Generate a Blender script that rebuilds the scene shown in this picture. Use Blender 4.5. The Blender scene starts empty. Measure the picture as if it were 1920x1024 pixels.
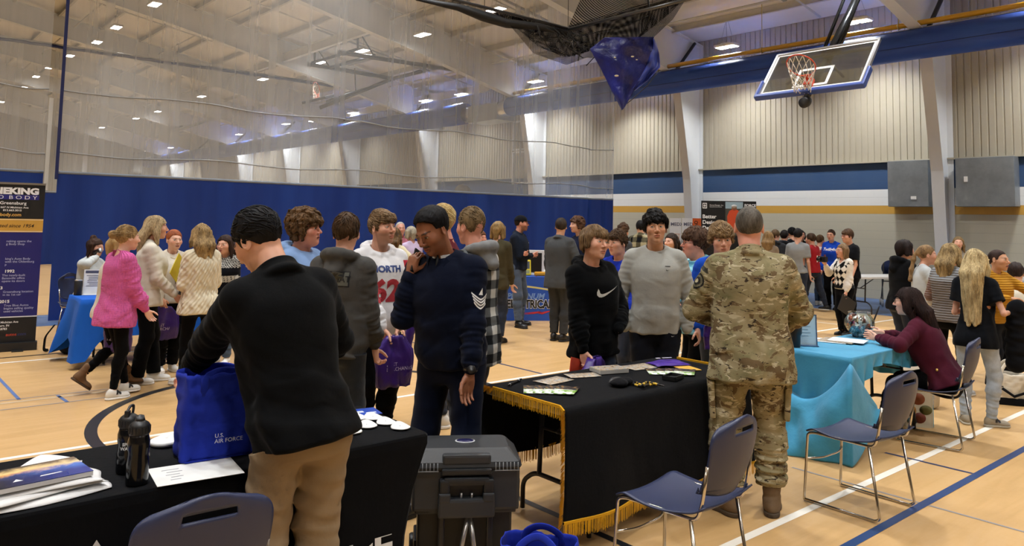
import bpy, bmesh, math, random
import numpy as np
from mathutils import Vector, Matrix
from mathutils.bvhtree import BVHTree
PI = math.pi
SC = bpy.context.scene
COL = SC.collection
QUAL = 1.0            # mesh density factor

# ------------------------------------------------------------------ camera
FPX, PPX, PPY, CAMH = 1430., 960., 304., 1.70
_roll, _pitch, _head = math.atan(60 / 2928.), math.atan(110 / FPX), math.radians(49.5)
_f = np.array([math.cos(_head) * math.cos(_pitch), math.sin(_head) * math.cos(_pitch), math.sin(_pitch)])
_r = np.array([math.sin(_head), -math.cos(_head), 0.])
_u = np.cross(_r, _f)
CR = math.cos(_roll) * _r + math.sin(_roll) * _u
CU = -math.sin(_roll) * _r + math.cos(_roll) * _u
CF = _f
CC = np.array([0, 0, CAMH])
def ray(x, y): return CF + CR * (x - PPX) / FPX - CU * (y - PPY) / FPX
def G(x, y, z=0.):
    d = ray(x, y); return CC + d * ((z - CAMH) / d[2])
def onX(x, y, X):
    d = ray(x, y); return CC + d * X / d[0]
def onY(x, y, Y):
    d = ray(x, y); return CC + d * Y / d[1]
def at(x, y, depth): return CC + ray(x, y) * depth
def proj(p):
    v = np.array(p, float) - CC; z = v @ CF
    return PPX + FPX * (v @ CR) / z, PPY - FPX * (v @ CU) / z, z
cam_d = bpy.data.cameras.new('camera'); cam = bpy.data.objects.new('camera', cam_d); COL.objects.link(cam)
cam_d.sensor_fit = 'HORIZONTAL'; cam_d.sensor_width = 36; cam_d.lens = FPX * 36 / 1920
cam_d.shift_y = -208 / 1920.; cam_d.clip_end = 300
M = Matrix(((CR[0], CU[0], -CF[0], 0), (CR[1], CU[1], -CF[1], 0), (CR[2], CU[2], -CF[2], CAMH), (0, 0, 0, 1)))
cam.matrix_world = M
SC.camera = cam
SC.view_settings.view_transform = 'Standard'; SC.view_settings.look = 'None'
SC.view_settings.gamma = 1; SC.view_settings.use_curve_mapping = False

# ------------------------------------------------------------------ materials
def srgb(c):
    if isinstance(c, str):
        c = [int(c[i:i + 2], 16) / 255 for i in (0, 2, 4)]
    return tuple((x / 12.92 if x <= .04045 else ((x + .055) / 1.055) ** 2.4) for x in c[:3])
class NT:
    def __init__(s, name):
        s.m = bpy.data.materials.new(name); s.m.use_nodes = True
        s.t = s.m.node_tree; s.t.nodes.clear()
        s.out = s.t.nodes.new('ShaderNodeOutputMaterial')
    def n(s, typ, ins=None, **kw):
        nd = s.t.nodes.new('ShaderNode' + typ)
        for k, v in kw.items(): setattr(nd, k, v)
        for k, v in (ins or {}).items():
            i = nd.inputs[k]
            if isinstance(v, bpy.types.NodeSocket): s.t.links.new(v, i)
            else: i.default_value = v
        return nd
    def math(s, op, a, b=0., c=None, clamp=False):
        ins = {0: a, 1: b}
        if c is not None: ins[2] = c
        return s.n('Math', ins, operation=op, use_clamp=clamp).outputs[0]
    def mix(s, f, a, b, bt='MIX'):
        nd = s.n('Mix', None, data_type='RGBA', blend_type=bt)
        for k, v in ((0, f), (6, a), (7, b)):
            i = nd.inputs[k]
            if isinstance(v, bpy.types.NodeSocket): s.t.links.new(v, i)
            elif k == 0: i.default_value = v
            else: i.default_value = tuple(v)[:3] + (1,)
        return nd.outputs[2]
    def ramp(s, f, stops, interp='LINEAR'):
        nd = s.n('ValToRGB', {0: f}); cr = nd.color_ramp; cr.interpolation = interp
        while len(cr.elements) < len(stops): cr.elements.new(.5)
        for e, (p, c) in zip(cr.elements, stops):
            e.position = p; e.color = tuple(c)[:3] + (1,)
        return nd.outputs[0]
    def coord(s, which='Object'): return s.n('TexCoord').outputs[which]
    def mapped(s, co, scale=(1, 1, 1), rot=(0, 0, 0)):
        return s.n('Mapping', {0: co, 'Scale': scale, 'Rotation': rot}).outputs[0]
    def noise(s, co, scale, detail=3, rough=.5, dist=0.):
        return s.n('TexNoise', {'Vector': co, 'Scale': scale, 'Detail': detail, 'Roughness': rough, 'Distortion': dist}).outputs[0]
    def bump(s, h, strength=.3, dist=.01):
        return s.n('Bump', {'Height': h, 'Strength': strength, 'Distance': dist}).outputs[0]
    def bsdf(s, color, rough=.6, metal=0., normal=None, **kw):
        ins = {'Base Color': color if isinstance(color, bpy.types.NodeSocket) else tuple(color)[:3] + (1,), 'Roughness': rough, 'Metallic': metal}
        if normal is not None: ins['Normal'] = normal
        ins.update(kw)
        return s.n('BsdfPrincipled', ins).outputs[0]
    def done(s, sh):
        s.t.links.new(sh, s.out.inputs[0]); return s.m
_mats = {}
def plain(color, rough=.5, metal=0., var=.08, bump=0., bscale=200., key=None, spec=.5, coat=0.):
    k = ('plain', str(color), rough, metal, var, bump, bscale, spec, coat)
    if k in _mats: return _mats[k]
    c = srgb(color); t = NT('paint_' + str(color).strip('()').replace(', ', '_')); co = t.coord()
    nz = t.noise(co, 6., 4)
    colr = t.mix(nz, [x * (1 - var) for x in c], [min(1, x * (1 + var)) for x in c])
    nrm = t.bump(t.noise(co, bscale, 2), bump, .004) if bump else None
    kw = {'Specular IOR Level': spec}
    if coat: kw['Coat Weight'] = coat
    _mats[k] = t.done(t.bsdf(colr, rough, metal, nrm, **kw)); return _mats[k]
def cloth(color=None, rough=.9, weave=700., bump=.25, kind='plain', var=.10, sheen=.04):
    """woven or knitted cloth; color None reads the vertex colours"""
    k = ('cloth', str(color), rough, weave, bump, kind, var)
    if k in _mats: return _mats[k]
    t = NT('fabric_' + kind); co = t.coord()
    if color is None: base = t.n('VertexColor', None, layer_name='Col').outputs[0]
    else: base = srgb(color) + (1,)
    nz = t.noise(co, 9., 4)
    lo = t.math('MULTIPLY_ADD', nz, 2 * var, 1 - var)
    colr = t.mix(1., base, t.n('CombineColor', {0: lo, 1: lo, 2: lo}).outputs[0], 'MULTIPLY')
    if kind == 'knit':
        sp = t.n('SeparateXYZ', {0: co}).outputs
        ang = t.math('ARCTAN2', sp[1], sp[0])
        rib = t.math('SINE', t.math('MULTIPLY', ang, 46.))
        rows = t.math('SINE', t.math('MULTIPLY', sp[2], 420.))
        h = t.math('MULTIPLY_ADD', rows, .25, rib); nrm = t.bump(h, .6, .006)
    elif kind == 'cable':
        sp = t.n('SeparateXYZ', {0: co}).outputs
        ang = t.math('MULTIPLY', t.math('ARCTAN2', sp[1], sp[0]), 14.)
        zz = t.math('MULTIPLY', sp[2], 55.)
        a = t.math('SINE', t.math('ADD', ang, t.math('SINE', zz)))
        b = t.math('SINE', t.math('SUBTRACT', t.math('MULTIPLY', ang, 2.), t.math('MULTIPLY', zz, 2.)))
        h = t.math('MULTIPLY_ADD', b, .4, a); nrm = t.bump(h, .7, .008)
    elif kind == 'rows':
        sp = t.n('SeparateXYZ', {0: co}).outputs
        nrm = t.bump(t.math('SINE', t.math('MULTIPLY', sp[2], 260.)), .7, .006)
    else:
        h = t.math('MULTIPLY_ADD', t.noise(co, weave, 2), .3, t.noise(co, 45., 4, .6))
        nrm = t.bump(h, bump, .008)
    _mats[k] = t.done(t.bsdf(colr, rough, 0., nrm, **{'Sheen Weight': sheen, 'Specular IOR Level': .06})); return _mats[k]
def denim(color, key=''):
    k = ('denim', str(color))
    if k in _mats: return _mats[k]
    c = srgb(color); t = NT('denim'); co = t.coord()
    a = t.noise(co, 11., 5, .6); w = t.noise(t.mapped(co, (1, 1, .25)), 400., 2)
    colr = t.ramp(t.math('MULTIPLY_ADD', w, .25, t.math('MULTIPLY', a, .8)), [(.3, [x * .72 for x in c]), (.55, c), (.8, [min(1, x * 1.3 + .01) for x in c])])
    _mats[k] = t.done(t.bsdf(colr, .85, 0., t.bump(w, .3, .004), **{'Sheen Weight': .1, 'Specular IOR Level': .25})); return _mats[k]
def vcol(rough=.5, sss=0., spec=.4, key=0):
    k = ('vcol', rough, sss, spec, key)
    if k in _mats: return _mats[k]
    t = NT('painted_surface'); co = t.coord()
    base = t.n('VertexColor', None, layer_name='Col').outputs[0]
    nz = t.noise(co, 60., 3); f = t.math('MULTIPLY_ADD', nz, .14, .93)
    colr = t.mix(1., base, t.n('CombineColor', {0: f, 1: f, 2: f}).outputs[0], 'MULTIPLY')
    kw = {'Specular IOR Level': spec}
    if sss: kw.update({'Subsurface Weight': sss, 'Subsurface Radius': (.012, .005, .003), 'Subsurface Scale': 1.})
    nrm = t.bump(t.noise(co, 350., 2), .08, .003)
    _mats[k] = t.done(t.bsdf(colr, rough, 0., nrm, **kw)); return _mats[k]
def hairmat(c1, c2):
    k = ('hair', str(c1), str(c2))
    if k in _mats: return _mats[k]
    a, b = srgb(c1), srgb(c2); t = NT('hair'); co = t.coord()
    st = t.noise(t.mapped(co, (1, 1, .22)), 130., 4, .65)
    big = t.noise(t.mapped(co, (1, 1, .35)), 24., 3, .5)
    f = t.math('ADD', t.math('MULTIPLY', st, .55), t.math('MULTIPLY', big, .5))
    colr = t.ramp(f, [(.36, a), (.66, b)])
    _mats[k] = t.done(t.bsdf(colr, .55, 0., t.bump(st, .55, .006), **{'Specular IOR Level': .14})); return _mats[k]
def emit(color, strength, name='lamp_glow'):
    k = ('emit', str(color), strength)
    if k in _mats: return _mats[k]
    t = NT(name); _mats[k] = t.done(t.n('Emission', {0: srgb(color) + (1,), 1: strength}).outputs[0]); return _mats[k]
def glassmat(color='ffffff', alpha=.12, rough=.03):
    k = ('glass', color, alpha)
    if k in _mats: return _mats[k]
    t = NT('clear_glass'); g = t.n('BsdfGlossy', {0: (1, 1, 1, 1), 'Roughness': rough}).outputs[0]
    tr = t.n('BsdfTransparent', {0: srgb(color) + (1,)}).outputs[0]
    fr = t.n('LayerWeight', {0: .25}).outputs[0]
    f = t.math('MULTIPLY_ADD', fr, .6, alpha * .4, clamp=True)
    _mats[k] = t.done(t.n('MixShader', {0: f, 1: tr, 2: g}).outputs[0]); return _mats[k]

# ------------------------------------------------------------------ scene tree
def tag(o, label=None, cat=None, group=None, kind=None):
    if label: o['label'] = label
    if cat: o['category'] = cat
    if group: o['group'] = group
    if kind: o['kind'] = kind
    return o
def thing(name, label, cat, loc=(0, 0, 0), rz=0., group=None):
    o = bpy.data.objects.new(name, None); COL.objects.link(o)
    o.location = tuple(float(v) for v in loc); o.rotation_euler = (0, 0, rz); o.empty_display_size = .1
    return tag(o, label, cat, group)
def link(name, me, mats, parent=None):
    o = bpy.data.objects.new(name, me); COL.objects.link(o)
    for m in (mats if isinstance(mats, (list, tuple)) else [mats]): me.materials.append(m)
    if parent is not None: o.parent = parent
    return o
def kids(o): return [c for c in COL.objects if c.parent == o]
def copy_tree(o, parent=None):
    ch = [c for c in o.children]
    c = o.copy(); COL.objects.link(c)
    if parent is not None: c.parent = parent
    for k in ch: copy_tree(k, c)
    return c
def npmesh(name, V, Q, cols=None, smooth=True):
    """mesh from numpy arrays: Q (m,4) quads or (m,3) triangles"""
    me = bpy.data.meshes.new(name)
    V = np.asarray(V, np.float32); Q = np.asarray(Q, np.int32); m, k = Q.shape
    me.vertices.add(len(V)); me.vertices.foreach_set('co', V.ravel())
    me.loops.add(m * k); me.loops.foreach_set('vertex_index', Q.ravel())
    me.polygons.add(m); me.polygons.foreach_set('loop_start', np.arange(0, m * k, k, dtype=np.int32))
    if smooth: me.polygons.foreach_set('use_smooth', np.ones(m, bool))
    me.update(calc_edges=True)
    if cols is not None:
        a = me.color_attributes.new('Col', 'FLOAT_COLOR', 'POINT')
        c4 = np.ones((len(V), 4), np.float32); c4[:, :3] = cols
        a.data.foreach_set('color', c4.ravel())
    return me
def rotz(a): return Matrix.Rotation(a, 3, 'Z')
class MB:
    """collects simple solids into ONE mesh"""
    def __init__(s): s.v = []; s.f = []; s.mi = []; s.sm = []; s.cur = 0
    def add(s, vs, fs, smooth=False):
        b = len(s.v); s.v += [tuple(float(x) for x in p) for p in vs]
        for f in fs: s.f.append([b + i for i in f]); s.mi.append(s.cur); s.sm.append(smooth)
        return s
    def box(s, c, size, R=None, bev=0.):
        hx, hy, hz = [x / 2 for x in size]; c = Vector(c)
        if bev <= 0:
            vs = [Vector((x, y, z)) for x in (-hx, hx) for y in (-hy, hy) for z in (-hz, hz)]
            fs = [(0, 1, 3, 2), (4, 6, 7, 5), (0, 4, 5, 1), (2, 3, 7, 6), (0, 2, 6, 4), (1, 5, 7, 3)]
            sm = False
        else:
            bm = bmesh.new(); bmesh.ops.create_cube(bm, size=1)
            for v in bm.verts: v.co = Vector((v.co.x * size[0], v.co.y * size[1], v.co.z * size[2]))
            bmesh.ops.bevel(bm, geom=bm.edges[:], offset=bev, segments=2, affect='EDGES', profile=.6)
            bm.verts.index_update(); vs = [v.co.copy() for v in bm.verts]; fs = [[v.index for v in f.verts] for f in bm.faces]; bm.free(); sm = False
        if R is not None: vs = [R @ v for v in vs]
        return s.add([c + v for v in vs], fs, sm)
    def tube(s, pts, r, n=8, closed=False, caps=True, flat=None):
        """round tube along points; r a number or a list"""
        P = [Vector(p) for p in pts]; k = len(P); rs = r if isinstance(r, (list, tuple)) else [r] * k
        up = None; vs = []
        for i, p in enumerate(P):
            a = P[(i - 1) % k] if (closed or i > 0) else p; b = P[(i + 1) % k] if (closed or i < k - 1) else p
            d = (b - a).normalized() if (b - a).length > 1e-9 else Vector((0, 0, 1))
            if up is None: up = Vector((0, 0, 1)) if abs(d.z) < .9 else Vector((1, 0, 0))
            x = (up - d * up.dot(d))
            if x.length < 1e-6: x = d.orthogonal()
            x.normalize(); y = d.cross(x); up = x
            for j in range(n):
                t = 2 * PI * j / n; sx, sy = (flat or (1, 1))
                vs.append(p + x * rs[i] * math.cos(t) * sx + y * rs[i] * math.sin(t) * sy)
        fs = []
        for i in range(k if closed else k - 1):
            i2 = (i + 1) % k
            for j in range(n): fs.append((i * n + j, i * n + (j + 1) % n, i2 * n + (j + 1) % n, i2 * n + j))
        if caps and not closed: fs.append(tuple(range(n - 1, -1, -1))); fs.append(tuple((k - 1) * n + j for j in range(n)))
        return s.add(vs, fs, True)
    def lathe(s, prof, c=(0, 0, 0), n=24, R=None, caps=True):
        """profile of (radius, z) turned about z"""
        vs = []; c = Vector(c)
        for r, z in prof:
            for j in range(n):
                v = Vector((r * math.cos(2 * PI * j / n), r * math.sin(2 * PI * j / n), z)); vs.append(c + (R @ v if R is not None else v))
        fs = []
        for i in range(len(prof) - 1):
            for j in range(n): fs.append((i * n + j, i * n + (j + 1) % n, (i + 1) * n + (j + 1) % n, (i + 1) * n + j))
        if caps: fs.append(tuple(range(n - 1, -1, -1))); fs.append(tuple((len(prof) - 1) * n + j for j in range(n)))
        return s.add(vs, fs, True)
    def prism(s, poly, h, T):
        """polygon (u,v) extruded by h along w; T maps (u,v,w) to space"""
        k = len(poly); vs = [T(u, v, 0) for u, v in poly] + [T(u, v, h) for u, v in poly]
        fs = [tuple(range(k - 1, -1, -1)), tuple(range(k, 2 * k))] + [(i, (i + 1) % k, k + (i + 1) % k, k + i) for i in range(k)]
        return s.add(vs, fs)
    def grid(s, fn, nu, nv, thick=0., smooth=True):
        """surface fn(u,v) in 0..1; thick gives it a back"""
        vs = [Vector(fn(i / nu, j / nv)) for j in range(nv + 1) for i in range(nu + 1)]
        q = lambda i, j: j * (nu + 1) + i
        fs = [(q(i, j), q(i + 1, j), q(i + 1, j + 1), q(i, j + 1)) for j in range(nv) for i in range(nu)]
        if thick:
            nr = [Vector((0, 0, 0)) for _ in vs]
            for f in fs:
                nn = (vs[f[1]] - vs[f[0]]).cross(vs[f[3]] - vs[f[0]])
                for i in f: nr[i] += nn
            n0 = len(vs); vs = vs + [v - (n.normalized() if n.length else n) * thick for v, n in zip(vs, nr)]
            fs2 = [tuple(n0 + i for i in reversed(f)) for f in fs]
            ring = [q(i, 0) for i in range(nu)] + [q(nu, j) for j in range(nv)] + [q(i, nv) for i in range(nu, 0, -1)] + [q(0, j) for j in range(nv, 0, -1)]
            fs = fs + fs2 + [(ring[(i + 1) % len(ring)], ring[i], n0 + ring[i], n0 + ring[(i + 1) % len(ring)]) for i in range(len(ring))]
        return s.add(vs, fs, smooth)
    def build(s, name, mats, parent=None):
        me = bpy.data.meshes.new(name); me.from_pydata(s.v, [], s.f)
        me.polygons.foreach_set('material_index', s.mi); me.polygons.foreach_set('use_smooth', s.sm)
        me.update()
        if any(s.sm) and not all(s.sm):
            pass
        return link(name, me, mats, parent)
def arc(c, r, a0, a1, n, plane='xz'):
    out = []
    for i in range(n + 1):
        a = a0 + (a1 - a0) * i / n; u, v = r * math.cos(a), r * math.sin(a)
        out.append({'xz': (c[0] + u, c[1], c[2] + v), 'yz': (c[0], c[1] + u, c[2] + v), 'xy': (c[0] + u, c[1] + v, c[2])}[plane])
    return out
def fillet(pts, r, n=5):
    """polyline with rounded corners"""
    P = [Vector(p) for p in pts]; out = [P[0]]
    for a, b, c in zip(P, P[1:], P[2:]):
        d1 = (a - b); d2 = (c - b); q = min(r, d1.length * .48, d2.length * .48)
        p1 = b + d1.normalized() * q; p2 = b + d2.normalized() * q
        for i in range(n + 1):
            t = i / n; out.append(p1 * (1 - t) ** 2 + b * 2 * t * (1 - t) + p2 * t * t)
    return out + [P[-1]]
def text2d(body, size=1., align='LEFT', bold=0., shear=0., sx=1.):
    """outline letters as (verts2d, faces)"""
    cu = bpy.data.curves.new('lettering', 'FONT'); cu.body = body; cu.size = size; cu.align_x = align
    cu.offset = bold; cu.shear = shear; cu.resolution_u = 3; cu.space_line = .95
    o = bpy.data.objects.new('lettering', cu); COL.objects.link(o)
    dg = bpy.context.evaluated_depsgraph_get(); me = o.evaluated_get(dg).to_mesh()
    vs = [(v.co.x * sx, v.co.y) for v in me.vertices]; fs = [tuple(p.vertices) for p in me.polygons]
    o.evaluated_get(dg).to_mesh_clear(); bpy.data.objects.remove(o); bpy.data.curves.remove(cu)
    return vs, fs
def lettering(body, O, U, V, size, mat, parent, name='lettering', align='LEFT', bold=0., shear=0., sx=1., thick=.0015):
    """letters lying on the plane O + u U + v V"""
    vs, fs = text2d(body, size, align, bold, shear, sx)
    O, U, V = Vector(O), Vector(U).normalized(), Vector(V).normalized(); N = U.cross(V)
    me = bpy.data.meshes.new(name); me.from_pydata([O + U * a + V * b + N * thick for a, b in vs], [], fs); me.update()
    return link(name, me, mat, parent)
# ------------------------------------------------------------------ implicit surfaces
F32 = np.float32
from concurrent.futures import ThreadPoolExecutor
POOL = ThreadPoolExecutor(22)
def A3(*p): return np.array(p, float)
def nrm(v):
    v = np.asarray(v, float); return v / (np.linalg.norm(v) + 1e-12)
def RX(a): c, s = math.cos(a), math.sin(a); return np.array([[1, 0, 0], [0, c, -s], [0, s, c]])
def RY(a): c, s = math.cos(a), math.sin(a); return np.array([[c, 0, s], [0, 1, 0], [-s, 0, c]])
def RZ(a): c, s = math.cos(a), math.sin(a); return np.array([[c, -s, 0], [s, c, 0], [0, 0, 1]])
def sd_rc(a, b, ra, rb, fold=None, flat=None):
    """tapered limb from a to b; fold=(amplitude, wavelength, phase) wrinkles the cloth; flat=(axis, factor)"""
    a = np.asarray(a, F32); b = np.asarray(b, F32); ba = b - a; L2 = float(ba @ ba) + 1e-12; L = math.sqrt(L2)
    if fold:
        d1 = np.cross(ba / L, (.3, .9, .2)); d1 = (d1 / (np.linalg.norm(d1) + 1e-9)).astype(F32)
        d2 = np.cross(ba / L, d1).astype(F32)
    def f(p):
        q = p - a; t = np.clip(q @ ba / L2, 0, 1)
        w = q - t[:, None] * ba
        if flat is not None:
            ax = np.asarray(flat[0], F32); w = w + (w @ ax)[:, None] * ax * (flat[1] - 1)
        r = ra + t * (rb - ra)
        if fold:
            am, wl, ph = fold
            s = t * (2 * PI * L / wl) + ph
            u = (w @ d1) / (r + .02); v = (w @ d2) / (r + .02)
            r = r + am * (np.sin(s + 2.4 * u + .8 * np.sin(2.3 * v + ph)) * (.35 + .65 * np.sin(1.1 * v + ph) ** 2) * .6 + .5 * np.sin(1.37 * s - 2.7 * v + 2 * ph) * np.sin(.43 * s + u + ph))
        return np.sqrt((w * w).sum(1)) - r
    return f
def sd_ell(c, r, R=None):
    c = np.asarray(c, F32); r = np.asarray(r, F32); Rm = None if R is None else np.asarray(R, F32)
    def f(p):
        q = p - c
        if Rm is not None: q = q @ Rm
        k0 = np.sqrt(((q / r) ** 2).sum(1)); k1 = np.sqrt(((q / (r * r)) ** 2).sum(1)) + 1e-9
        return k0 * (k0 - 1) / k1
    return f
def sd_box(c, h, R=None, rd=.005):
    c = np.asarray(c, F32); h = np.asarray(h, F32) - rd; Rm = None if R is None else np.asarray(R, F32)
    def f(p):
        q = p - c
        if Rm is not None: q = q @ Rm
        q = np.abs(q) - h
        return np.sqrt((np.maximum(q, 0) ** 2).sum(1)) + np.minimum(q.max(1), 0) - rd
    return f
def sd_loft(o, R, zs, hw, hd, cx=None, e=2.4, cap=.01, rip=None):
    """body of changing oval section along local z (x = depth, y = width); rip=(amp, folds, phase, z0, z1)"""
    o = np.asarray(o, F32); Rm = np.asarray(R, F32); zs = np.asarray(zs, float)
    if cx is None: cx = np.zeros(len(zs))
    zf = np.linspace(zs[0], zs[-1], 90); ker = np.hanning(13); ker /= ker.sum()
    sm = lambda v: np.convolve(np.pad(np.interp(zf, zs, v), 6, 'edge'), ker, 'valid')
    hw, hd, cx = sm(hw), sm(hd), sm(cx); z0_, z1_, zs = zs[0], zs[-1], zf
    def f(p):
        q = (p - o) @ Rm; z = q[:, 2]
        A = np.interp(z, zs, hw); B = np.interp(z, zs, hd); X = np.interp(z, zs, cx)
        x = q[:, 0] - X; y = q[:, 1]
        k = (np.abs(x / B) ** e + np.abs(y / A) ** e) ** (1 / e)
        m = np.minimum(A, B)
        if rip:
            an = np.arctan2(y / A, x / B); am, nf, ph, z0, z1 = rip
            w = np.clip((z1 - z) / (z1 - z0 + 1e-6), 0, 1)
            k = k + (am / m) * w * np.sin(nf * an + ph + 7 * z)
        d = (k - 1) * m * .92
        b = np.maximum(zs[0] - z, z - zs[-1]) + cap; a = d + cap
        return np.sqrt(np.maximum(a, 0) ** 2 + np.maximum(b, 0) ** 2) + np.minimum(np.maximum(a, b), 0) - cap
    return f
def sd_plane(o, n):
    o = np.asarray(o, F32); n = nrm(n).astype(F32)
    return lambda p: (p - o) @ n
def smin(a, b, k):
    if k <= 0: return np.minimum(a, b)
    h = np.maximum(k - np.abs(a - b), 0) / k
    return np.minimum(a, b) - h * h * k * .25
def sdf_eval(prims, p):
    D = np.full(len(p), 9., F32)
    for op, k, fn in prims:
        if op == 'u': D = smin(D, fn(p).astype(F32), k)
        elif op == 's': D = -smin(-D, fn(p).astype(F32), k)
        elif op == 'i': D = np.maximum(D, fn(p).astype(F32))
        elif op == 'd': D = D + fn(p).astype(F32)
    return D
def mesh_sdf(prims, res, lo, hi):
    """polygonize (surface nets) inside the box lo..hi"""
    B = 8; lo = np.asarray(lo, float) - 2 * res; hi = np.asarray(hi, float) + 2 * res
    nb = np.maximum(np.ceil((hi - lo) / (B * res)).astype(int), 1)
    bi = np.stack(np.meshgrid(*[np.arange(n) for n in nb], indexing='ij'), -1).reshape(-1, 3)
    cen = (lo + (bi + .5) * B * res).astype(F32)
    rad = .87 * B * res
    D = np.full(len(cen), 9., F32); act = []
    for op, k, fn in prims:
        if op == 'd': act.append(None); continue
        d = fn(cen).astype(F32); act.append(d)
        if op == 'u': D = smin(D, d, k)
        elif op == 's': D = -smin(-D, d, k)
        else: D = np.maximum(D, d)
    keep = np.abs(D) < rad * 1.5 + .012
    # smooth joins can pull the surface in where several limbs meet
    kb = np.nonzero(keep)[0]
    off = np.stack(np.meshgrid(*[np.arange(B)] * 3, indexing='ij'), -1).reshape(-1, 3)
    npb = B ** 3
    P = (lo + (bi[kb][:, None, :] * B + off[None]) * res).reshape(-1, 3).astype(F32)
    def work(cs):
        kc = kb[cs]; Pc = P[cs[0] * npb:(cs[-1] + 1) * npb]; V = np.full(len(Pc), 9., F32)
        for (op, k, fn), d in zip(prims, act):
            if op == 'd':
                ix = np.nonzero(np.abs(V) < .03)[0]
                if len(ix): V[ix] += fn(Pc[ix]).astype(F32)
                continue
            if op == 'u': sel = d[kc] < np.maximum(D[kc], 0) + 2.2 * rad + k + .01
            elif op == 's': sel = d[kc] < 1.6 * rad + k + .02
            else: sel = np.ones(len(kc), bool)
            if not sel.any(): continue
            if sel.all(): ix = slice(None)
            else: ix = (np.nonzero(sel)[0][:, None] * npb + np.arange(npb)[None]).ravel()
            dv = fn(Pc[ix]).astype(F32)
            if op == 'u': V[ix] = smin(V[ix], dv, k)
            elif op == 's': V[ix] = -smin(-V[ix], dv, k)
            else: V[ix] = np.maximum(V[ix], dv)
        return V
    if len(kb) == 0: return np.zeros((0, 3)), np.zeros((0, 4), int)
    chunks = np.array_split(np.arange(len(kb)), max(1, len(kb) // 160))
    V = np.concatenate([work(c_) for c_ in chunks])
    gs = nb * B
    g = np.repeat(np.repeat(np.repeat(np.where(D < 0, -1., 1.).astype(F32).reshape(nb), B, 0), B, 1), B, 2)
    node = (bi[kb][:, None, :] * B + off[None]).reshape(-1, 3)
    g[node[:, 0], node[:, 1], node[:, 2]] = V
    g[0] = g[-1] = 1; g[:, 0] = g[:, -1] = 1; g[:, :, 0] = g[:, :, -1] = 1
    S = g < 0
    c = [S[i:gs[0] - 1 + i, j:gs[1] - 1 + j, k:gs[2] - 1 + k] for i in (0, 1) for j in (0, 1) for k in (0, 1)]
    a_all = c[0].copy(); a_any = c[0].copy()
    for x in c[1:]: a_all &= x; a_any |= x
    cells = np.argwhere(a_any & ~a_all)
    if not len(cells): return np.zeros((0, 3)), np.zeros((0, 4), int)
    cid = np.full(S.shape, -1, np.int32); cid[cells[:, 0], cells[:, 1], cells[:, 2]] = np.arange(len(cells))
    cor = [(i, j, k) for i in (0, 1) for j in (0, 1) for k in (0, 1)]
    val = np.stack([g[cells[:, 0] + i, cells[:, 1] + j, cells[:, 2] + k] for i, j, k in cor], 1)
    acc = np.zeros((len(cells), 3)); cnt = np.zeros(len(cells))
    for a in range(8):
        for b in range(a + 1, 8):
            if sum(abs(x - y) for x, y in zip(cor[a], cor[b])) != 1: continue
            va, vb = val[:, a], val[:, b]; m = (va < 0) != (vb < 0)
            t = np.where(m, va / (va - vb + 1e-12), 0)[:, None]
            acc += np.where(m[:, None], np.array(cor[a]) * (1 - t) + np.array(cor[b]) * t, 0); cnt += m
    verts = lo + (cells + acc / cnt[:, None]) * res
    quads = []
    for ax in range(3):
        sl0 = [slice(1, -1)] * 3; sl1 = [slice(1, -1)] * 3
        sl0[ax] = slice(0, -1); sl1[ax] = slice(1, None)
        s0, s1 = S[tuple(sl0)], S[tuple(sl1)]
        for flip in (False, True):
            e = np.argwhere((s0 & ~s1) if not flip else (~s0 & s1))
            if not len(e): continue
            o = np.ones(3, int); o[ax] = 0; e = e + o
            u, v = [(1, 2), (2, 0), (0, 1)][ax]
            du = np.zeros(3, int); du[u] = 1; dv = np.zeros(3, int); dv[v] = 1
            q = [e - du - dv, e - dv, e, e - du]
            if flip: q = q[::-1]
            quads.append(np.stack([cid[x[:, 0], x[:, 1], x[:, 2]] for x in q], 1))
    quads = np.concatenate(quads); quads = quads[(quads >= 0).all(1)]
    return verts, quads
def join(parts):
    """[(V, Q, cols)] -> one"""
    V = []; Q = []; Cc = []; n = 0
    for v, q, c in parts:
        V.append(v); Q.append(q + n); n += len(v); Cc.append(c if c is not None else np.ones((len(v), 3)))
    return np.concatenate(V), np.concatenate(Q), np.concatenate(Cc)
def sines(seed, freq, n=5, aniso=(1, 1, 1)):
    """cheap smooth noise, about -1..1"""
    rg = np.random.default_rng(seed); W = rg.normal(size=(n, 3)); W /= np.linalg.norm(W, axis=1)[:, None]
    W = (W * rg.uniform(.6, 1.5, (n, 1)) * freq * np.array(aniso)).astype(F32); ph = rg.uniform(0, 6.28, n).astype(F32)
    def f(p):
        s = np.zeros(len(p), F32); w = np.zeros(len(p), F32)
        for i in range(n):
            w = np.sin(p @ W[i] + ph[i] + 1.2 * w); s += w
        return s / n * 1.5
    return f
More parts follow.
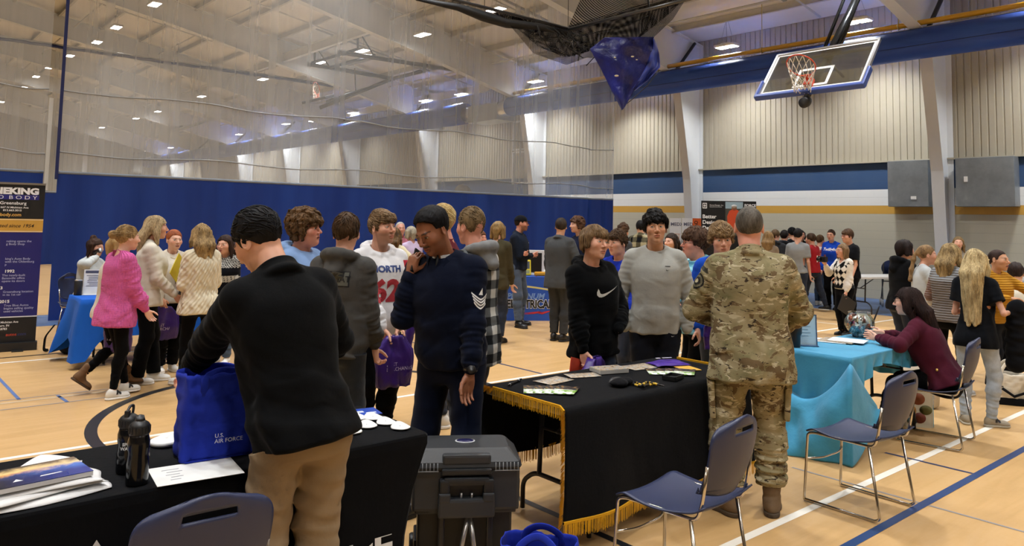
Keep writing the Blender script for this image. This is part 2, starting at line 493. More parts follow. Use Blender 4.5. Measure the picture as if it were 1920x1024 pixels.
def project_letters(body, obj_me, O, U, V, N, size, align='CENTER', bold=.0, shear=0., sx=1., lift=.003, shapes=None, sub=2):
    """letters laid on the surface of a mesh: each point is dropped along -N onto it"""
    bm = bmesh.new(); bm.from_mesh(obj_me); tree = BVHTree.FromBMesh(bm); bm.free()
    vs, fs = shapes if shapes is not None else text2d(body, size, align, bold, shear, sx)
    O, U, V, N = Vector(O), Vector(U).normalized(), Vector(V).normalized(), Vector(N).normalized()
    b2 = bmesh.new(); vv = [b2.verts.new((a, b, 0)) for a, b in vs]
    for f in fs:
        try: b2.faces.new([vv[i] for i in f])
        except ValueError: pass
    bmesh.ops.triangulate(b2, faces=b2.faces[:])
    for _ in range(sub): 
        ed = [e for e in b2.edges if e.calc_length() > max(size * .12, .012)]
        if ed: bmesh.ops.subdivide_edges(b2, edges=ed, cuts=1); bmesh.ops.triangulate(b2, faces=b2.faces[:])
    dead = []
    for v in b2.verts:
        s = O + U * v.co.x + V * v.co.y + N * .35
        h = tree.ray_cast(s, -N, .8)
        if h[0] is None: dead.append(v); v.co = s
        else: v.co = h[0] + N * lift
    bmesh.ops.delete(b2, geom=dead, context='VERTS')
    me = bpy.data.meshes.new('lettering'); b2.to_mesh(me); b2.free(); return me
# ------------------------------------------------------------------ people
SKIN = {'fair': 'd9a58c', 'pale': 'e2b39c', 'rosy': 'd99a84', 'tan': 'cf9c7c', 'olive': 'cb9a7a', 'brown': '8a5a42', 'old': 'd09a86'}
_eye = {}
def eyemat():
    return vcol(.15, 0, .6, 1)
def head_prims(H, R, q, sp):
    """head in the frame R at H, scaled by q (front = local x)"""
    P = lambda x, y, z: H + R @ (np.array([x, y, z]) * q)
    E = lambda c, r: sd_ell(P(*c), np.array(r) * q, R)
    fat = sp.get('fat', 0.); fem = sp.get('fem', 0.)
    pr = [('u', 0, E((-.014, 0, .024), (.096, .0745, .089))),
          ('u', .03 * q, E((.022, 0, -.028), (.070, .060 + fat, .083))),
          ('u', .03 * q, E((.034, 0, -.072), (.050, .046 + fat * 1.3 - fem * .004, .036))),
          ('u', .02 * q, E((.073 - fem * .003, 0, -.098), (.017, .021 - fem * .004, .016))),
          ('u', .018 * q, sd_rc(P(.084 - fem * .003, -.030, .020), P(.084 - fem * .003, .030, .020), .010 * q, .010 * q)),
          ('u', .028 * q, E((.058, .042, -.022), (.026, .022 + fat, .022))), ('u', .028 * q, E((.058, -.042, -.022), (.026, .022 + fat, .022)))]
    if fat: pr.append(('u', .03 * q, E((.03, 0, -.10), (.045, .05, .03))))
    nl = sp.get('nose', 1.)
    pr += [('s', .014 * q, E((.106, .032, .005), (.022, .017, .012))), ('s', .014 * q, E((.106, -.032, .005), (.022, .017, .012))),
           ('u', .010 * q, sd_rc(P(.089, 0, .012), P(.092 + .021 * nl, 0, -.026), .0065 * q, .0110 * q)),
           ('u', .007 * q, E((.098, .0125, -.031), (.011, .0075, .0075))), ('u', .007 * q, E((.098, -.0125, -.031), (.011, .0075, .0075))),
           ('u', .009 * q, E((.091, 0, -.0585), (.0105, .022, .0065))), ('u', .008 * q, E((.090, 0, -.0700), (.0105, .019, .0070))),
           ('s', .003 * q, E((.103, 0, -.0642), (.011, .023, .0016 if not sp.get('open') else .006)))]
    for s in (1, -1):
        ec = (.0765, .032 * s, .004)
        lidtop = sd_ell(P(*ec), np.array([.0140, .0165, .0130]) * q, R)
        slit = sd_ell(P(.090, .032 * s, .0035 - .002 * sp.get('down', 0)), np.array([.02, .0135, .0052 - .0030 * sp.get('down', 0)]) * q, R)
        pr.append(('u', .004 * q, lambda p, a=lidtop, b=slit: np.maximum(a(p), -b(p))))
        Re = R @ RZ(.35 * s) @ RY(-.15)
        pr.append(('u', .006 * q, sd_ell(P(-.008, .0775 * s, -.006), np.array([.020, .0075, .032]) * q, Re)))
        pr.append(('s', .004 * q, sd_ell(P(-.004, .0855 * s, -.003), np.array([.0115, .006, .020]) * q, Re)))
    return pr
def head_cols(V, H, R, q, sp):
    """complexion: lips, brows, lids, cheeks"""
    L = (V - H) @ R / q; x, y, z = L.T; ay = np.abs(y)
    base = np.array(srgb(SKIN.get(sp.get('skin', 'fair'), sp.get('skin', 'fair')))); c = np.tile(base, (len(V), 1))
    def put(mask, col, a=1.):
        m = np.clip(mask, 0, 1)[:, None] * a; c[:] = c * (1 - m) + np.array(col) * m
    red = base * np.array([1.02, .70, .66])
    put(np.exp(-((ay - .044) ** 2 + (z + .022) ** 2) / .022 ** 2) * (x > .02), red, sp.get('blush', .35))
    put(np.exp(-((x - .112) ** 2 + y ** 2 + (z + .028) ** 2) / .016 ** 2), red, .35)
    if sp.get('fem'): lip = np.array(srgb(sp.get('lip', 'b5605c')))
    else: lip = base * np.array([.86, .58, .56])
    lm = ((x > .083) & (((y / .0225) ** 2 + ((z + .0592) / .0062) ** 2 < 1) | ((y / .0195) ** 2 + ((z + .0700) / .0064) ** 2 < 1)))
    put(lm.astype(float), lip, .85)
    put(((np.abs(z + .0642) < .0016 + (.0045 if sp.get('open') else 0)) & (ay < .021) & (x > .083)).astype(float), (.08, .02, .02), .8)
    bc = np.array(srgb(sp.get('brow', '3b2a20')))
    arc_ = .0265 - .9 * (ay - .032) ** 2 * 12 * .5
    put(((np.abs(z - arc_) < .0042 - .03 * np.maximum(ay - .035, 0)) & (ay > .013) & (ay < .053) & (x > .045)).astype(float), bc, .8 if not sp.get('fem') else .6)
    lash = ((x > .070) & (((ay - .032) / .0148) ** 2 + ((z - .0035) / .0068) ** 2 < 1) & (z > .0035 + .002 - .004 * sp.get('down', 0)))
    put(lash.astype(float), (.03, .02, .018), .75)
    st = sp.get('stubble', 0)
    if st:
        mm = ((z < -.035) & (x > -.005) & (x < .2)).astype(float) * np.clip((-.03 - z) / .02, 0, 1)
        put(mm * (1 - lm), np.array(srgb(sp.get('beardc', '4a3a30'))), st)
    if sp.get('moustache'): put(((x > .085) & (ay < .026) & (z < -.043) & (z > -.054)).astype(float), np.array(srgb('2a1c14')), sp['moustache'])
    if sp.get('balding'):
        pass
    return c
HAIRLINE = {'m': ([-.2, -.10, -.055, -.022, .004, .030, .036, .06, .10, .2], [-.080, -.080, -.055, -.004, -.018, -.018, .022, .044, .056, .056]),
            'f': ([-.2, -.10, -.055, -.022, .004, .030, .040, .06, .10, .2], [-.085, -.085, -.060, -.02, -.025, -.020, .028, .050, .060, .060])}
def hair_prims(H, R, q, hs, seed, neck):
    """hair cap by style; returns prims, bounds"""
    P = lambda x, y, z: H + R @ (np.array([x, y, z]) * q)
    E = lambda c, r: sd_ell(P(*c), np.array(r) * q, R)
    st = hs['style']; tt = hs.get('top', .02); sd = hs.get('side', .012); bk = hs.get('back', sd)
    pr = [('u', 0, E((-.014 - (bk - sd) * .5 + .0, 0, .024 + tt * .45), (.096 + sd * .6 + (bk - sd) * .5, .0745 + sd, .089 + tt * .6)))]
    if st in ('curly', 'mop'):
        pr = [('u', 0, E((-.016, 0, .030 + tt * .30), (.098 + sd, .0745 + sd, .086 + tt * .75)))]
    if st == 'afro':
        pr = [('u', 0, E((-.020, 0, .036), (.092 + sd, .0745 + sd, .080 + tt * .8))), ('u', .03 * q, E((-.020, 0, .060), (.085 + sd, .072 + sd, .050 + tt * .5)))]
    xs, zz = (HAIRLINE['m'][0], [-.06, -.06, -.035, .002, .014, .022, .060, .086, .094, .094]) if st == 'afro' else HAIRLINE['f' if st in ('long', 'bun', 'tail', 'bob') else 'm']
    hl = hs.get('line', 0.)
    xs = np.array(xs); zz = np.array(zz) + np.where(xs > .03, hl, 0); zz = zz + np.where(xs < -.04, hs.get('nape', 0.), 0)
    Hf = H.astype(F32); Rf = R.astype(F32)
    def cut(p):
        L = (p - Hf) @ Rf / q
        return ((np.interp(L[:, 0], xs, zz) - L[:, 2]) * .75 * q).astype(F32)
    pr.append(('i', 0, cut))
    fr = hs.get('fringe')
    if fr:   # locks over the brow: (drop, thickness, side shift)
        dr, th, sh = fr
        pr.append(('u', .012 * q, E((.070, sh * .5, .062 - dr * .5), (.030 + th, .056, .022 + dr * .6))))
        for i in range(7):
            y = (i - 3) * .0165; pr.append(('u', .008 * q, sd_rc(P(.070, y * .8 + sh * .3, .080), P(.092 - abs(y) * .35, y + sh * .4, .058 - dr - .006 * ((i * 7 + seed) % 3)), .016 * q, .006 * q)))
    if hs.get('ears'):   # hair hanging over the ears
        ln = hs['ears']
        for s in (1, -1):
            pr.append(('u', .02 * q, sd_rc(P(.012, .074 * s, .04), P(.012, .083 * s, -ln), .024 * q, .015 * q)))
            pr.append(('u', .02 * q, sd_rc(P(-.035, .072 * s, .03), P(-.04, .078 * s, -ln - .01), .032 * q, .02 * q)))
        pr.append(('u', .03 * q, sd_rc(P(-.085, 0, .0), P(-.088, 0, -ln - .015), .045 * q, .032 * q)))
    ln = hs.get('len', .0); Rt = hs.get('_R', np.eye(3))
    down = nrm(-Rt[:, 2] * .9 + np.array([0, 0, -.1]))
    if st == 'long':
        bx = R @ np.array([-1, 0, 0]); bx[2] = 0; bx = nrm(nrm(bx) - Rt[:, 0]); by = R @ np.array([0, 1, 0]); by[2] = 0; by = nrm(nrm(by) + Rt[:, 1])
        w = hs.get('w', .085); tk = hs.get('thick', .034)
        top = P(-.055, 0, -.01); nk = P(-.055, 0, -.10) + bx * .02
        end = nk + down * (ln) + bx * hs.get('out', .03)
        for s, u in ((-.8, .0), (-.4, .012), (0, .016), (.4, .012), (.8, 0)):
            a = top + by * s * .075 * q + bx * u; b = nk + by * s * w * .9 + bx * (u + hs.get('off', .03)); c_ = end + by * s * w * .8 + bx * u + down * (.02 * math.cos(s * 9 + seed))
            pr.append(('u', .025, sd_rc(a, b, .040 * q, tk))); pr.append(('u', .02, sd_rc(b, c_, tk, tk * .45)))
        for s in (1, -1):
            a = P(.02, .070 * s, .045); b = P(-.005, .088 * s, -.06); c_ = b + down * ln * hs.get('front', .55) + (R @ np.array([.02, .01 * s, 0])) * hs.get('fwd', 1.)
            pr.append(('u', .02, sd_rc(a, b, .022 * q, .026 * q))); pr.append(('u', .02, sd_rc(b, c_, .028 * q, .012)))
    if st == 'bob':
        for s in (1, -1):
            pr.append(('u', .02 * q, sd_rc(P(.025, .070 * s, .04), P(.015, .088 * s, -ln), .024 * q, .018 * q)))
            pr.append(('u', .02 * q, sd_rc(P(-.035, .070 * s, .03), P(-.04, .085 * s, -ln), .034 * q, .026 * q)))
        pr.append(('u', .03 * q, sd_rc(P(-.085, 0, .0), P(-.085, 0, -ln), .045 * q, .035 * q)))
    if st == 'bun':
        bp = hs.get('bun', (-.115, 0, .045)); pr.append(('u', .015 * q, E(bp, hs.get('bunr', (.036, .042, .036)))))
    if st == 'tail':
        pts = hs['path']; rr = hs.get('tr', .02)
        for i in range(len(pts) - 1):
            k = 1 + .25 * math.cos(i * PI); pr.append(('u', .008, sd_rc(P(*pts[i]), P(*pts[i + 1]), rr * k, rr * (1 + .25 * math.cos((i + 1) * PI)))))
    if st in ('curly', 'mop'):
        n1 = sines(seed, 95 / q, 6); n2 = sines(seed + 1, 190 / q, 5); am = hs.get('curl', .009) * q
        pr.append(('d', 0, lambda p: -am * n1(p) - am * .45 * n2(p)))
    elif st == 'afro':
        n1 = sines(seed, 300 / q, 6); pr.append(('d', 0, lambda p: -.0022 * n1(p)))
    else:
        n1 = sines(seed, 60, 5, (1, 1, .35)); n2 = sines(seed + 3, 170, 5, (1, 1, .22)); am = hs.get('strand', .0040)
        pr.append(('d', 0, lambda p: -am * n1(p) - am * .6 * n2(p)))
    mr = max(tt, sd, .03) + .03
    lo = H - .15 * q - mr; hi = H + .15 * q + mr
    if st in ('long', 'tail'): lo = lo - np.array([.30, .30, ln + .12]); hi = hi + np.array([.30, .30, 0])
    return pr, lo, hi
def strands(prims, H, R, q, n, length, seed, wid=.004, flow=None, line=True):
    """tapered locks that follow the hair surface downwards"""
    rg = np.random.default_rng(seed)
    d = rg.normal(size=(n * 3, 3)); d /= np.linalg.norm(d, axis=1)[:, None]
    d = d[(d[:, 2] > -.35)][:n]
    p = (H + (d * np.array([.09, .075, .10]) + np.array([-.014, 0, .03])) @ R.T * 1.25 * q)
    def surf(p, it=4):
        for _ in range(it):
            e = .002; v = sdf_eval(prims, p.astype(F32))
            g = np.stack([sdf_eval(prims, (p + np.eye(3)[i] * e).astype(F32)) - v for i in range(3)], 1) / e
            g /= (np.linalg.norm(g, axis=1)[:, None] + 1e-6); p = p - g * np.clip(v - .0015, -.03, .03)[:, None]
        return p, g
    p, g = surf(p, 6)
    steps = 9; ls = length * rg.uniform(.6, 1.1, len(p)); path = [p]
    bias = np.array(flow if flow is not None else (-.1, 0, -1.)) @ R.T
    wv = rg.normal(size=(len(p), 3)) * .25
    for i in range(steps):
        t = bias + wv + .25 * rg.normal(size=(len(p), 3)) * .3 - 0.
        t = t - g * (t * g).sum(1)[:, None]; t /= (np.linalg.norm(t, axis=1)[:, None] + 1e-6)
        p, g = surf(p + t * (ls / steps)[:, None], 2); path.append(p)
    path = np.stack(path, 1); m, k = path.shape[:2]
    V = []; rr = wid * np.sin(np.linspace(.35, PI - .05, k)) * rg.uniform(.6, 1.2, (m, 1))
    for j in range(4):
        a = j * PI / 2; ref = np.cross(np.gradient(path, axis=1), np.array([.3, .5, .8])); ref /= (np.linalg.norm(ref, axis=2)[..., None] + 1e-9)
        oth = np.cross(np.gradient(path, axis=1), ref); oth /= (np.linalg.norm(oth, axis=2)[..., None] + 1e-9)
        V.append(path + (ref * math.cos(a) + oth * math.sin(a)) * rr[..., None])
    V = np.stack(V, 2).reshape(-1, 3)
    idx = np.arange(m * k * 4).reshape(m, k, 4); Q = []
    for j in range(4):
        Q.append(np.stack([idx[:, :-1, j], idx[:, :-1, (j + 1) % 4], idx[:, 1:, (j + 1) % 4], idx[:, 1:, j]], -1).reshape(-1, 4))
    return V, np.concatenate(Q)
def hand_prims(W, X, Y, Z, sc=1., curl=.45, spread=.0, thumb=.5):
    """hand at wrist W: X along the fingers, Y to the thumb, Z out of the back"""
    Rm = np.stack([X, Y, Z], 1)
    P = lambda x, y, z: W + Rm @ (np.array([x, y, z]) * sc)
    pr = [('u', 0, sd_ell(P(.046, .001, 0), np.array([.052, .040, .016]) * sc, Rm)), ('u', .02, sd_rc(P(-.03, 0, 0), P(.02, 0, 0), .027 * sc, .024 * sc, flat=(Z, 1.25)))]
    for i, (y, L, r) in enumerate(((.0295, .070, .0086), (.0095, .079, .0090), (-.0105, .073, .0086), (-.0290, .058, .0078))):
        a = np.array([.086 - abs(y - .005) * .18, y, .001]); pr.append(('u', .010, sd_rc(P(.03, y * .7, 0), P(*a), .010 * sc, (r + .0005) * sc)))
        ang = 0.; cur = a; c = curl * (1 + .12 * i) if not isinstance(curl, (list, tuple)) else curl[i]
        dy = y * (.9 * spread)
        for j, f in enumerate((.46, .31, .25)):
            ang += c * (.85, 1.15, .8)[j]
            nx = cur + L * f * np.array([math.cos(ang), dy * 3, -math.sin(ang)])
            pr.append(('u', .004, sd_rc(P(*cur), P(*nx), (r - .0008 * j) * sc, (r - .0008 * (j + 1)) * sc))); cur = nx
    cur = np.array([.022, .026, -.006]); d = nrm(np.array([.66, .62, -.28 - thumb * .5]))
    for j, (L, r0, r1) in enumerate(((.040, .0135, .0105), (.033, .0102, .0094), (.026, .0092, .0072))):
        nx = cur + d * L; pr.append(('u', .010 if j == 0 else .004, sd_rc(P(*cur), P(*nx), r0 * sc, r1 * sc))); cur = nx
        d = nrm(d + np.array([.25, -.35 * thumb - .12, -.22 * thumb]))
    return pr
def ik(S, W, l1, l2, hint):
    d = W - S; L = np.linalg.norm(d)
    if L > (l1 + l2) * .999: W = S + d / L * (l1 + l2) * .999; d = W - S; L = np.linalg.norm(d)
    n = d / L; a = (l1 * l1 - l2 * l2 + L * L) / (2 * L); h = math.sqrt(max(l1 * l1 - a * a, 1e-6))
    k = np.asarray(hint, float); k = k - n * (k @ n); k = nrm(k)
    return S + n * a + k * h, W
class Rec:
    """a mesh worked out in a thread and made into an object afterwards"""
    def __init__(s, name, data, mat, parent): s.name, s.data, s.mat, s.parent, s.props, s.obj = name, data, mat, parent, {}, None
    def __setitem__(s, k, v): s.props[k] = v
    def make(s):
        V, Q, cols = s.data
        s.obj = link(s.name, npmesh(s.name, V, Q, cols), s.mat() if callable(s.mat) else s.mat, s.parent.obj)
        for k, v in s.props.items(): s.obj[k] = v
        s.data = None
class RootRec:
    def __init__(s, *a): s.a = a; s.obj = None
    def make(s): s.obj = thing(*s.a)
PEOPLE = []
def person(sp): PEOPLE.append(sp)
def make_people():
    if QUAL < 1: pass
    for recs, ctx, sp in POOL.map(work_person, PEOPLE):
        for r in recs: r.make()
        if 'post' in sp: sp['post'](ctx)
def work_person(sp):
    recs = []
    def link(name, data, mat, parent):
        r = Rec(name, data, mat, parent); recs.append(r); return r
    npmesh = lambda name, V, Q, cols=None: (V, Q, cols)
    def thing(*a):
        r = RootRec(*a); recs.append(r); return r
    ctx = plan_person(sp, link, npmesh, thing)
    return recs, ctx, sp
def plan_person(sp, link, npmesh, thing):
    """one figure: an Empty on the floor with body, hair, clothes and shoes as parts"""
    seed = sp.get('seed', 1) + 17
    px, depth = sp['px'], sp['depth']
    gx, gz = (px, 424.) if 'foot' not in sp else sp['foot']
    if 'pos' in sp: pos = np.array(sp['pos'] + (0,), float)
    else:
        y = 560.; 
        for _ in range(8):
            p = G(px, y); y += (proj(p)[2] - depth) * 40 if depth < 6 else (proj(p)[2] - depth) * 10
            y = max(y, 470)
        lo_, hi_ = 430., 3000.
        for _ in range(50):
            m = (lo_ + hi_) / 2
            if proj(G(px, m))[2] > depth: lo_ = m
            else: hi_ = m
        # body centre sits over the pixel column at chest height
        p = G(px, lo_)
        for _ in range(3):
            e = px - proj(p + np.array([0, 0, 1.15]))[0]; d = CR * e * depth / FPX; p = p + np.array([d[0], d[1], 0])
        pos = np.array([p[0], p[1], 0])
    hs = sp['hair']
    if 'h' in sp: h = sp['h']
    else:
        a, b = .8, 2.3
        for _ in range(40):
            m = (a + b) / 2
            if proj(pos + np.array([0, 0, m]))[1] > sp['top']: a = m
            else: b = m
        h = a - hs.get('top', .02) * .85
    alpha = math.atan2(-pos[1], -pos[0]); rz = alpha + math.radians(sp['face'])
    root = thing('person', sp['label'], 'person', (pos[0], pos[1], 0), rz, sp.get('group'))
    res = sp.get('res', max(.0036, depth * .00085)) / QUAL
    fem = sp.get('fem', 0); bulk = sp.get('bulk', 0.); sw = sp.get('sw', 1.)
    u = h
    # --- skeleton
    seat = sp.get('seat')
    pz = .515 * u if not seat else seat[0] + .09
    pel = np.array([sp.get('px_off', 0.), 0, pz - sp.get('crouch', 0.)])
    lean, side, tw = [math.radians(x) for x in sp.get('lean', (2, 0, 0))]
    Rc = RY(lean) @ RX(side) @ RZ(tw)
    Rp = RZ(tw * .35)
    sx_ = (.090 if not fem else .081) * u * sw + bulk * .3
    ch = lambda x, y, z: pel + Rc @ np.array([x, y, z])
    neck0 = ch(-.012 * u, 0, .318 * u); neck1 = ch(.004 * u, 0, .372 * u)
    Sh = {s: ch(-.006 * u, s * sx_, .284 * u) for s in (1, -1)}
    hy, hp, hr = [math.radians(x) for x in sp.get('head', (0, 0, 0))]
    Rh = RZ(tw * .6 + hy) @ RY(hp + lean * .25) @ RX(hr)
    q = sp.get('hq', (u / 1.75) ** .35 * (1.04 if not fem else 1.01))
    H = neck0 + (neck1 - neck0) * .9 + Rh @ np.array([.022, 0, .092]) * q
    # keep crown at the asked height for upright people
    if 'h' not in sp and abs(lean) < .15 and not seat:
        dz = (u) - (H[2] + .113 * q); H = H + np.array([0, 0, dz]); neck0 = neck0 + np.array([0, 0, dz * .6]); neck1 = neck1 + np.array([0, 0, dz])
    la, lf = .170 * u, .150 * u
    arms = {}
    for s, key in ((1, 'L'), (-1, 'R')):
        a = sp.get(key, {})
        if 'to' in a: W = np.array(a['to'], float) * np.array([1, 1, 1.]); 
        else:
            o = a.get('out', 6); f = a.get('fwd', 4); b = a.get('bend', 18)
            d1 = Rp @ (RX(math.radians(o) * s) @ RY(-math.radians(f)) @ np.array([0, 0, -1.]))
            d2 = Rp @ (RX(math.radians(o * .3 - a.get('in', 0)) * s) @ RY(-math.radians(f + b)) @ np.array([0, 0, -1.]))
            W = Sh[s] + d1 * la + d2 * lf
        hint = np.array(a.get('hint', (-1., .25 * s, -.2)))
        E_, W = ik(Sh[s], W, la, lf, hint); arms[s] = (Sh[s], E_, W, a)
    hipx = .052 * u
    legs = {}
    for s, key in ((1, 'LF'), (-1, 'RF')):
        fx, fy, fa, fz, fp = (tuple(sp.get(key, (0, .075 * s * u / 1.75 * sp.get('stance', 1.), 8 * s))) + (0, 0))[:5]
        hip = pel + Rp @ np.array([0, s * hipx, -.005 * u])
        ank = np.array([fx, fy, .052 * u + fz]); yaw = math.radians(fa)
        kh = np.array(sp.get(key + 'k', (math.cos(yaw), math.sin(yaw), .1)))
        K, ank = ik(hip, ank, .233 * u, .230 * u, kh); legs[s] = (hip, K, ank, yaw, math.radians(fp))
    # --- body: one mesh, finer at head and hands
    skinc = np.array(srgb(SKIN.get(sp.get('skin', 'fair'), sp.get('skin', 'fair'))))
    nr = (.058 if not fem else .049) * q + sp.get('fat', 0) * .6
    parts = []
    hp_ = head_prims(H, Rh, q, sp)
    nk0 = neck0 + (neck0 - neck1) * .7
    pr = hp_ + [('u', .022, sd_rc(nk0, H + Rh @ np.array([-.014, 0, -.058]) * q, nr * 1.06, nr * .97))]
    hres = min(res, .0030 / QUAL) if depth < 6.2 and sp.get('facing', 1) else res
    V, Q_ = mesh_sdf(pr, hres, np.minimum(H - .17 * q, nk0 - .07), H + .16 * q)
    parts.append((V, Q_, head_cols(V, H, Rh, q, sp)))
    core = [('u', 0, sd_loft(pel, Rc, np.array([-.05, .08, .2, .28, .315]) * u, np.array([.075, .07, .08, .08, .04]) * u, np.array([.05, .045, .055, .05, .03]) * u))]
    bare = sp['top_'].get('sleeve') == 'short'
    for s in (1, -1):
        S, E_, W, a = arms[s]
        ar = (.034 if not fem else .029) * u / 1.75 + bulk * .15
        core.append(('u', .02, sd_rc(S, E_, ar * 1.15, ar * .95))); core.append(('u', .015, sd_rc(E_, W, ar * .98, .024 * u / 1.75)))
        hip, K, ank, yaw, fp = legs[s]
        core.append(('u', .02, sd_rc(hip, K, .055, .042))); core.append(('u', .015, sd_rc(K, ank, .042, .030)))
    cb = np.array([legs[s][i] for s in (1, -1) for i in (0, 1, 2)] + [arms[s][i] for s in (1, -1) for i in range(3)] + [neck0])
    V, Q_ = mesh_sdf(core, max(res * (2.5 if not bare else 1.), .006), cb.min(0) - .13, cb.max(0) + .10)
    cl = np.tile(skinc, (len(V), 1)); parts.append((V, Q_, cl))
    hsc = (u / 1.75) * (1.0 if not fem else .93) * sp.get('handscale', 1.)
    for s in (1, -1):
        S, E_, W, a = arms[s]
        if a.get('nohand'): continue
        X = nrm(W - E_); X = nrm(a['dir']) if 'dir' in a else nrm(X + np.array(a.get('droop', (0, 0, 0))))
        th = np.array(a.get('thumb', (1., 0, 0)), float); Y = nrm(th - X * (th @ X)); Z = np.cross(X, Y) * s
        hp2 = hand_prims(W + X * .012, X, Y, Z, hsc, a.get('curl', .42), a.get('spread', 0), a.get('tc', .5))
        V, Q_ = mesh_sdf(hp2, min(res, .0026) if depth < 6 else min(res, .0060), W - .20 * hsc, W + .20 * hsc)
        if s == -1: pass
        if len(V):
            c = np.tile(skinc, (len(V), 1)); parts.append((V, Q_, c)); arms[s][3]['_grip'] = W + X * (.075 * hsc) - Z * .03
    V, Q_, Cc = join(parts)
    body = link('body', npmesh('body', V, Q_, Cc), lambda: vcol(.48, .12, .35), root)
    # --- eyes
    if depth < 9.5 and sp.get('facing', 1):
        for s in (1, -1):
            m = MB(); ec = H + Rh @ np.array([.0765, .032 * s, .004]) * q
            n1 = 16; vs = []
            gaze = Rh @ RZ(math.radians(sp.get('gaze', (0, 0))[0])) @ RY(math.radians(sp.get('gaze', (0, 0))[1] + 14 * sp.get('down', 0)))
            prof = [(0., 1.)] + [(math.sin(t), math.cos(t)) for t in (.12, .24, .25, .44, .46, .8, 1.3, 1.9, 2.6)] + [(0, -1.)]
            vs = []; cs = []
            for r, c in prof:
                for j in range(n1):
                    l = np.array([c * .0126, r * math.cos(2 * PI * j / n1) * .0140, r * math.sin(2 * PI * j / n1) * .0122])
                    vs.append(ec + gaze @ l * q)
                    t = math.atan2(r, c); cs.append((.01, .008, .006) if t < .245 else (np.array(srgb(sp.get('iris', '4a3526'))) if t < .45 else (.60, .57, .54)))
            vs = np.array(vs); Qs = [(i * n1 + j, i * n1 + (j + 1) % n1, (i + 1) * n1 + (j + 1) % n1, (i + 1) * n1 + j) for i in range(len(prof) - 1) for j in range(n1)]
            link('eye', npmesh('eye', vs, np.array(Qs), np.array(cs)), lambda: eyemat(), root)
    # --- hair
    hs = dict(hs, _R=Rc)
    if hs['style'] != 'none':
        hpr, lo, hi = hair_prims(H, Rh, q, hs, seed, neck0)
        hr_ = min(res, .0036 / QUAL) if depth < 6.2 else res * .9
        V, Q_ = mesh_sdf(hpr, hr_, lo, hi)
        hparts = [(V, Q_, None)]
        ns = hs.get('locks', 0)
        if ns and depth < 9:
            Vs, Qs = strands(hpr, H, Rh, q, ns, hs.get('locklen', .09), seed, hs.get('lockw', .0045), hs.get('flow'))
            hparts.append((Vs, Qs, None))
        V, Q_, _c = join(hparts)
        link('hair', npmesh('hair', V, Q_), lambda: hairmat(hs['c1'], hs.get('c2', hs['c1'])), root)
    if sp.get('beard'):
        bp = [('u', 0, sd_ell(H + Rh @ np.array([.030, 0, -.075]) * q, np.array([.060, .056, .045]) * q, Rh)), ('i', 0, sd_plane(H + Rh @ np.array([0, 0, -.045]) * q, Rh @ np.array([-.5, 0, 1.]))),
              ('s', .006, sd_ell(H + Rh @ np.array([.10, 0, -.058]) * q, np.array([.03, .026, .018]) * q, Rh)), ('d', 0, lambda p, f=sines(seed, 250): .0025 * f(p))]
        V, Q_ = mesh_sdf(bp, res, H - .15, H + .12); link('beard', npmesh('beard', V, Q_), lambda: hairmat(hs['c1'], hs.get('c2', hs['c1'])), root)
    # --- upper garment
    T = sp['top_']; ez = T.get('ease', .022); hem = T.get('hem', -.03) * u
    tor_z = np.array([-.10, -.05, 0, .04, .09, .15, .20, .25, .285, .305, .325]) * u
    if not fem: hw = np.array([.100, .101, .098, .093, .089, .094, .100, .104, .098, .080, .036]); hd = np.array([.070, .072, .071, .068, .066, .069, .073, .069, .057, .046, .034]); cx = np.array([-.004, -.004, -.002, 0, .004, .005, .005, .001, -.005, -.009, -.011])
    else: hw = np.array([.102, .103, .098, .086, .078, .083, .088, .090, .083, .068, .030]); hd = np.array([.070, .073, .070, .062, .058, .068, .074, .064, .050, .041, .028]); cx = np.array([-.006, -.006, -.004, 0, .003, .008, .010, .002, -.006, -.009, -.011])
    hw = hw * .93 * u * (1 + (sw - 1) * .6) + bulk; hd = hd * u + bulk * .9 + sp.get('belly', 0) * np.array([.6, .8, 1, 1.1, 1, .7, .4, .2, 0, 0, 0])
    taper = np.clip((.31 * u - tor_z) / (.06 * u), 0, 1)
    hwT = hw + ez * (.35 + .65 * taper) + T.get('flare', 0) * np.clip((.12 * u - tor_z) / (.2 * u), 0, 1); hdT = hd + ez * (.3 + .7 * taper) + T.get('flare', 0) * np.clip((.12 * u - tor_z) / (.2 * u), 0, 1)
    if T.get('blouse'):   # knit band pulls the hem in
        k = np.clip((hem + .045 * u - tor_z) / (.045 * u), 0, 1); hwT = hwT - k * ez * .7; hdT = hdT - k * ez * .7
        k = np.exp(-((tor_z - hem - .075 * u) / (.04 * u)) ** 2); hwT = hwT + k * T['blouse']; hdT = hdT + k * T['blouse']
    z2 = np.linspace(hem, tor_z[-1], 24); 
    tor_f = None
    f1 = sines(seed + 5, 16, 5, (1, 1, 1.6)); f2 = sines(seed + 6, 34, 5, (1, 1, 1.3)); fa = T.get('fold', .006)
    tor_f = sd_loft(pel, Rc, z2, np.interp(z2, tor_z, hwT), np.interp(z2, tor_z, hdT), np.interp(z2, tor_z, cx * u), 2.35, T.get('cap', .012), (T.get('rip', .004), T.get('nrip', 9), seed, hem, .20 * u))
    pr = [('u', 0, tor_f)]
    up_ = ch(-.02 * u, 0, .335 * u)
    for s in (1, -1):
        pr.append(('u', .03, sd_rc(ch(-.016 * u, s * .026 * u, .322 * u), ch(-.008 * u, s * sx_ * .86, .293 * u), .024 * u + ez * .2, .025 * u + ez * .45)))
    sl = T.get('sleeve', 'long'); sr = (.0265 if not fem else .0235) * u + bulk * .2 + ez * .55; lim = []
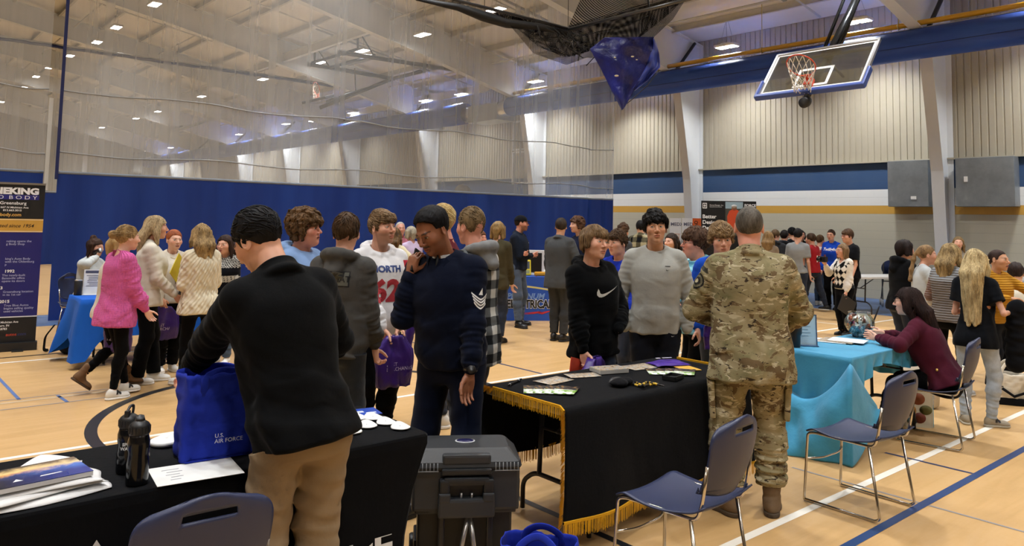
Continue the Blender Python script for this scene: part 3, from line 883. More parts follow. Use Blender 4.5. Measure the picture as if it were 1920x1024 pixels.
    for s in (1, -1):
        S, E_, W, a = arms[s]
        if sl == 'none': continue
        am = T.get('sfold', .005)
        pr.append(('u', .035, sd_rc(S, S + (E_ - S) * .97, sr * 1.12, sr * .98, (am * .7, .075, seed + s))))
        if sl == 'long':
            cw = T.get('cuffw', .82); k = T.get('cuffpos', .94)
            Wc = E_ + (W - E_) * k; mid = E_ + (Wc - E_) * .62
            pr.append(('u', .02, sd_rc(E_, mid, sr * 1.0, sr * T.get('fore', .90), (am * 1.2, .055, seed + 2 * s))))
            pr.append(('u', .02, sd_rc(mid, Wc - (Wc - E_) * .06, sr * T.get('fore', .90), max(sr * .82 * cw, .030), (am, .05, seed + 3 * s))))
            pr.append(('u', .006, sd_rc(Wc - (Wc - E_) * .12, Wc, max(sr * .76 * cw, .032), max(sr * .70 * cw, .030))))
            lim.append(Wc)
        else:
            pr.pop(); mid = S + (E_ - S) * T.get('slen', .72)
            pr.append(('u', .035, sd_rc(S, mid, sr * 1.18, sr * 1.12, (am * .6, .08, seed + s)))); lim.append(mid)
            n_ = nrm(mid - S)
    wz = lambda p: np.clip(((.27 * u + pel[2]) - p[:, 2]) / (.2 * u), .15, 1)
    pr.append(('d', 0, lambda p: (fa * f1(p) * wz(p) + fa * .45 * f2(p) * wz(p)).astype(F32)))
    if sl == 'short':
        for s in (1, -1):
            S, E_, W, a = arms[s]; mid = S + (E_ - S) * T.get('slen', .72); n_ = nrm(E_ - S); pl = sd_plane(mid, n_); near = sd_rc(mid, mid + n_ * .1, .1, .1)
            pr.append(('s', .003, lambda p, a=pl, b=near: np.maximum(-a(p), b(p))))
    # neck opening
    nk = T.get('neck', 'crew'); nd = nrm(neck1 - neck0 + Rc @ np.array([.02, 0, 0]))
    nc = neck0 + (neck1 - neck0) * .25
    opn = nr * (1.6 if nk == 'wide' else 1.10 if nk in ('crew', 'v') else 1.02)
    if nk in ('crew', 'wide', 'v'):
        pr.append(('u', .010, sd_torus(nc + Rc @ np.array([.006, 0, -.012]), nd, nr * (1.22 if nk != 'wide' else 1.75), .0085)))
    if nk == 'v':
        pr.append(('s', .006, sd_rc(nc + Rc @ np.array([.055, 0, .0]), nc + Rc @ np.array([.125, 0, -.085]), .046, .012)))
    pr.append(('s', .006, sd_rc(nc - nd * .01, nc + nd * .15, opn, opn * 1.25)))
    if nk in ('collar', 'stand'):
        ct = T.get('ch', .045); k0 = nc - nd * .022
        for r_, z_, zz_ in ((1.30, -.014, .016), (1.20, 0, .012), (1.20, ct * .6, .010), (1.34, ct * .35, .011), (1.46, .0, .010)) if nk == 'collar' else ((1.30, -.016, .018), (1.2, 0, .013), (1.2, ct * .5, .010), (1.22, ct, .009)):
            pr.append(('u', .012, sd_torus(k0 + nd * z_, nd, nr * r_, zz_)))
        if nk == 'collar': pr.append(('s', .012, sd_rc(nc + Rc @ np.array([.05, 0, .06]), nc + Rc @ np.array([.11, 0, -.06]), .028, .008)))
    hoodp = None
    if T.get('hood'):
        hk = T['hood']; k0 = nc - nd * .01
        back = Rc @ np.array([-1, 0, 0]); lat = Rc @ np.array([0, 1, 0]); upv = Rc @ np.array([0, 0, 1])
        pts = []; 
        for i in range(13):
            t = -PI * .92 + 2 * PI * .92 * i / 12; rr_ = nr * 1.38 + .012
            c_, s_ = math.cos(t), math.sin(t)
            pts.append((k0 + back * (c_ * (rr_ + .018 * hk * max(c_, 0)) + .012 * hk) + lat * s_ * (rr_ + .015 * hk) + upv * (.006 + .020 * hk * c_ - .03 * max(-c_, 0) * 1.2), .021 + .017 * hk * max(c_, 0) + .004 * hk))
        hpz = []
        for (a, ra), (b, rb) in zip(pts, pts[1:]): hpz.append(('u', .012, sd_rc(a, b, ra, rb)))
        tip = k0 + back * (.075 + nr) * (.9 + .2 * hk) + upv * -.085 * hk
        hpz.append(('u', .045, sd_rc(k0 + back * (nr + .035), tip, .052 * hk, .034 * hk, flat=(back, 1.5))))
        for s in (1, -1): hpz.append(('u', .035, sd_rc(k0 + back * (nr + .0) + lat * s * .055 * hk, tip + lat * s * .03, .032 * hk, .022 * hk)))
        hpz.append(('s', .012, sd_rc(k0 - nd * .01, k0 + nd * .2, nr * 1.12, nr * 1.5)))
        hn = sines(seed + 9, 40, 4); hpz.append(('d', 0, lambda p: .004 * hn(p)))
        if T.get('hoodmat'): hoodp = hpz
        else: pr = pr[:-0 or None] + hpz[:-2] + [('s', .012, sd_rc(k0 - nd * .01, k0 + nd * .2, nr * 1.12, nr * 1.5))]
    bb = [arms[s][i] for s in (1, -1) for i in range(2)] + lim + [pel + Rc @ np.array([0, 0, hem]), pel + Rc @ np.array([0, .12 * u, hem]), pel - Rc @ np.array([0, .12 * u, -hem]), neck1]
    bb = np.array(bb); lo = bb.min(0) - .12 - bulk; hi = bb.max(0) + .10 + bulk
    lo[:2] = np.minimum(lo[:2], pel[:2] - .22 - bulk); hi[:2] = np.maximum(hi[:2], pel[:2] + .22 + bulk)
    hi[2] = max(hi[2], Sh[1][2] + .12)
    V, Q_ = mesh_sdf(pr, res, lo, hi)
    ctx = dict(V=V, pel=pel, Rc=Rc, u=u, arms=arms, sx=sx_, H=H, Rh=Rh, q=q, neck0=neck0, seed=seed, legs=legs, root=root, Rp=Rp, depth=depth, res=res, nr=nr, hem=hem)
    cols = T['colf'](V, ctx) if 'colf' in T else None
    top_o = link(T['name'], npmesh(T['name'], V, Q_, cols), T['mat'], root); ctx['top'] = top_o
    if T.get('label'): top_o['label'] = T['label']
    if hoodp:
        V, Q_ = mesh_sdf(hoodp, res, neck0 - .24, neck0 + .24); link('hood', npmesh('hood', V, Q_), T['hoodmat'], root)
    # --- trousers
    Pn = sp.get('pants', {}); fit = Pn.get('fit', .018); fl = Pn.get('fold', .004)
    hem2 = Pn.get('len', .93)
    tz = np.array([-.075, -.04, 0, .04, .075]) * u
    thw = (np.array([.080, .093, .093, .086, .080]) if not fem else np.array([.086, .097, .093, .080, .072])) * u + bulk + fit * .4
    thd = (np.array([.056, .067, .066, .060, .056]) if not fem else np.array([.058, .070, .067, .056, .050])) * u + bulk * .9 + fit * .3 + sp.get('belly', 0) * .8
    pr = []
    Rpel = Rc if abs(lean) < .2 and not seat else (RY(lean * .5) if not seat else RY(-.15))
    pr.append(('u', 0, sd_loft(pel, Rpel, tz, thw, thd, np.array([-.004, -.006, -.004, 0, .002]) * u, 2.3, .02)))
    rt, rk, ra = ((.050, .0335, .030) if not fem else (.050, .031, .027))
    rk_ = rk * u * 1.0 + fit * .7 + bulk * .25; rt_ = rt * u + fit * .6 + bulk * .4; ra_ = max(ra * u * .72 + fit * Pn.get('cuff', 1.0), .030)
    for s in (1, -1):
        hip, K, ank, yaw, fp = legs[s]; end = K + (ank - K) * hem2 if hem2 <= 1 else ank - np.array([0, 0, (hem2 - 1) * .2])
        hipc = hip + Rp @ np.array([-.007 * u * (0 if seat else 1), s * .001 * u, .012 * u])
        pr.append(('u', .04, sd_rc(hipc, K, rt_, rk_, (fl * .8, .13, seed + s * 2))))
        calf = K + (end - K) * .35 + (np.array([-.012, 0, 0]) if not seat else 0)
        pr.append(('u', .03, sd_rc(K, calf, rk_, max(rk_ * .97, ra_), (fl, .09, seed + s * 5))))
        pr.append(('u', .03, sd_rc(calf, end, max(rk_ * .97, ra_), ra_, (fl * Pn.get('stack', 1.3), .06, seed + s * 7))))
        if Pn.get('flare'): pr.append(('u', .03, sd_rc(K + (end - K) * .5, end, rk_ * .9, ra_ + Pn['flare'])))
    hemp = sd_plane(pel + Rc @ np.array([0, 0, hem + .025]), Rc @ np.array([0, 0, 1.])); cl_ = .012 + fa
    if not T.get('tucked'):
        fw = sd_plane(pel + np.array([.10, 0, 0]), (-1., 0, 0))
        pr.append(('i', 0, lambda p: np.minimum(np.minimum(tor_f(p) + cl_, hemp(p)), fw(p) if seat else 9.)))
    g1 = sines(seed + 15, 18, 5); pr.append(('d', 0, lambda p: (fl * .6 * g1(p)).astype(F32)))
    for s in (1, -1):
        hip, K, ank, yaw, fp = legs[s]; end = K + (ank - K) * hem2 if hem2 <= 1 else ank - np.array([0, 0, (hem2 - 1) * .2])
        n_ = nrm(ank - K) if hem2 <= 1 else np.array([0, 0, -1.]); e2 = end + n_ * .012
        pl = sd_plane(e2, n_); near = sd_rc(e2, e2 + n_ * .09, .12, .12)
        pr.append(('s', .004, lambda p, a=pl, b=near: np.maximum(-a(p), b(p))))
    bb = np.array([legs[s][i] for s in (1, -1) for i in range(3)] + [pel]); lo = bb.min(0) - .15 - bulk; hi = bb.max(0) + .17 + bulk
    V, Q_ = mesh_sdf(pr, res if not sp.get('legshidden') else res * 2.2, lo, hi)
    ctx['V'] = V; cols = Pn['colf'](V, ctx) if 'colf' in Pn else None
    ctx['pants'] = link(Pn.get('name', 'trousers'), npmesh('trousers', V, Q_, cols), Pn['mat'], root)
    # --- shoes
    So = sp.get('shoes', {}); kind = So.get('kind', 'sneaker'); k = (u / 1.75) * (1. if not fem else .92) * So.get('scale', 1.)
    if kind != 'none':
        for s in (1, -1):
            hip, K, ank, yaw, fp = legs[s]; Rs = RZ(yaw) @ RY(fp)
            O = np.array([ank[0], ank[1], ank[2] - .052 * u]) if fp == 0 else ank - Rs @ np.array([0, 0, .052 * u])
            Q3 = lambda x, y, z: O + Rs @ (np.array([x, y, z]) * k)
            up = [('u', 0, sd_ell(Q3(-.015, 0, .050), np.array([.060, .040, .052]) * k, Rs)), ('u', .03, sd_ell(Q3(.085, 0, .035), np.array([.085, .045, .036]) * k, Rs)),
                  ('u', .03, sd_ell(Q3(.125, 0, .028), np.array([.060, .047, .030]) * k, Rs)), ('u', .03, sd_rc(Q3(-.01, 0, .085), Q3(.03, 0, .070), .040 * k, .034 * k))]
            if kind == 'boot': up.append(('u', .02, sd_rc(Q3(-.01, 0, .06), Q3(-.012, 0, So.get('shaft', .21)), .047 * k, .052 * k, (.003, .05, seed))))
            up.append(('i', 0, sd_plane(Q3(0, 0, .024), Rs @ np.array([0, 0, -1.]))))
            V, Q_ = mesh_sdf(up, res, O - .16, O + np.array([.27, .27, .32]))
            if not len(V): continue
            so = link('boot' if kind == 'boot' else 'shoe', npmesh('shoe', V, Q_), So['mat'], root); ctx.setdefault('shoes', {})[s] = so
            ctx.setdefault('shoeframe', {})[s] = (O, Rs, k)
            sl_ = [('u', 0, sd_ell(Q3(-.022, 0, .014), np.array([.058, .043, .05]) * k, Rs)), ('u', .03, sd_ell(Q3(.115, .002 * s, .014), np.array([.077, .053, .05]) * k, Rs)), ('u', .03, sd_ell(Q3(.045, 0, .014), np.array([.09, .040, .05]) * k, Rs)),
                   ('i', 0, sd_plane(Q3(0, 0, So.get('soleh', .026)), Rs @ np.array([0, 0, 1.]))), ('i', 0, sd_plane(Q3(0, 0, .001), Rs @ np.array([0, 0, -1.])))]
            V, Q_ = mesh_sdf(sl_, res, O - .12, O + np.array([.25, .25, .08])) if len(V) else (V, Q_)
            if len(V): link('sole', npmesh('sole', V, Q_), So.get('solemat', So['mat']), so)
    return ctx
def sd_torus(c, n, R, r):
    c = np.asarray(c, F32); n = nrm(n).astype(F32)
    def f(p):
        q = p - c; z = q @ n; rr = np.sqrt(np.maximum((q * q).sum(1) - z * z, 0))
        return np.sqrt((rr - R) ** 2 + z * z) - r
    return f
# ------------------------------------------------------------------ the sports hall
WX = 18.8; YEND = 68.; RIDGE = -2.; SLOPE = .175; EAVE = 7.15
def roofz(x): return EAVE + SLOPE * (WX - x) if x > RIDGE else EAVE + SLOPE * (WX - RIDGE) - SLOPE * (RIDGE - x)
XL = RIDGE - (WX - RIDGE)
YB = -13.
def struct(mb, name, mats, parent=None):
    o = mb.build(name, mats, parent); o['kind'] = 'structure'; return o
# floor: tan sports floor with faint board grain
t = NT('tan_sports_floor'); co = t.coord()
g1 = t.noise(t.mapped(co, (.35, 3.2, 1)), 3., 5, .6, .6); g2 = t.noise(t.mapped(co, (1, 1, 1)), .7, 4); g3 = t.noise(co, 26., 3)
fcol = t.ramp(t.math('ADD', t.math('MULTIPLY', g1, .55), t.math('MULTIPLY', g2, .45)), [(.30, srgb('b8935f')), (.5, srgb('c8a26e')), (.72, srgb('d0ad7e'))])
rg = t.math('MULTIPLY_ADD', g3, .12, .30)
MFLOOR = t.done(t.bsdf(fcol, rg, 0., t.bump(g1, .04, .003), **{'Specular IOR Level': .35}))
t = NT('blue_track_floor'); co = t.coord(); MTRACK = t.done(t.bsdf(t.ramp(t.noise(co, 3., 5), [(.3, srgb('41597f')), (.7, srgb('55709b'))]), .45, 0., t.bump(t.noise(co, 300., 2), .1, .003)))
m = MB(); m.box(((XL + WX) / 2, (YB + YEND) / 2, -.06), (WX - XL, YEND - YB, .12)); struct(m, 'floor', MFLOOR)
m = MB(); m.box(((15.4 + WX) / 2, (YB + YEND) / 2, .0008), (WX - 15.4, YEND - YB, .0012)); m.box((7.5, 13.9, .0008), (15.6, 1.4, .0012)); struct(m, 'floor_track', MTRACK)
MW, MB_, MBK, MTH, MGR = plain('ece7dc', .4), plain('26406f', .4), plain('1f2024', .4), plain('2b3a63', .4), plain('8f8d90', .45)
def fline(x0, y0, x1, y1, w, mat, z=.0016):
    d = nrm(np.array([x1 - x0, y1 - y0])); n = np.array([-d[1], d[0]]) * w / 2; mm = MB()
    mm.add([(x0 + n[0], y0 + n[1], z), (x0 - n[0], y0 - n[1], z), (x1 - n[0], y1 - n[1], z), (x1 + n[0], y1 + n[1], z)], [(0, 1, 2, 3)])
    struct(mm, 'floor_line', mat)
fline(-8, 2.42, 15.3, 2.42, .055, MW); fline(-8, 6.32, 15.3, 6.32, .055, MW)
fline(-8, 2.02, 15.3, 2.02, .055, MB_, .0018); fline(6.05, 2.05, 6.05, 2.65, .03, MTH, .002)
fline(5.14, -6, 5.14, 2.9, .02, MGR); fline(3.2, 2.0, 3.2, 4.4, .05, MBK); fline(5.93, 6.35, 5.93, 13, .035, MTH)
fline(-8, 10.25, 15.3, 10.25, .05, MW, .0018); fline(-8, 10.6, 15.3, 10.6, .05, MBK); fline(-8, 8.12, 1.95, 8.12, .05, plain('cbb391', .4)); fline(-8, 8.42, 1.95, 8.22, .02, MGR); fline(-8, 7.86, 1.95, 7.86, .02, MGR)
fline(1.2, 9.4, 1.22, 8.2, .03, plain('5a74a8', .4)); fline(1.52, 8.2, 1.54, 7.86, .03, plain('5a74a8', .4)); fline(13.2, -6, 13.2, 13., .05, MW); fline(8.4, 10.0, 15.3, 9.2, .05, MBK)
mm = MB(); n = 96
for k in range(n):
    a0, a1 = 2 * PI * k / n, 2 * PI * (k + 1) / n; P = lambda r, a: (3.27 + r * math.cos(a), 6.32 + r * math.sin(a), .0017)
    mm.add([P(1.78, a0), P(1.87, a0), P(1.87, a1), P(1.78, a1)], [(0, 1, 2, 3)])
struct(mm, 'floor_line', MBK)
# block wall with painted bands
t = NT('painted_block_wall'); co = t.coord(); sp_ = t.n('SeparateXYZ', {0: co}).outputs
zc = t.math('MULTIPLY', sp_[2], 1 / 4.0)
band = t.ramp(zc, [(0., srgb('b9b5a2')), (2.035 / 4, srgb('c89a3e')), (2.24 / 4, srgb('dcdedd')), (2.64 / 4, srgb('1d4470'))], 'CONSTANT')
fr = t.math('FRACT', t.math('DIVIDE', sp_[2], .2035)); jl = t.math('LESS_THAN', fr, .055)
row = t.math('FLOOR', t.math('DIVIDE', sp_[2], .2035)); off = t.math('MULTIPLY', t.math('MODULO', row, 2.), .2)
jv = t.math('LESS_THAN', t.math('FRACT', t.math('DIVIDE', t.math('ADD', sp_[1], off), .4)), .018)
jj = t.math('MAXIMUM', jl, t.math('MULTIPLY', jv, .35))
bc = t.mix(t.math('MULTIPLY', jj, .16), band, (.05, .05, .05)); bc = t.mix(t.math('MULTIPLY', t.noise(co, 1.3, 4), .03), bc, (.9, .88, .82))
MBLOCK = t.done(t.bsdf(bc, .55, 0., t.bump(t.math('MULTIPLY', jj, -1.), .5, .004)))
MPANEL = plain('a39c8b', .5, 0., .05); MWHITE = plain('d5d8da', .45, 0., .04); MDARK = plain('26272b', .5); MSTEEL = plain('a5a7a8', .35, .8, .08); MALU = plain('c2c4c6', .28, .9, .05)
m = MB(); m.box((WX + .15, (YB + YEND) / 2, 1.65), (.3, YEND - YB, 3.30)); struct(m, 'wall_right', MBLOCK)
def ribbed(fn, L, z0, z1f, name, pitch=.155):
    """profiled metal sheet: fn(s, depth, z) places it"""
    mb = MB(); prof = []; n = int(L / pitch)
    for i in range(n):
        s = i * pitch; prof += [(s, 0), (s + pitch * .72, 0), (s + pitch * .78, -.02), (s + pitch * .94, -.02)]
    prof.append((n * pitch, 0)); vs = []
    for s, d in prof: vs += [fn(s, d, z0), fn(s, d, z1f(s))]
    mb.add(vs, [(2 * i, 2 * i + 1, 2 * i + 3, 2 * i + 2) for i in range(len(prof) - 1)]); return struct(mb, name, MPANEL)
ribbed(lambda s, d, z: (WX + .02 - d, YB + s, z), YEND - YB, 3.30, lambda s: EAVE + .05, 'wall_right_panel')
m = MB(); m.box((WX - .02, (YB + YEND) / 2, 3.31), (.1, YEND - YB, .04)); struct(m, 'trim_1', MPANEL)
ribbed(lambda s, d, z: (XL + s, YEND - .02 + d, z), WX - XL, 0, lambda s: roofz(XL + s), 'wall_far', .3)
m = MB(); m.box((XL - .1, (YB + YEND) / 2, EAVE / 2), (.2, YEND - YB, EAVE)); struct(m, 'wall_left', MPANEL)
m = MB(); m.prism([(XL, 0), (WX, 0), (WX, EAVE), (RIDGE, roofz(RIDGE)), (XL, EAVE)], .2, lambda u_, v_, w_: (u_, YB - .2 + w_, v_)); struct(m, 'wall_back', MPANEL)
t = NT('roof_liner'); co = t.coord(); MROOF = t.done(t.bsdf(t.ramp(t.noise(co, .6, 4), [(.3, srgb('e2e1de')), (.7, srgb('eeeeec'))]), .6))
m = MB()
for x0, x1 in ((RIDGE, WX), (XL, RIDGE)):
    z0, z1 = roofz(x0), roofz(x1); m.add([(x0, YB, z0), (x1, YB, z1), (x1, YEND, z1), (x0, YEND, z0), (x0, YB, z0 + .1), (x1, YB, z1 + .1), (x1, YEND, z1 + .1), (x0, YEND, z0 + .1)], [(0, 1, 2, 3), (7, 6, 5, 4), (0, 4, 5, 1), (2, 6, 7, 3)])
struct(m, 'ceiling', MROOF)
# steel frames: tapered columns and rafters
def ibeam(poly_top, poly_bot, y, name, fw=.26):
    """web between two polylines (x,z) in the plane y, a flange along each"""
    mb = MB(); k = len(poly_top)
    for yy in (y - .008, y + .008):
        vs = [(x, yy, z) for x, z in poly_top] + [(x, yy, z) for x, z in poly_bot]
        mb.add(vs, [(i, i + 1, k + i + 1, k + i) for i in range(k - 1)])
    for pl, s in ((poly_top, 1), (poly_bot, -1)):
        for (xa, za), (xb, zb) in zip(pl, pl[1:]):
            d = nrm(np.array([xb - xa, zb - za])); nn = np.array([-d[1], d[0]]) * .009
            mb.add([(xa + a * nn[0], y + b * fw / 2, za + a * nn[1]) for a in (-1, 1) for b in (-1, 1)] + [(xb + a * nn[0], y + b * fw / 2, zb + a * nn[1]) for a in (-1, 1) for b in (-1, 1)],
                   [(0, 1, 3, 2), (4, 6, 7, 5), (0, 4, 5, 1), (2, 3, 7, 6), (0, 2, 6, 4), (1, 5, 7, 3)])
    return struct(mb, name, MWHITE)
FY = [-6.8, -.04] + [6.72 + 6.76 * k for k in range(9)]
for y in FY:
    if y > 0 or True:
        ibeam([(WX - .02, 0), (WX - .02, 3.), (WX - .02, 7.0)], [(WX - .36, 0), (WX - .62, 3.), (WX - 1.18, 5.95)], y, 'column')
        ibeam([(WX - .02, 7.0), (14., roofz(14) - .16), (8., roofz(8) - .16), (RIDGE, roofz(RIDGE) - .16)], [(WX - 1.18, 5.95), (14., 6.80), (8., 8.06), (RIDGE, roofz(RIDGE) - 1.0)], y, 'roof_beam')
        if y < 30: ibeam([(RIDGE, roofz(RIDGE) - .16), (XL + .1, 7.0)], [(RIDGE, roofz(RIDGE) - 1.0), (XL + 1.2, 5.95)], y, 'roof_beam')
        mb = MB(); mb.tube([(WX - .45, y - .15, 7.0), (WX - 1.5, y - .15, 5.9)], .05, 6); struct(mb, 'roof_brace', MDARK)
x = WX - 1.3
while x > RIDGE + .3:
    z = roofz(x); mb = MB(); mb.box((x, (YB + YEND) / 2, z - .11), (.02, YEND - YB, .20)); mb.box((x - .035, (YB + YEND) / 2, z - .205), (.085, YEND - YB, .012)); struct(mb, 'roof_purlin', plain('c3c2be', .5)); x -= 1.5
for x, dz in ((16.3, .5), (12.2, .45), (9.2, .45), (6.0, .45)):
    z = roofz(x) - dz; mb = MB(); mb.tube([(x, YB, z), (x, YEND, z)], .03, 6); struct(mb, 'sprinkler_pipe', plain('c8c8c6', .4))
for y in (9.3, 16.2, 23.6, 29.6):
    mb = MB(); mb.tube([(18, y, roofz(18) - .34), (2, y, roofz(2) - .34)], .028, 6); struct(mb, 'sprinkler_pipe', plain('c8c8c6', .4))
for y in (9.6, 16.0, 24.0):     # heater strips under the roof
    mb = MB(); mb.box((14.2, y, roofz(14.2) - .3), (5.4, .10, .03), Matrix.Rotation(math.atan(SLOPE), 3, 'Y')); struct(mb, 'roof_strut', MSTEEL)
# jack beams that carry the basketball frames
for (xa, za, ya, yb) in ((11.75, 7.6, 20.5, 30.), (17.6, 6.65, 22., 33.), (12.2, 7.55, 2., 8.)):
    mb = MB(); mb.box((xa, (ya + yb) / 2, za), (.012, yb - ya, .30)); mb.box((xa, (ya + yb) / 2, za - .15), (.14, yb - ya, .014)); mb.box((xa, (ya + yb) / 2, za + .15), (.14, yb - ya, .014)); struct(mb, 'roof_joist', MWHITE)
# far-end columns
for xx in (13.4, 6.0): mb = MB(); mb.box((xx, YEND - .2, 4.), (.35, .25, 8.)); struct(mb, 'column', MWHITE)
# boards on the wall
def wallbox(y0, y1, label, oy, oz, rot):
    r = thing('wall_cabinet', label, 'wall box', (WX - .34, (y0 + y1) / 2, 2.215), 0)
    t_ = NT('scuffed_grey_board'); c_ = t_.coord(); mt = t_.done(t_.bsdf(t_.ramp(t_.noise(c_, 2.2, 6, .65), [(.35, srgb('757a7e')), (.62, srgb('868c90')), (.78, srgb('a0a6a8'))]), .4, .2))
    b = MB(); b.box((.165, 0, .535), (.33, y1 - y0, 1.07), None, .008); b.build('casing', mt, r)
    b = MB(); b.box((-.006, oy, oz), (.012, .075 if rot else .12, .12 if rot else .075), None, .003); o = b.build('outlet', plain('e8e8e6', .4), r); o['label'] = 'white outlet plate'
    return r
wallbox(7.02, 7.92, 'grey metal wall box with a low outlet plate, left of the near white column', -.13, .20, False)
wallbox(5.31, 6.45, 'grey metal wall box with a high outlet plate, right of the near white column', .36, .60, True)
# blue fabric duct with its yellow gas pipe
t = NT('blue_duct_fabric'); co = t.coord(); MDUCT = t.done(t.bsdf(t.ramp(t.noise(t.mapped(co, (1, .15, 1)), 5., 4), [(.3, srgb('1c3f92')), (.7, srgb('2850a8'))]), .55, 0., t.bump(t.noise(t.mapped(co, (1, .25, 1)), 6., 3), .25, .03)))
def duct(y0, y1, label, rd=.33):
    r = thing('air_duct', label, 'duct', (17.3, y0, 5.72))
    b = MB(); n = 28; L = y1 - y0; k = max(2, int(L / 1.2)); pr_ = []
    for i in range(k + 1): pr_.append((rd + (.004 if i % 2 else 0), L * i / k))
    b.lathe(pr_, n=n, R=Matrix(((1, 0, 0), (0, 0, 1), (0, -1, 0)))); b.build('fabric_tube', MDUCT, r)
    b = MB(); b.box((-rd * .96, L / 2, -.10), (.012, L, .012)); b.build('seam', plain('12265c', .6), r)
    b = MB(); b.tube([(0, 0, rd + .02), (0, L, rd + .02)], .012, 6); b.build('hanging_rail', MALU, r); return r
duct(-8, 20.4, 'long blue fabric air duct running above the basketball hoop'); duct(23.0, 65., 'hazy blue fabric air duct seen through the curtain beyond the metal duct box', .40)
r = thing('duct_box', 'galvanized metal duct box joining the blue ducts behind the curtain', 'duct', (17.3, 21.7, 5.3))
b = MB(); b.box((.2, 0, .30), (.9, 1.7, .62), None, .01); b.build('plenum', MALU, r)
b = MB()
for s in (-1, 1): b.lathe([(.28, 0), (.30, .05), (.28, .1), (.28, .42)], (0, s * .85, .36), 24, Matrix(((1, 0, 0), (0, 0, s), (0, -s, 0))))
b.build('collar', MALU, r)
b = MB(); b.tube([(-.1, -.75, .62), (-.1, -.75, 2.)], .012, 6); b.tube([(-.1, .75, .62), (-.1, .75, 2.)], .012, 6); b.build('hanger_rod', MDARK, r)
r = thing('gas_pipe', 'yellow gas pipe running along the top of the blue duct', 'pipe', (17.3, -8, 6.18))
b = MB(); b.tube([(0, 0, 0), (0, 28.4, 0)], .062, 12); b.build('pipe_run', plain('d8a520', .35, 0., .05, coat=.3), r)
b = MB()
for k in range(9): b.tube(arc((0, 1.6 + 3.38 * k, 0), .07, 0, 2 * PI, 12, 'xz')[:-1], .012, 6, True); b.tube([(0, 1.6 + 3.38 * k, .07), (0, 1.6 + 3.38 * k, 1.2)], .008, 6)
b.build('pipe_hanger', plain('c9b56a', .4, .4), r)
# lamps
LENS = emit('fff8ee', 26.)
def lamp(x, y, z, first=[None], power=120):
    if first[0] is None:
        r = thing('ceiling_light', LLAB, 'ceiling light', (x, y, z), 0, 'high bay lights'); 
        b = MB(); b.box((0, 0, .06), (.34, .62, .07), None, .02); b.box((0, 0, .115), (.16, .30, .05), None, .01); b.build('housing', plain('d8d8d8', .4), r)
        for s in (-1, 1):
            b = MB(); b.box((0, s * .155, .022), (.26, .24, .014), None, .004); b.build('lens', LENS, r)
        b = MB(); 
        for s in (-1, 1): b.tube([(0, s * .22, .1), (0, s * .02, .78)], .004, 5)
        b.tube([(.0, .04, .14), (.06, .04, .3), (.02, .03, .5), (0, .02, .78)], .006, 5); b.build('suspension_wire', MSTEEL, r)
        first[0] = r
    else:
        r = copy_tree(first[0]); r.location = (x, y, z)
    ld = bpy.data.lights.get('high_bay') 
    if ld is None:
        ld = bpy.data.lights.new('high_bay', 'AREA'); ld.shape = 'RECTANGLE'; ld.size = .30; ld.size_y = .56; ld.energy = power; ld.spread = math.radians(112); ld.color = (.965, .985, 1.)
    lo = bpy.data.objects.new('lamp', ld); COL.objects.link(lo); lo.location = (x, y, z + .005); lo.visible_camera = True
    lo.parent = None
    return r
def lampq(q_):
    y = q_[1]
    for f in FY:
        if abs(y - f) < .9: y = f - .92
    lamp(q_[0], y, q_[2])
LLAB = 'bright white high bay light hanging from the hall roof'
for p in [(1363, 90), (1608, 43), (985, 158), (865, 178), (770, 195), (662, 213), (587, 228), (533, 234), (475, 243), (432, 256), (350, 271), (318, 278), (277, 284)]:
    lampq(onX(*p, 17.5))
lampq(onX(1155, 142, 17.5))
for p in [(930, 20), (792, 67), (680, 97), (579, 125), (493, 150), (378, 182), (290, 212), (255, 223), (220, 233), (191, 240), (160, 250)]:
    lampq(onX(*p, 12.75))
for p in [(290, 10), (218, 53), (168, 90), (131, 106), (92, 128), (66, 146), (45, 165), (20, 179), (3, 192)]:
    lampq(onX(*p, 6.66))
for x, z, ys in ((17.5, 6.6, (4.2, .3, -3.6, -7.5)), (12.75, 7.43, (9.6, 5.6, 1.6, -2.4, -6.4, -10.)), (6.66, 8.49, (16., 12., 8., 4., 0., -4., -8.)), (.3, 9.6, (26, 22, 18, 14, 10, 6, 2, -2, -6)), (-6.5, 9.3, (20, 14, 8, 2, -4)), (-13, 8., (20, 14, 8, 2, -4))):
    for y in ys: lamp(x, y, z)
# ------------------------------------------------------------------ divider curtain
def meshmat(name, op, stripes=True):
    t = NT(name); co = t.coord(); 
    nz = t.noise(t.mapped(co, (1., .6, .02)), 5.5, 5, .65); nb = t.noise(t.mapped(co, (1., .6, .02)), 1.2, 2)
    f = t.math('ADD', t.math('MULTIPLY_ADD', nz, .26, op - .13), t.math('MULTIPLY_ADD', nb, .16, -.08), clamp=True)
    d = t.n('BsdfDiffuse', {0: srgb('c2c6c9') + (1,)}).outputs[0]; tl = t.n('BsdfTranslucent', {0: srgb('c2c6c9') + (1,)}).outputs[0]
    dd = t.n('MixShader', {0: .45, 1: d, 2: tl}).outputs[0]; tr = t.n('BsdfTransparent', {0: (1, 1, 1, 1)}).outputs[0]
    return t.done(t.n('MixShader', {0: f, 1: tr, 2: dd}).outputs[0])
t = NT('blue_vinyl'); co = t.coord(); MVINYL = t.done(t.bsdf(t.ramp(t.noise(t.mapped(co, (1, 1, .08)), 2.2, 4), [(.3, srgb('14307a')), (.7, srgb('1c3d8c'))]), .5, 0., t.bump(t.noise(t.mapped(co, (1, 1, .1)), 7., 3), .2, .03), **{'Specular IOR Level': .3}))
MMESH = meshmat('white_net_mesh', .36); MHEM = plain('c9cbc9', .6); MNAVY = plain('16235a', .6)
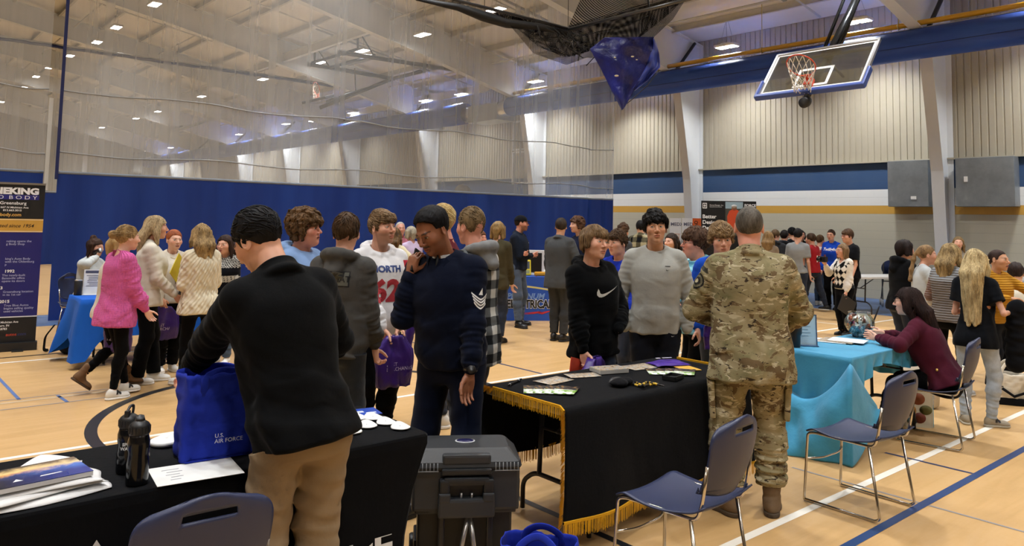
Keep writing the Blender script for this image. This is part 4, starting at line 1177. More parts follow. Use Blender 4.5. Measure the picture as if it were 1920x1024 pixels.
def cfold(x, z, gather0, gather1, ph):
    g = 1 / (1 + math.exp(-(x - gather0) * 3)) if gather1 > 0 else 0
    a = .030 + .085 * g
    return a * math.sin(x * (6.2 + 0 * g) + ph + .5 * math.sin(x * 1.7)) * (1 - .15 * z / 8) + .5 * a * math.sin(x * 15.3 + 2 * ph) * (.4 + 1.1 * g) + .02 * math.sin(x * 2.3 + z * .25)
def curtain(x0, x1, y, ztop, ph, label, gx=99, navy=None, zb=2.31):
    r = thing('divider_curtain', label, 'curtain', (x0, y, 0))
    nu = int((x1 - x0) / .045); L = x1 - x0
    F = lambda z0, z1: (lambda u, v: (u * L, cfold(x0 + u * L, z0 + (z1 - z0) * v, gx, 1 if gx < 90 else 0, ph), z0 + (z1 - z0) * v))
    b = MB(); b.grid(F(.015, zb), nu, 6); b.build('vinyl_skirt', MVINYL, r)
    b = MB(); b.grid(F(zb, ztop), nu, 8); b.build('net_mesh', MMESH, r)
    b = MB(); b.grid(lambda u, v: tuple(np.array(F(zb, ztop)(u, v * .045 / (ztop - zb))) + np.array([0, -.004, -.02])), nu, 1, .006); b.build('hem_band', plain('7d8794', .6), r)
    for zz in (3.62, 2.62) if not navy else (): 
        b = MB(); b.tube([tuple(np.array(F(0, 1)(i / 90., zz + .03 * math.sin(i * .31 + zz))) + np.array([0, -.01, 0])) for i in range(91)], .012, 5); b.build('cord', plain('8d8f90', .6), r)
    b = MB(); b.tube([(0, 0, ztop), (L, 0, ztop)], .03, 8); b.build('hanging_pipe', MSTEEL, r)
    if navy:
        b = MB(); b.tube([tuple(np.array(F(0, 1)(i / 60., ztop - .07))) for i in range(61)], .05, 6); b.build('top_hem', MNAVY, r)
    return r
c1 = curtain(2.34, 15.2, 13.67, 7.6, 0., 'blue and white net divider curtain behind the visitors, its gathered end by the block wall', 14.3)
b = MB(); b.box((-.02, -.03, 4.9), (.045, .02, 5.4)); o = b.build('edge_rope', MNAVY, c1); o['label'] = 'navy edge webbing'
c0 = curtain(-3.5, 2.17, 13.8, 7.6, 1.3, 'net divider curtain panel behind the auto body banner, with a white hem strip')
b = MB(); b.box((5.70, -.06, 2.75), (.055, .02, 1.45)); o = b.build('hem_strip', MHEM, c0)
curtain(1.2, 14.4, 28.2, 7.1, 2.2, 'second net curtain far behind the first one, hung on a navy top hem', 99, True)
# wall fittings beyond the curtain: framed openings on the far side
r = thing('window_frame', 'white framed opening high on the wall behind the curtain', 'frame', (18.55, 21.2, 3.1))
b = MB()
for z0, z1 in ((0.0, 1.15), (1.25, 2.3)):
    for y in (-.45, .45): b.box((0, y, (z0 + z1) / 2), (.06, .06, z1 - z0))
    for z in (z0, z1): b.box((0, 0, z), (.06, .96, .06))
b.build('surround', plain('d6d8da', .4), r)
r = thing('wall_fan', 'round grey fan guard on the wall behind the curtain', 'fan', (18.2, 24.3, 2.6)); b = MB(); b.lathe([(.02, -.12), (.48, -.12), (.52, 0), (.48, .12), (.02, .12)], n=28, R=Matrix(((0, 0, 1), (0, 1, 0), (-1, 0, 0)))); b.build('guard', plain('6e6a64', .6), r)
b = MB(); b.box((.3, 0, 0), (.6, .06, .06)); b.build('bracket', MSTEEL, r)
r = thing('scoreboard', 'small grey speaker box hanging on the far end wall', 'speaker', (17.3, 67.7, 5.2)); b = MB(); b.box((0, 0, .6), (.9, .5, 1.7), Matrix.Rotation(.12, 3, 'Y'), .04); b.build('cabinet', plain('6a6862', .6), r); b = MB(); b.box((0, -.27, .6), (.7, .03, 1.4), Matrix.Rotation(.12, 3, 'Y'), .01); b.build('grille', plain('86847e', .7), r)
r.name = 'loudspeaker'; b = MB(); b.box((0, .1, .6), (.2, .3, .3)); b.build('wall_mount', MSTEEL, r)
# ------------------------------------------------------------------ basketball hoops
t = NT('orange_rim'); MRIM = plain('d8471f', .4, 0., .05); MPADB = plain('3a55a8', .5); MNETC = plain('e6e2d8', .8)
def hoop(label, loc, rz, tilt, pole, padcol, rz_l=None):
    """board frame: local x = away from the court (behind the glass), y along the board, z up the board"""
    r = thing('basketball_hoop', label, 'basketball hoop', loc, rz)
    T = Matrix.Rotation(tilt, 3, 'Y'); Z = lambda x, y, z: tuple(T @ Vector((x, y, z)))
    b = MB(); b.box(Z(.02, 0, .535), (.012, 1.78, 1.02), T); b.build('glass_board', glassmat('eef4f2', .14), r)
    b = MB()
    for y in (-.895, .895): b.box(Z(.02, y, .535), (.045, .04, 1.07), T)
    for z in (.02, 1.05): b.box(Z(.02, 0, z), (.045, 1.83, .04), T)
    b.build('board_frame', MALU, r)
    b = MB()
    for y in (-.855, .855): b.box(Z(.010, y, .535), (.004, .035, .98), T)
    for z in (.062, 1.01): b.box(Z(.010, 0, z), (.004, 1.74, .035), T)
    for y in (-.28, .28): b.box(Z(.010, y, .33), (.004, .05, .45), T)
    for z in (.13, .53): b.box(Z(.010, 0, z), (.004, .61, .05), T)
    b.build('board_marking', plain('f0f0ee', .5), r)
    b = MB(); b.box(Z(.02, 0, -.015), (.10, 1.9, .075), T, .02)
    for y in (-.93, .93): b.box(Z(.02, y, .17), (.10, .05, .40), T, .018)
    b.build('edge_padding', padcol, r)
    b = MB(); b.box(Z(-.03, 0, .15), (.09, .14, .16), T, .012); b.box(Z(-.10, 0, .185), (.14, .10, .03), T, .006); b.build('rim_bracket', MRIM, r)
    b = MB(); b.tube([Z(-.375 + .23 * math.cos(a), .23 * math.sin(a), .19) for a in np.linspace(0, 2 * PI, 33)[:-1]], .010, 8, True)
    b.tube([Z(-.13, -.10, .185), Z(-.22, -.17, .188)], .008, 6); b.tube([Z(-.13, .10, .185), Z(-.22, .17, .188)], .008, 6); rim = b.build('rim', MRIM, r)
    b = MB(); n = 12; dn = Vector((-.10, 0, -1)).normalized()
    rings = []
    for k, (rad, dr) in enumerate(((.225, 0), (.205, .09), (.18, .18), (.155, .27), (.135, .35), (.13, .43))):
        c_ = Vector(Z(-.375, 0, .19)) + Vector((.09, 0, -1)).normalized() * dr
        ax = T @ Vector((1, 0, 0)) * (1 - k / 6) + Vector((1, 0, 0)) * (k / 6)
        rings.append([c_ + ax.normalized() * rad * math.cos(2 * PI * (j + .5 * (k % 2)) / n) + Vector((0, 1, 0)) * rad * math.sin(2 * PI * (j + .5 * (k % 2)) / n) for j in range(n)])
    for k in range(5):
        for j in range(n):
            o_ = 0 if k % 2 == 0 else 1
            b.tube([rings[k][j], rings[k + 1][j]], .0055, 5); b.tube([rings[k][j], rings[k + 1][(j - 1 + 2 * (k % 2)) % n]], .0055, 5)
    b.build('net', MNETC, r)
    b = MB()
    for seg in pole['tubes']: b.tube(seg[0], seg[1], 10)
    b.build('support_mast', pole.get('mat', MSTEEL), r)
    if pole.get('dark'):
        b = MB()
        for seg in pole['dark']: b.tube(seg[0], seg[1], 8)
        b.build('support_brace', MDARK, r)
    return r
Tt = Matrix.Rotation(.675, 3, 'Y'); Zt = lambda x, y, z: tuple(Tt @ Vector((x, y, z)))
pm = dict(mat=plain('3b3d40', .25, .85), tubes=[([Zt(.16, 0, .9), Zt(.22, 0, 2.2), (3.0, -.1, 3.6)], .075), ([Zt(.16, .14, 1.1), (2.7, .05, 3.6)], .03), ([Zt(.16, -.14, 1.1), (2.7, -.25, 3.6)], .03)],
          dark=[([Zt(.07, 0, -.16), Zt(.16, 0, 1.12)], .05), ([Zt(.07, -.8, .93), Zt(.07, .8, .93)], .03), ([Zt(.07, -.5, .3), Zt(.16, 0, .9)], .02), ([Zt(.07, .5, .3), Zt(.16, 0, .9)], .02)])
hp1 = hoop('glass backboard with blue edge padding, orange rim and white net, folded up near the wall', (11.66, 6.27, 3.93), 0., .675, pm, MPADB)
b = MB(); b.lathe([(.0, -.09), (.085, -.09), (.09, 0), (.06, .09), (0, .09)], Zt(.10, 0, -.17), 18, Tt @ Matrix.Rotation(.5, 3, 'Y')); b.build('height_motor', MDARK, hp1)
# far hoop, folded against its ceiling frame (seen through the curtain)
def bx(p, X): return Vector(onX(*p, X))
A0 = bx((600, 182), 12.4)
loc2 = Vector((12.35, 25.6, 5.95))
def rel(p, X): return tuple(Vector(onX(*p, X)) - loc2)
def relY(p, Y): return tuple(Vector(onY(*p, Y)) - loc2)
fr_ = dict(mat=plain('4a4c4e', .35, .7), tubes=[([rel((600, 202), 12.3), relY((735, 148), 24.6), relY((855, 118), 24.)], .07), ([rel((612, 190), 12.3), relY((800, 128), 24.2)], .04)],
           dark=[([relY((577, 120), 25.6), relY((740, 148), 24.6)], .075), ([relY((635, 98), 22.6), relY((858, 132), 22.)], .075), ([relY((585, 118), 25.6), relY((672, 92), 22.6)], .055), ([relY((618, 126), 25.4), relY((702, 104), 22.5)], .06),
                 ([relY((590, 80), 25.6), relY((590, 120), 25.6)], .04), ([relY((590, 84), 25.6), relY((618, 126), 25.4)], .025), ([relY((671, 52), 22.6), relY((671, 94), 22.6)], .04), ([relY((672, 56), 22.6), relY((700, 103), 22.5)], .025), ([relY((665, 128), 24.), relY((667, 172), 24.6)], .02)])
hp2 = hoop('folded basketball backboard under its ceiling frame, seen through the hazy curtain', loc2, 0., 1.25, fr_, plain('4a4f58', .6))
loc3 = Vector((12.3, 42.4, 6.2))
def rl3(p): return tuple(Vector(onY(*p, 42.)) - loc3)
hoop('faint folded backboard farthest away behind the second curtain', loc3, 0., 1.25, dict(tubes=[([rl3((285, 262)), rl3((400, 222)), rl3((490, 200))], .07)], dark=[([rl3((345, 198)), rl3((490, 208))], .05), ([rl3((340, 165)), rl3((340, 200))], .04)]), plain('4a4f58', .6))
# ------------------------------------------------------------------ hoisted net bundle with the blue tarp
PX0 = Vector(G(1065, 55, 5.3)); 
r = thing('batting_cage_net', 'black net bundle hoisted on pipes under the hall roof', 'net', PX0)
def rp(x, y, d): return tuple(Vector(at(x, y, d)) - PX0)
d0 = proj(PX0)[2]
pe = Vector((0, -1, 0)); ps = Vector((-1, 0, 0))
b = MB(); b.tube([(0, 0, 0), (0, -3.1, 0)], .03, 8); b.build('cross_pipe', plain('55575a', .3, .7), r)
b = MB(); b.tube([(0.1, 0, .02), (-4.2, 0, .02)], .028, 8); b.tube([(0, 0, 0), (.05, .05, 2.4)], .006, 5); b.tube([(0, -2., 0), (0.05, -2., 2.4)], .006, 5); b.tube([(-2., 0, 0), (-2.0, 0.05, 2.6)], .006, 5); b.build('long_pipe', MDARK, r)
def netmat():
    t = NT('black_netting'); uv = t.n('UVMap', None).outputs[0]; s_ = t.n('SeparateXYZ', {0: uv}).outputs
    def ln(x): return t.math('LESS_THAN', t.math('ABSOLUTE', t.math('SUBTRACT', t.math('FRACT', x), .5)), 0.19)
    a = t.math('MAXIMUM', ln(t.math('ADD', s_[0], s_[1])), ln(t.math('SUBTRACT', s_[0], s_[1])))
    d = t.n('BsdfDiffuse', {0: (.008, .008, .010, 1)}).outputs[0]; tr = t.n('BsdfTransparent', {0: (1, 1, 1, 1)}).outputs[0]
    return t.done(t.n('MixShader', {0: a, 1: tr, 2: d}).outputs[0])
MNET = netmat()
def netsheet(fn, nu, nv, su, sv, name, parent):
    b = MB(); b.grid(fn, nu, nv); o = b.build(name, MNET, parent); me = o.data; uv = me.uv_layers.new(name='UVMap'); k = nu + 1
    for l in me.loops: i = l.vertex_index; uv.data[l.index].uv = ((i % k) / nu * su, (i // k) / nv * sv)
    return o
def sheet(top, bot, dt, db, sag, rip=.12):
    """net between two pixel polylines, hanging in real depth"""
    T_ = np.array(top, float); B_ = np.array(bot, float)
    def fn(u, v):
        a = np.array([np.interp(u, np.linspace(0, 1, len(T_)), T_[:, i]) for i in (0, 1)]); c_ = np.array([np.interp(u, np.linspace(0, 1, len(B_)), B_[:, i]) for i in (0, 1)])
        p = a * (1 - v) + c_ * v; d = dt * (1 - v) + db * v + rip * math.sin(9 * u + 5 * v) + rip * .6 * math.sin(21 * u - 3 * v) + sag * math.sin(PI * v)
        return rp(p[0], p[1], d)
    return fn
netsheet(sheet([(800, -8), (905, 14), (985, 36), (1064, 54)], [(790, 2), (880, 20), (940, 42), (1000, 62)], d0, d0 + .1, .2, .04), 60, 8, 60, 12, 'net_roll', r)
netsheet(sheet([(960, 30), (1064, 54), (1190, 16), (1285, -10)], [(958, 50), (1000, 100), (1062, 122), (1100, 108), (1150, 112), (1215, 80), (1262, 36), (1290, -8)], d0, d0 - .1, .3), 90, 40, 95, 40, 'net_panel', r)
netsheet(sheet([(900, 10), (1064, 50), (1190, 12), (1285, -14)], [(958, 44), (1010, 88), (1062, 108), (1120, 92), (1200, 70), (1262, 20), (1290, -12)], d0 + .7, d0 + .5, .3), 90, 40, 80, 34, 'net_panel', r)
netsheet(sheet([(1064, 54), (1190, 14), (1285, -14)], [(1105, -40), (1200, -40), (1290, -40)], d0, d0 + 1.6, .1), 50, 20, 50, 22, 'net_panel', r)
rg_ = random.Random(4); b = MB()
for k in range(10):
    pts = []; x0_, y0_ = rg_.uniform(985, 1120), rg_.uniform(48, 66)
    for i in range(8): pts.append(rp(x0_ + (i - 2) * rg_.uniform(2, 12), y0_ + 8 * i * rg_.uniform(.3, 1.) - (i - 4) ** 2 * .6 + 8, d0 - .15 + rg_.uniform(-.1, .1)))
    b.tube(fillet(pts, .1, 3), .009, 5)
b.tube([rp(x_, y_, d0 - .05) for x_, y_ in ((780, -2), (860, 14), (905, 30), (950, 44), (1010, 50), (1064, 62))], [.03, .07, .10, .09, .07, .04], 8)
b.tube([rp(x_, y_, d0 - .05) for x_, y_ in ((1215, -4), (1218, 30), (1210, 56), (1196, 72))], .02, 6)
b.tube([rp(x_, y_, d0 - .05) for x_, y_ in ((1020, 72), (1080, 68), (1170, 50), (1215, 30))], .008, 6)
b.build('net_rope', plain('101114', .7), r)
t = NT('blue_tarp'); co = t.coord(); MTARP = t.done(t.bsdf(t.ramp(t.noise(co, 3., 5), [(.3, srgb('161c58')), (.7, srgb('232c86'))]), .32, 0., t.bump(t.noise(co, 7., 4, .6), .5, .05), **{'Specular IOR Level': .4}))
tp = Vector(at(1168, 130, d0 - .6)); r = thing('tarp', 'torn blue tarp hanging below the black net', 'tarp', tp)
_tf = sines(77, 9., 5)
tn = lambda x, y, z: float(_tf(np.array([[x, y, z]], F32))[0])
def tarpfn(L_, R_, dd, ph):
    L_ = np.array(L_, float); R_ = np.array(R_, float)
    def fn(u, v):
        a = np.array([np.interp(v, np.linspace(0, 1, len(L_)), L_[:, i]) for i in (0, 1)]); c_ = np.array([np.interp(v, np.linspace(0, 1, len(R_)), R_[:, i]) for i in (0, 1)])
        p = a * (1 - u) + c_ * u; d = d0 - .6 + dd(u, v) + .05 * math.sin(7 * u + 4 * v + ph) + .03 * math.sin(15 * v - 6 * u + ph) + .05 * tn(u * .5, v * .6, ph)
        return tuple(Vector(at(p[0], p[1], d)) - tp)
    return fn
b = MB(); b.grid(tarpfn([(1134, 70), (1106, 92), (1126, 128), (1148, 172), (1166, 207)], [(1226, 69), (1222, 96), (1214, 124), (1196, 158), (1170, 203)], lambda u, v: -.12 * math.sin(PI * u), 0), 40, 40, .004); b.build('front_sheet', MTARP, r)
b = MB(); b.grid(tarpfn([(1224, 70), (1220, 96), (1212, 124), (1200, 146), (1186, 166)], [(1228, 76), (1236, 100), (1238, 126), (1214, 152), (1190, 170)], lambda u, v: .15 * u, 1.), 16, 30, .004); b.build('side_flap', plain('3a4cb0', .3), r)
b = MB(); b.tube([tuple(Vector(at(x_, y_, d0 - .6)) - tp) for x_, y_ in ((1236, 132), (1214, 160), (1186, 186), (1168, 200))], .008, 5); b.build('edge_cord', MDARK, r)
b = MB()  # pale discs for tarp holes; the lowest paints a lamp's light coming through
for (x_, y_, w_) in ((1153, 108, .022), (1186, 106, .03), (1194, 112, .02), (1156, 142, .04)): b.lathe([(.001, 0), (w_, 0), (w_ * .8, .004)], tuple(Vector(at(x_, y_, d0 - .76)) - tp), 10, Matrix(((CR[0], CU[0], -CF[0]), (CR[1], CU[1], -CF[1]), (CR[2], CU[2], -CF[2]))) @ Matrix.Diagonal((1, .45, 1)))
o = b.build('hole_glow_patch', plain('d9d3b8', .5), r); o['label'] = 'pale discs for worn holes, one painted as lamp light behind'
W_ = bpy.data.worlds.new('hall_air'); SC.world = W_; W_.use_nodes = True; W_.node_tree.nodes['Background'].inputs[0].default_value = (.8, .85, .9, 1); W_.node_tree.nodes['Background'].inputs[1].default_value = .05
SC.view_settings.exposure = .08
SC.cycles.max_bounces = 6; SC.cycles.transparent_max_bounces = 16; SC.cycles.diffuse_bounces = 3; SC.cycles.adaptive_threshold = .06; SC.cycles.adaptive_min_samples = 12
# ------------------------------------------------------------------ furniture and things
MBLACKCLOTH = cloth('0e0f12', var=.15); MGOLD = cloth('d8a022', kind='plain', var=.2, bump=.5); MCHROME = plain('c9c6c0', .18, 1., .03); MSHELL = plain('28304f', .42, 0., .06, .08, 500.); MLEG = plain('3a3b3d', .45, .5)
MBLUEBAG = cloth('2233a0', .7, 900., .35, 'plain', .12); MPAPER = plain('e9e9e6', .6); MBLACKPL = plain('1a1b1d', .45, 0., .1, .1, 300.); MGREYPL = plain('2c2e31', .5, 0., .1, .12, 400.)
TZ = .74
def noise2(seed):
    f = sines(seed, 6., 5); g = sines(seed + 1, 19., 4)
    return lambda x, y, z=0.: float(f(np.array([[x, y, z]], F32))[0] + .4 * g(np.array([[x, y, z]], F32))[0])
# ---- fitted black table cover on the near-left table
X0, X1, Y0, Y1 = .19, 2.03, 2.90, 3.54
r = thing('display_table', 'near table at lower left in a fitted black stretch cover with white lettering', 'table', ((X0 + X1) / 2, (Y0 + Y1) / 2, 0))
def rrect(hx, hy, rad, z, n=5):
    out = []
    for cx_, cy_, a0 in ((hx - rad, hy - rad, 0), (-hx + rad, hy - rad, PI / 2), (-hx + rad, -hy + rad, PI), (hx - rad, -hy + rad, 1.5 * PI)):
        for i in range(n + 1): a = a0 + PI / 2 * i / n; out.append((cx_ + rad * math.cos(a), cy_ + rad * math.sin(a), z))
    return out
def densify(ring, n):
    P = np.array(ring + [ring[0]]); s = np.concatenate([[0], np.cumsum(np.linalg.norm(np.diff(P, axis=0), axis=1))]); t_ = np.linspace(0, s[-1], n + 1)[:-1]
    return np.stack([np.interp(t_, s, P[:, i]) for i in range(3)], 1)
b = MB(); hx, hy = (X1 - X0) / 2, (Y1 - Y0) / 2; rings = []
for z, ins, ra in ((TZ - .0005, .02, .03), (TZ - .002, .006, .03), (TZ - .012, .0, .03), (TZ - .045, .0, .03), (TZ - .075, .006, .03), (.5, .035, .03), (.3, .055, .03), (.12, .06, .03), (.01, .05, .03)):
    rings.append(densify(rrect(hx - ins * 1.6, hy - ins * .6, ra, z), 160))
vs = np.concatenate(rings); k = 160
b.add(vs.tolist(), [(i * k + j, i * k + (j + 1) % k, (i + 1) * k + (j + 1) % k, (i + 1) * k + j)[::-1] for i in range(len(rings) - 1) for j in range(k)] + [tuple(range(k))], False)
b.build('table_cover', MBLACKCLOTH, r)
MWLET = plain('d8d9da', .6)
def onfront(x, z): # point on the near face of the cover
    ins = np.interp(z, [.12, .3, .5, .66], [.06, .055, .035, .006]) * .6
    return Vector((x, -hy + ins - .004, z))
T0 = (X0 + X1) / 2
tip = G(178, 1008, .42)
tp_ = onY(178, 1008, 2.93); xx = tp_[0] - T0; dz = tp_[2] - .545
b = MB(); b.add([onfront(xx - .085, .40 + dz), onfront(xx + .085, .40 + dz), onfront(xx, .545 + dz)], [(0, 1, 2)]); b.add([onfront(xx - .33, .36 + dz), onfront(xx - .10, .36 + dz), onfront(xx - .08, .32 + dz), onfront(xx - .26, .30 + dz)], [(3, 2, 1, 0)]); b.add([onfront(xx + .33, .36 + dz), onfront(xx + .10, .36 + dz), onfront(xx + .08, .32 + dz), onfront(xx + .26, .30 + dz)], [(0, 1, 2, 3)]); b.build('star_emblem', MWLET, r)
ztx = onY(660, 986, 2.94)[2] - .13
lettering('AIR FORCE', onfront(.93 - T0, ztx), (1, 0, 0), (0, .06, 1), .19, MWLET, r, bold=.006)
b = MB()
for x_ in (-.8, .8):
    for y_ in (-.24, .24): b.tube([(x_, y_, .01), (x_, y_, .70)], .014, 6)
b.box((0, 0, .715), (1.76, .58, .03)); b.build('folding_frame', MLEG, r)
cb = MB(); cb.tube([tuple(onfront(.74 - T0 + .28 * t, .53 - .26 * t + .10 * t * t)[i] - (.06 + .05 * t if i == 1 else 0) for i in range(3)) for t in np.linspace(-.3, 1, 12)], .006, 6)
# ---- things on it
def bottle(px, py, top, loop, label):
    p = G(px, py, TZ); r = thing('water_bottle', label, 'bottle', p, rz=.9, group=None); d = proj(p)[2]; H = (py - top) / FPX * d * 1.02
    t = bpy.data.materials.get('smoked_bottle')
    if t is None:
        q_ = NT('smoked_bottle'); t = q_.done(q_.bsdf((.006, .006, .007), .16, 0., None, **{'Specular IOR Level': .35}))
    b = MB(); hb = H * (.70 if loop else .74)
    b.lathe([(.0, .001), (.034, .001), (.037, .008), (.037, hb * .42), (.034, hb * .55), (.034, hb * .62), (.037, hb * .72), (.037, hb * .84), (.033, hb * .93), (.030, hb)], n=28); b.build('flask', t, r)
    b = MB(); b.lathe([(.034, hb - .004), (.035, hb), (.035, hb + .026), (.030, hb + .034), (.016, hb + .044), (.0, hb + .046)], n=24)
    for k in range(18): a = 2 * PI * k / 18; b.box((.035 * math.cos(a), .035 * math.sin(a), hb + .013), (.004, .004, .022), rotz(a))
    b.build('cap', MBLACKPL, r)
    if loop:
        b = MB(); b.tube(fillet([(-.02, 0, hb + .03), (-.025, 0, H * .92), (.0, 0, H), (.028, 0, H * .985), (.03, 0, H * .93), (.02, 0, hb + .03)], .02), .005, 8); b.build('carry_loop', MBLACKPL, r)
        b = MB(); b.box((-.018, 0, hb + .045), (.018, .018, .03), None, .004); b.build('spout', MBLACKPL, r)
    else:
        b = MB(); b.lathe([(.018, hb + .04), (.013, hb + .06), (.011, H - .012), (.006, H), (0, H)], n=16); b.build('spout', MBLACKPL, r)
    vs, fs = text2d('SPECIAL\nWARFARE', .016, 'CENTER', .0006)
    cw = math.atan2(-p[1], -p[0]) - .9 + (.25 if loop else 2.2); R_ = .0375
    for i, (dx, dz) in enumerate(((0, hb * .62),)):
        me = bpy.data.meshes.new('lettering'); me.from_pydata([(R_ * math.cos(cw + a_ / R_), R_ * math.sin(cw + a_ / R_), dz + b_) for a_, b_ in vs], [], fs); link('lettering', me, MWLET, r)
    return r
bottle(237, 886, 766, True, 'black water bottle with a looped flip spout, behind the other bottle')
bottle(256, 908, 783, False, 'black water bottle with a stubby cap, in front of the looped one')
def disc(px, py, label, bend=.035, rz=0., rad=.046, thick=.004, group='white folding fan pouches'):
    p = G(px, py, TZ); r = thing('fan_pouch', label, 'folding fan', p, rz, group)
    b = MB(); n = 26; m_ = 8
    def fn(u, v):
        a = 2 * PI * u; rr = rad * v; x = rr * math.cos(a); y = rr * math.sin(a); return (x, y * (1 - bend * 3), .004 + bend * (1 - (y / rad) ** 2) * (.55 + .45 * x / rad))
    b.grid(fn, n, m_, thick); b.build('fabric_disc', plain('e6e6e4', .7, 0., .03), r)
    b = MB(); b.box((.0, .006, .0065 + bend * .56), (.018, .004, .001)); b.box((.006, -.004, .0065 + bend * .57), (.004, .012, .001)); b.build('printed_mark', plain('55585c', .6), r)
    return r
for i, (x_, y_, a, lb) in enumerate(((700, 786, .5, 'white folded pouch nearest the blue card on the black table'), (724, 795, .4, 'white folded pouch in the middle of the far-edge row on the black table'), (689, 801, .3, 'white folded pouch standing alone, closer to the man in the black jacket'), (751, 804, .35, 'white folded pouch nearest the rounded end of the black table'), (670, 786, .6, 'white folded pouch half hidden behind the black jacket, beside the blue card'), (660, 812, .2, 'white folded pouch peeking out under the hem of the black jacket'))): disc(x_, y_, lb, .016, a + 1.)
disc(310, 834, 'flat white pouch pile beside the two black bottles', .012, .8, .062, .016)
p = G(674, 774, TZ); r = thing('postcard', 'blue glossy postcard at the far edge of the black table', 'card', (p[0], p[1], TZ), -.2); b = MB(); b.box((0, 0, .0015), (.19, .13, .003)); b.build('card', plain('2f4fb0', .25), r); b = MB(); b.box((-.02, .0, .0034), (.08, .03, .0006)); b.box((.05, -.03, .0034), (.05, .02, .0006)); b.build('printed_mark', plain('c9d4ee', .4), r)
p = G(362, 890, TZ); r = thing('paper_sheet', 'white printed sheet lying under the blue bag', 'paper', (p[0] + .02, p[1] + .03, TZ), -.12); b = MB(); b.box((0, 0, .001), (.30, .22, .0015)); b.build('sheet', MPAPER, r); b = MB()
for i in range(5): b.box((-.08 + .01 * (i % 2), .06 - .03 * i, .0021), (.06 - .006 * i, .005, .0004))
b.build('print', plain('9a9aa0', .6), r)
# folded white shirts with folders on top
r = thing('folded_shirts', 'pile of white folded shirts at the left end of the black table', 'shirts', (.50, 3.10, TZ), .12)
ns_ = noise2(5)
def shirt(u, v, x0, x1, y0, y1, z, hh, sd):
    x = x0 + (x1 - x0) * u; y = y0 + (y1 - y0) * v + .012 * math.sin(7 * u + sd); e = min(1, 9 * min(u, 1 - u, v, 1 - v) + .12)
    return (x + .012 * math.sin(9 * v + sd), y, z + hh * e ** .5 + .004 * ns_(x * 2, y * 2, sd))
for i, (x0, x1, y0, y1, z, hh) in enumerate(((-.40, .22, -.16, .12, 0, .018), (-.38, .20, -.15, .11, .018, .018), (-.36, .205, -.14, .13, .034, .016))):
    b = MB(); b.grid(lambda u, v: shirt(u, v, x0, x1, y0, y1, z, hh, i * 2.1), 40, 24, .002); b.build('shirt', cloth('e4e4e4', var=.05), r)
b = MB(); b.grid(lambda u, v: (-.02 + .20 * u + .03 * v, .10 + .11 * v * (1 - abs(u - .5)) * 1.3, .035 + .018 * math.sin(PI * u) + .012 * (1 - v)), 14, 8, .003); b.build('shirt_sleeve', cloth('e4e4e4', var=.05), r)
t = NT('sunset_cover'); uvx = t.n('SeparateXYZ', {0: t.coord()}).outputs; nz = t.noise(t.coord(), 14., 6, .65, .8)
f_ = t.math('ADD', t.math('MULTIPLY_ADD', uvx[1], 5.2, .40), t.math('MULTIPLY_ADD', nz, .55, -.28))
warm = t.ramp(f_, [(.18, srgb('14192b')), (.42, srgb('232a4e')), (.55, srgb('d99a3e')), (.70, srgb('f0cf8a')), (.86, srgb('15171c'))]); bl = t.ramp(f_, [(.2, srgb('20378f')), (.5, srgb('4a74c9')), (.65, srgb('e8cfa0')), (.85, srgb('7d6a58'))])
MSUN = t.done(t.bsdf(t.mix(t.math('MULTIPLY_ADD', uvx[0], 4., .1, clamp=True), warm, bl), .22))
r2 = thing('folder_stack', 'glossy sunset folders lying on the white shirts', 'folders', (.42, 3.07, TZ + .052), .10)
b = MB(); b.box((0, 0, .008), (.50, .21, .016), None, .002); b.build('page_block', plain('c9ccd2', .5), r2)
b = MB(); b.box((0, 0, .0168), (.50, .21, .0016)); b.build('cover', MSUN, r2)
b = MB(); b.add([(.02, -.06, .0178), (.05, -.06, .0178), (.035, -.035, .0178)], [(0, 1, 2)]); b.add([(.10, -.055, .0178), (.17, -.05, .0178), (.165, -.042, .0178), (.105, -.045, .0178)], [(0, 1, 2, 3)]); b.build('cover_mark', MWLET, r2)
# ---- tote bags
def tote(loc, rz, w, d, h, mat, label, handles=((-.25, .25),), lean=0., name='tote_bag', cat='bag', open_=True, hl=.16, seed=1, trim=None, hmat=None):
    r = thing(name, label, cat, loc, rz); nn = noise2(seed); b = MB(); per = 72; rows = 18
    def fn(u, v):
        c_ = densify(rrect(d / 2, w / 2, min(d, w) * .22, 0), per)
        i = int(round(u * per)) % per; x, y, _ = c_[i]; z = h * v; bul = 1 + .05 * math.sin(PI * v) - .08 * v
        k = nn(x * 4, y * 4, z * 5) * .009
        return (x * bul * (1 + k * 6) + lean * z + k, y * (1 - .04 * v) + k, max(z + .008 * v * nn(x * 9, y * 9, 3.), .002))
    b.grid(fn, per, rows, .003); b.box((0, 0, .004), (d * .9, w * .9, .006)); b.build('bag_body', mat, r)
    for s in (1, -1):
        b = MB(); pts = []
        for k in range(15):
            t_ = k / 14; y = (t_ - .5) * w * .5; z = h * .96 + hl * math.sin(PI * t_) ** .8
            pts.append((s * d * .46 * (1 - .3 * math.sin(PI * t_)) + lean * z, y, z))
        b.tube([(pts[0][0], pts[0][1], h * .75)] + pts + [(pts[-1][0], pts[-1][1], h * .75)], .012, 8, flat=(.3, 1.3)); b.build('handle', hmat or mat, r)
    if trim: trim(r)
    return r
p = G(408, 862, TZ)
bagA = tote((p[0] + .02, p[1] + .07, TZ + .003), math.atan2(-p[1], -p[0]) + .25, .30, .17, .33, MBLUEBAG, 'royal blue cloth bag on the black table, the man in black reaching into it', hl=.02, seed=3)
lettering('U.S.\nAIR FORCE', (.0885, -.035, .09), (0, 1, 0), (0, 0, 1), .022, MWLET, bagA, thick=.012)
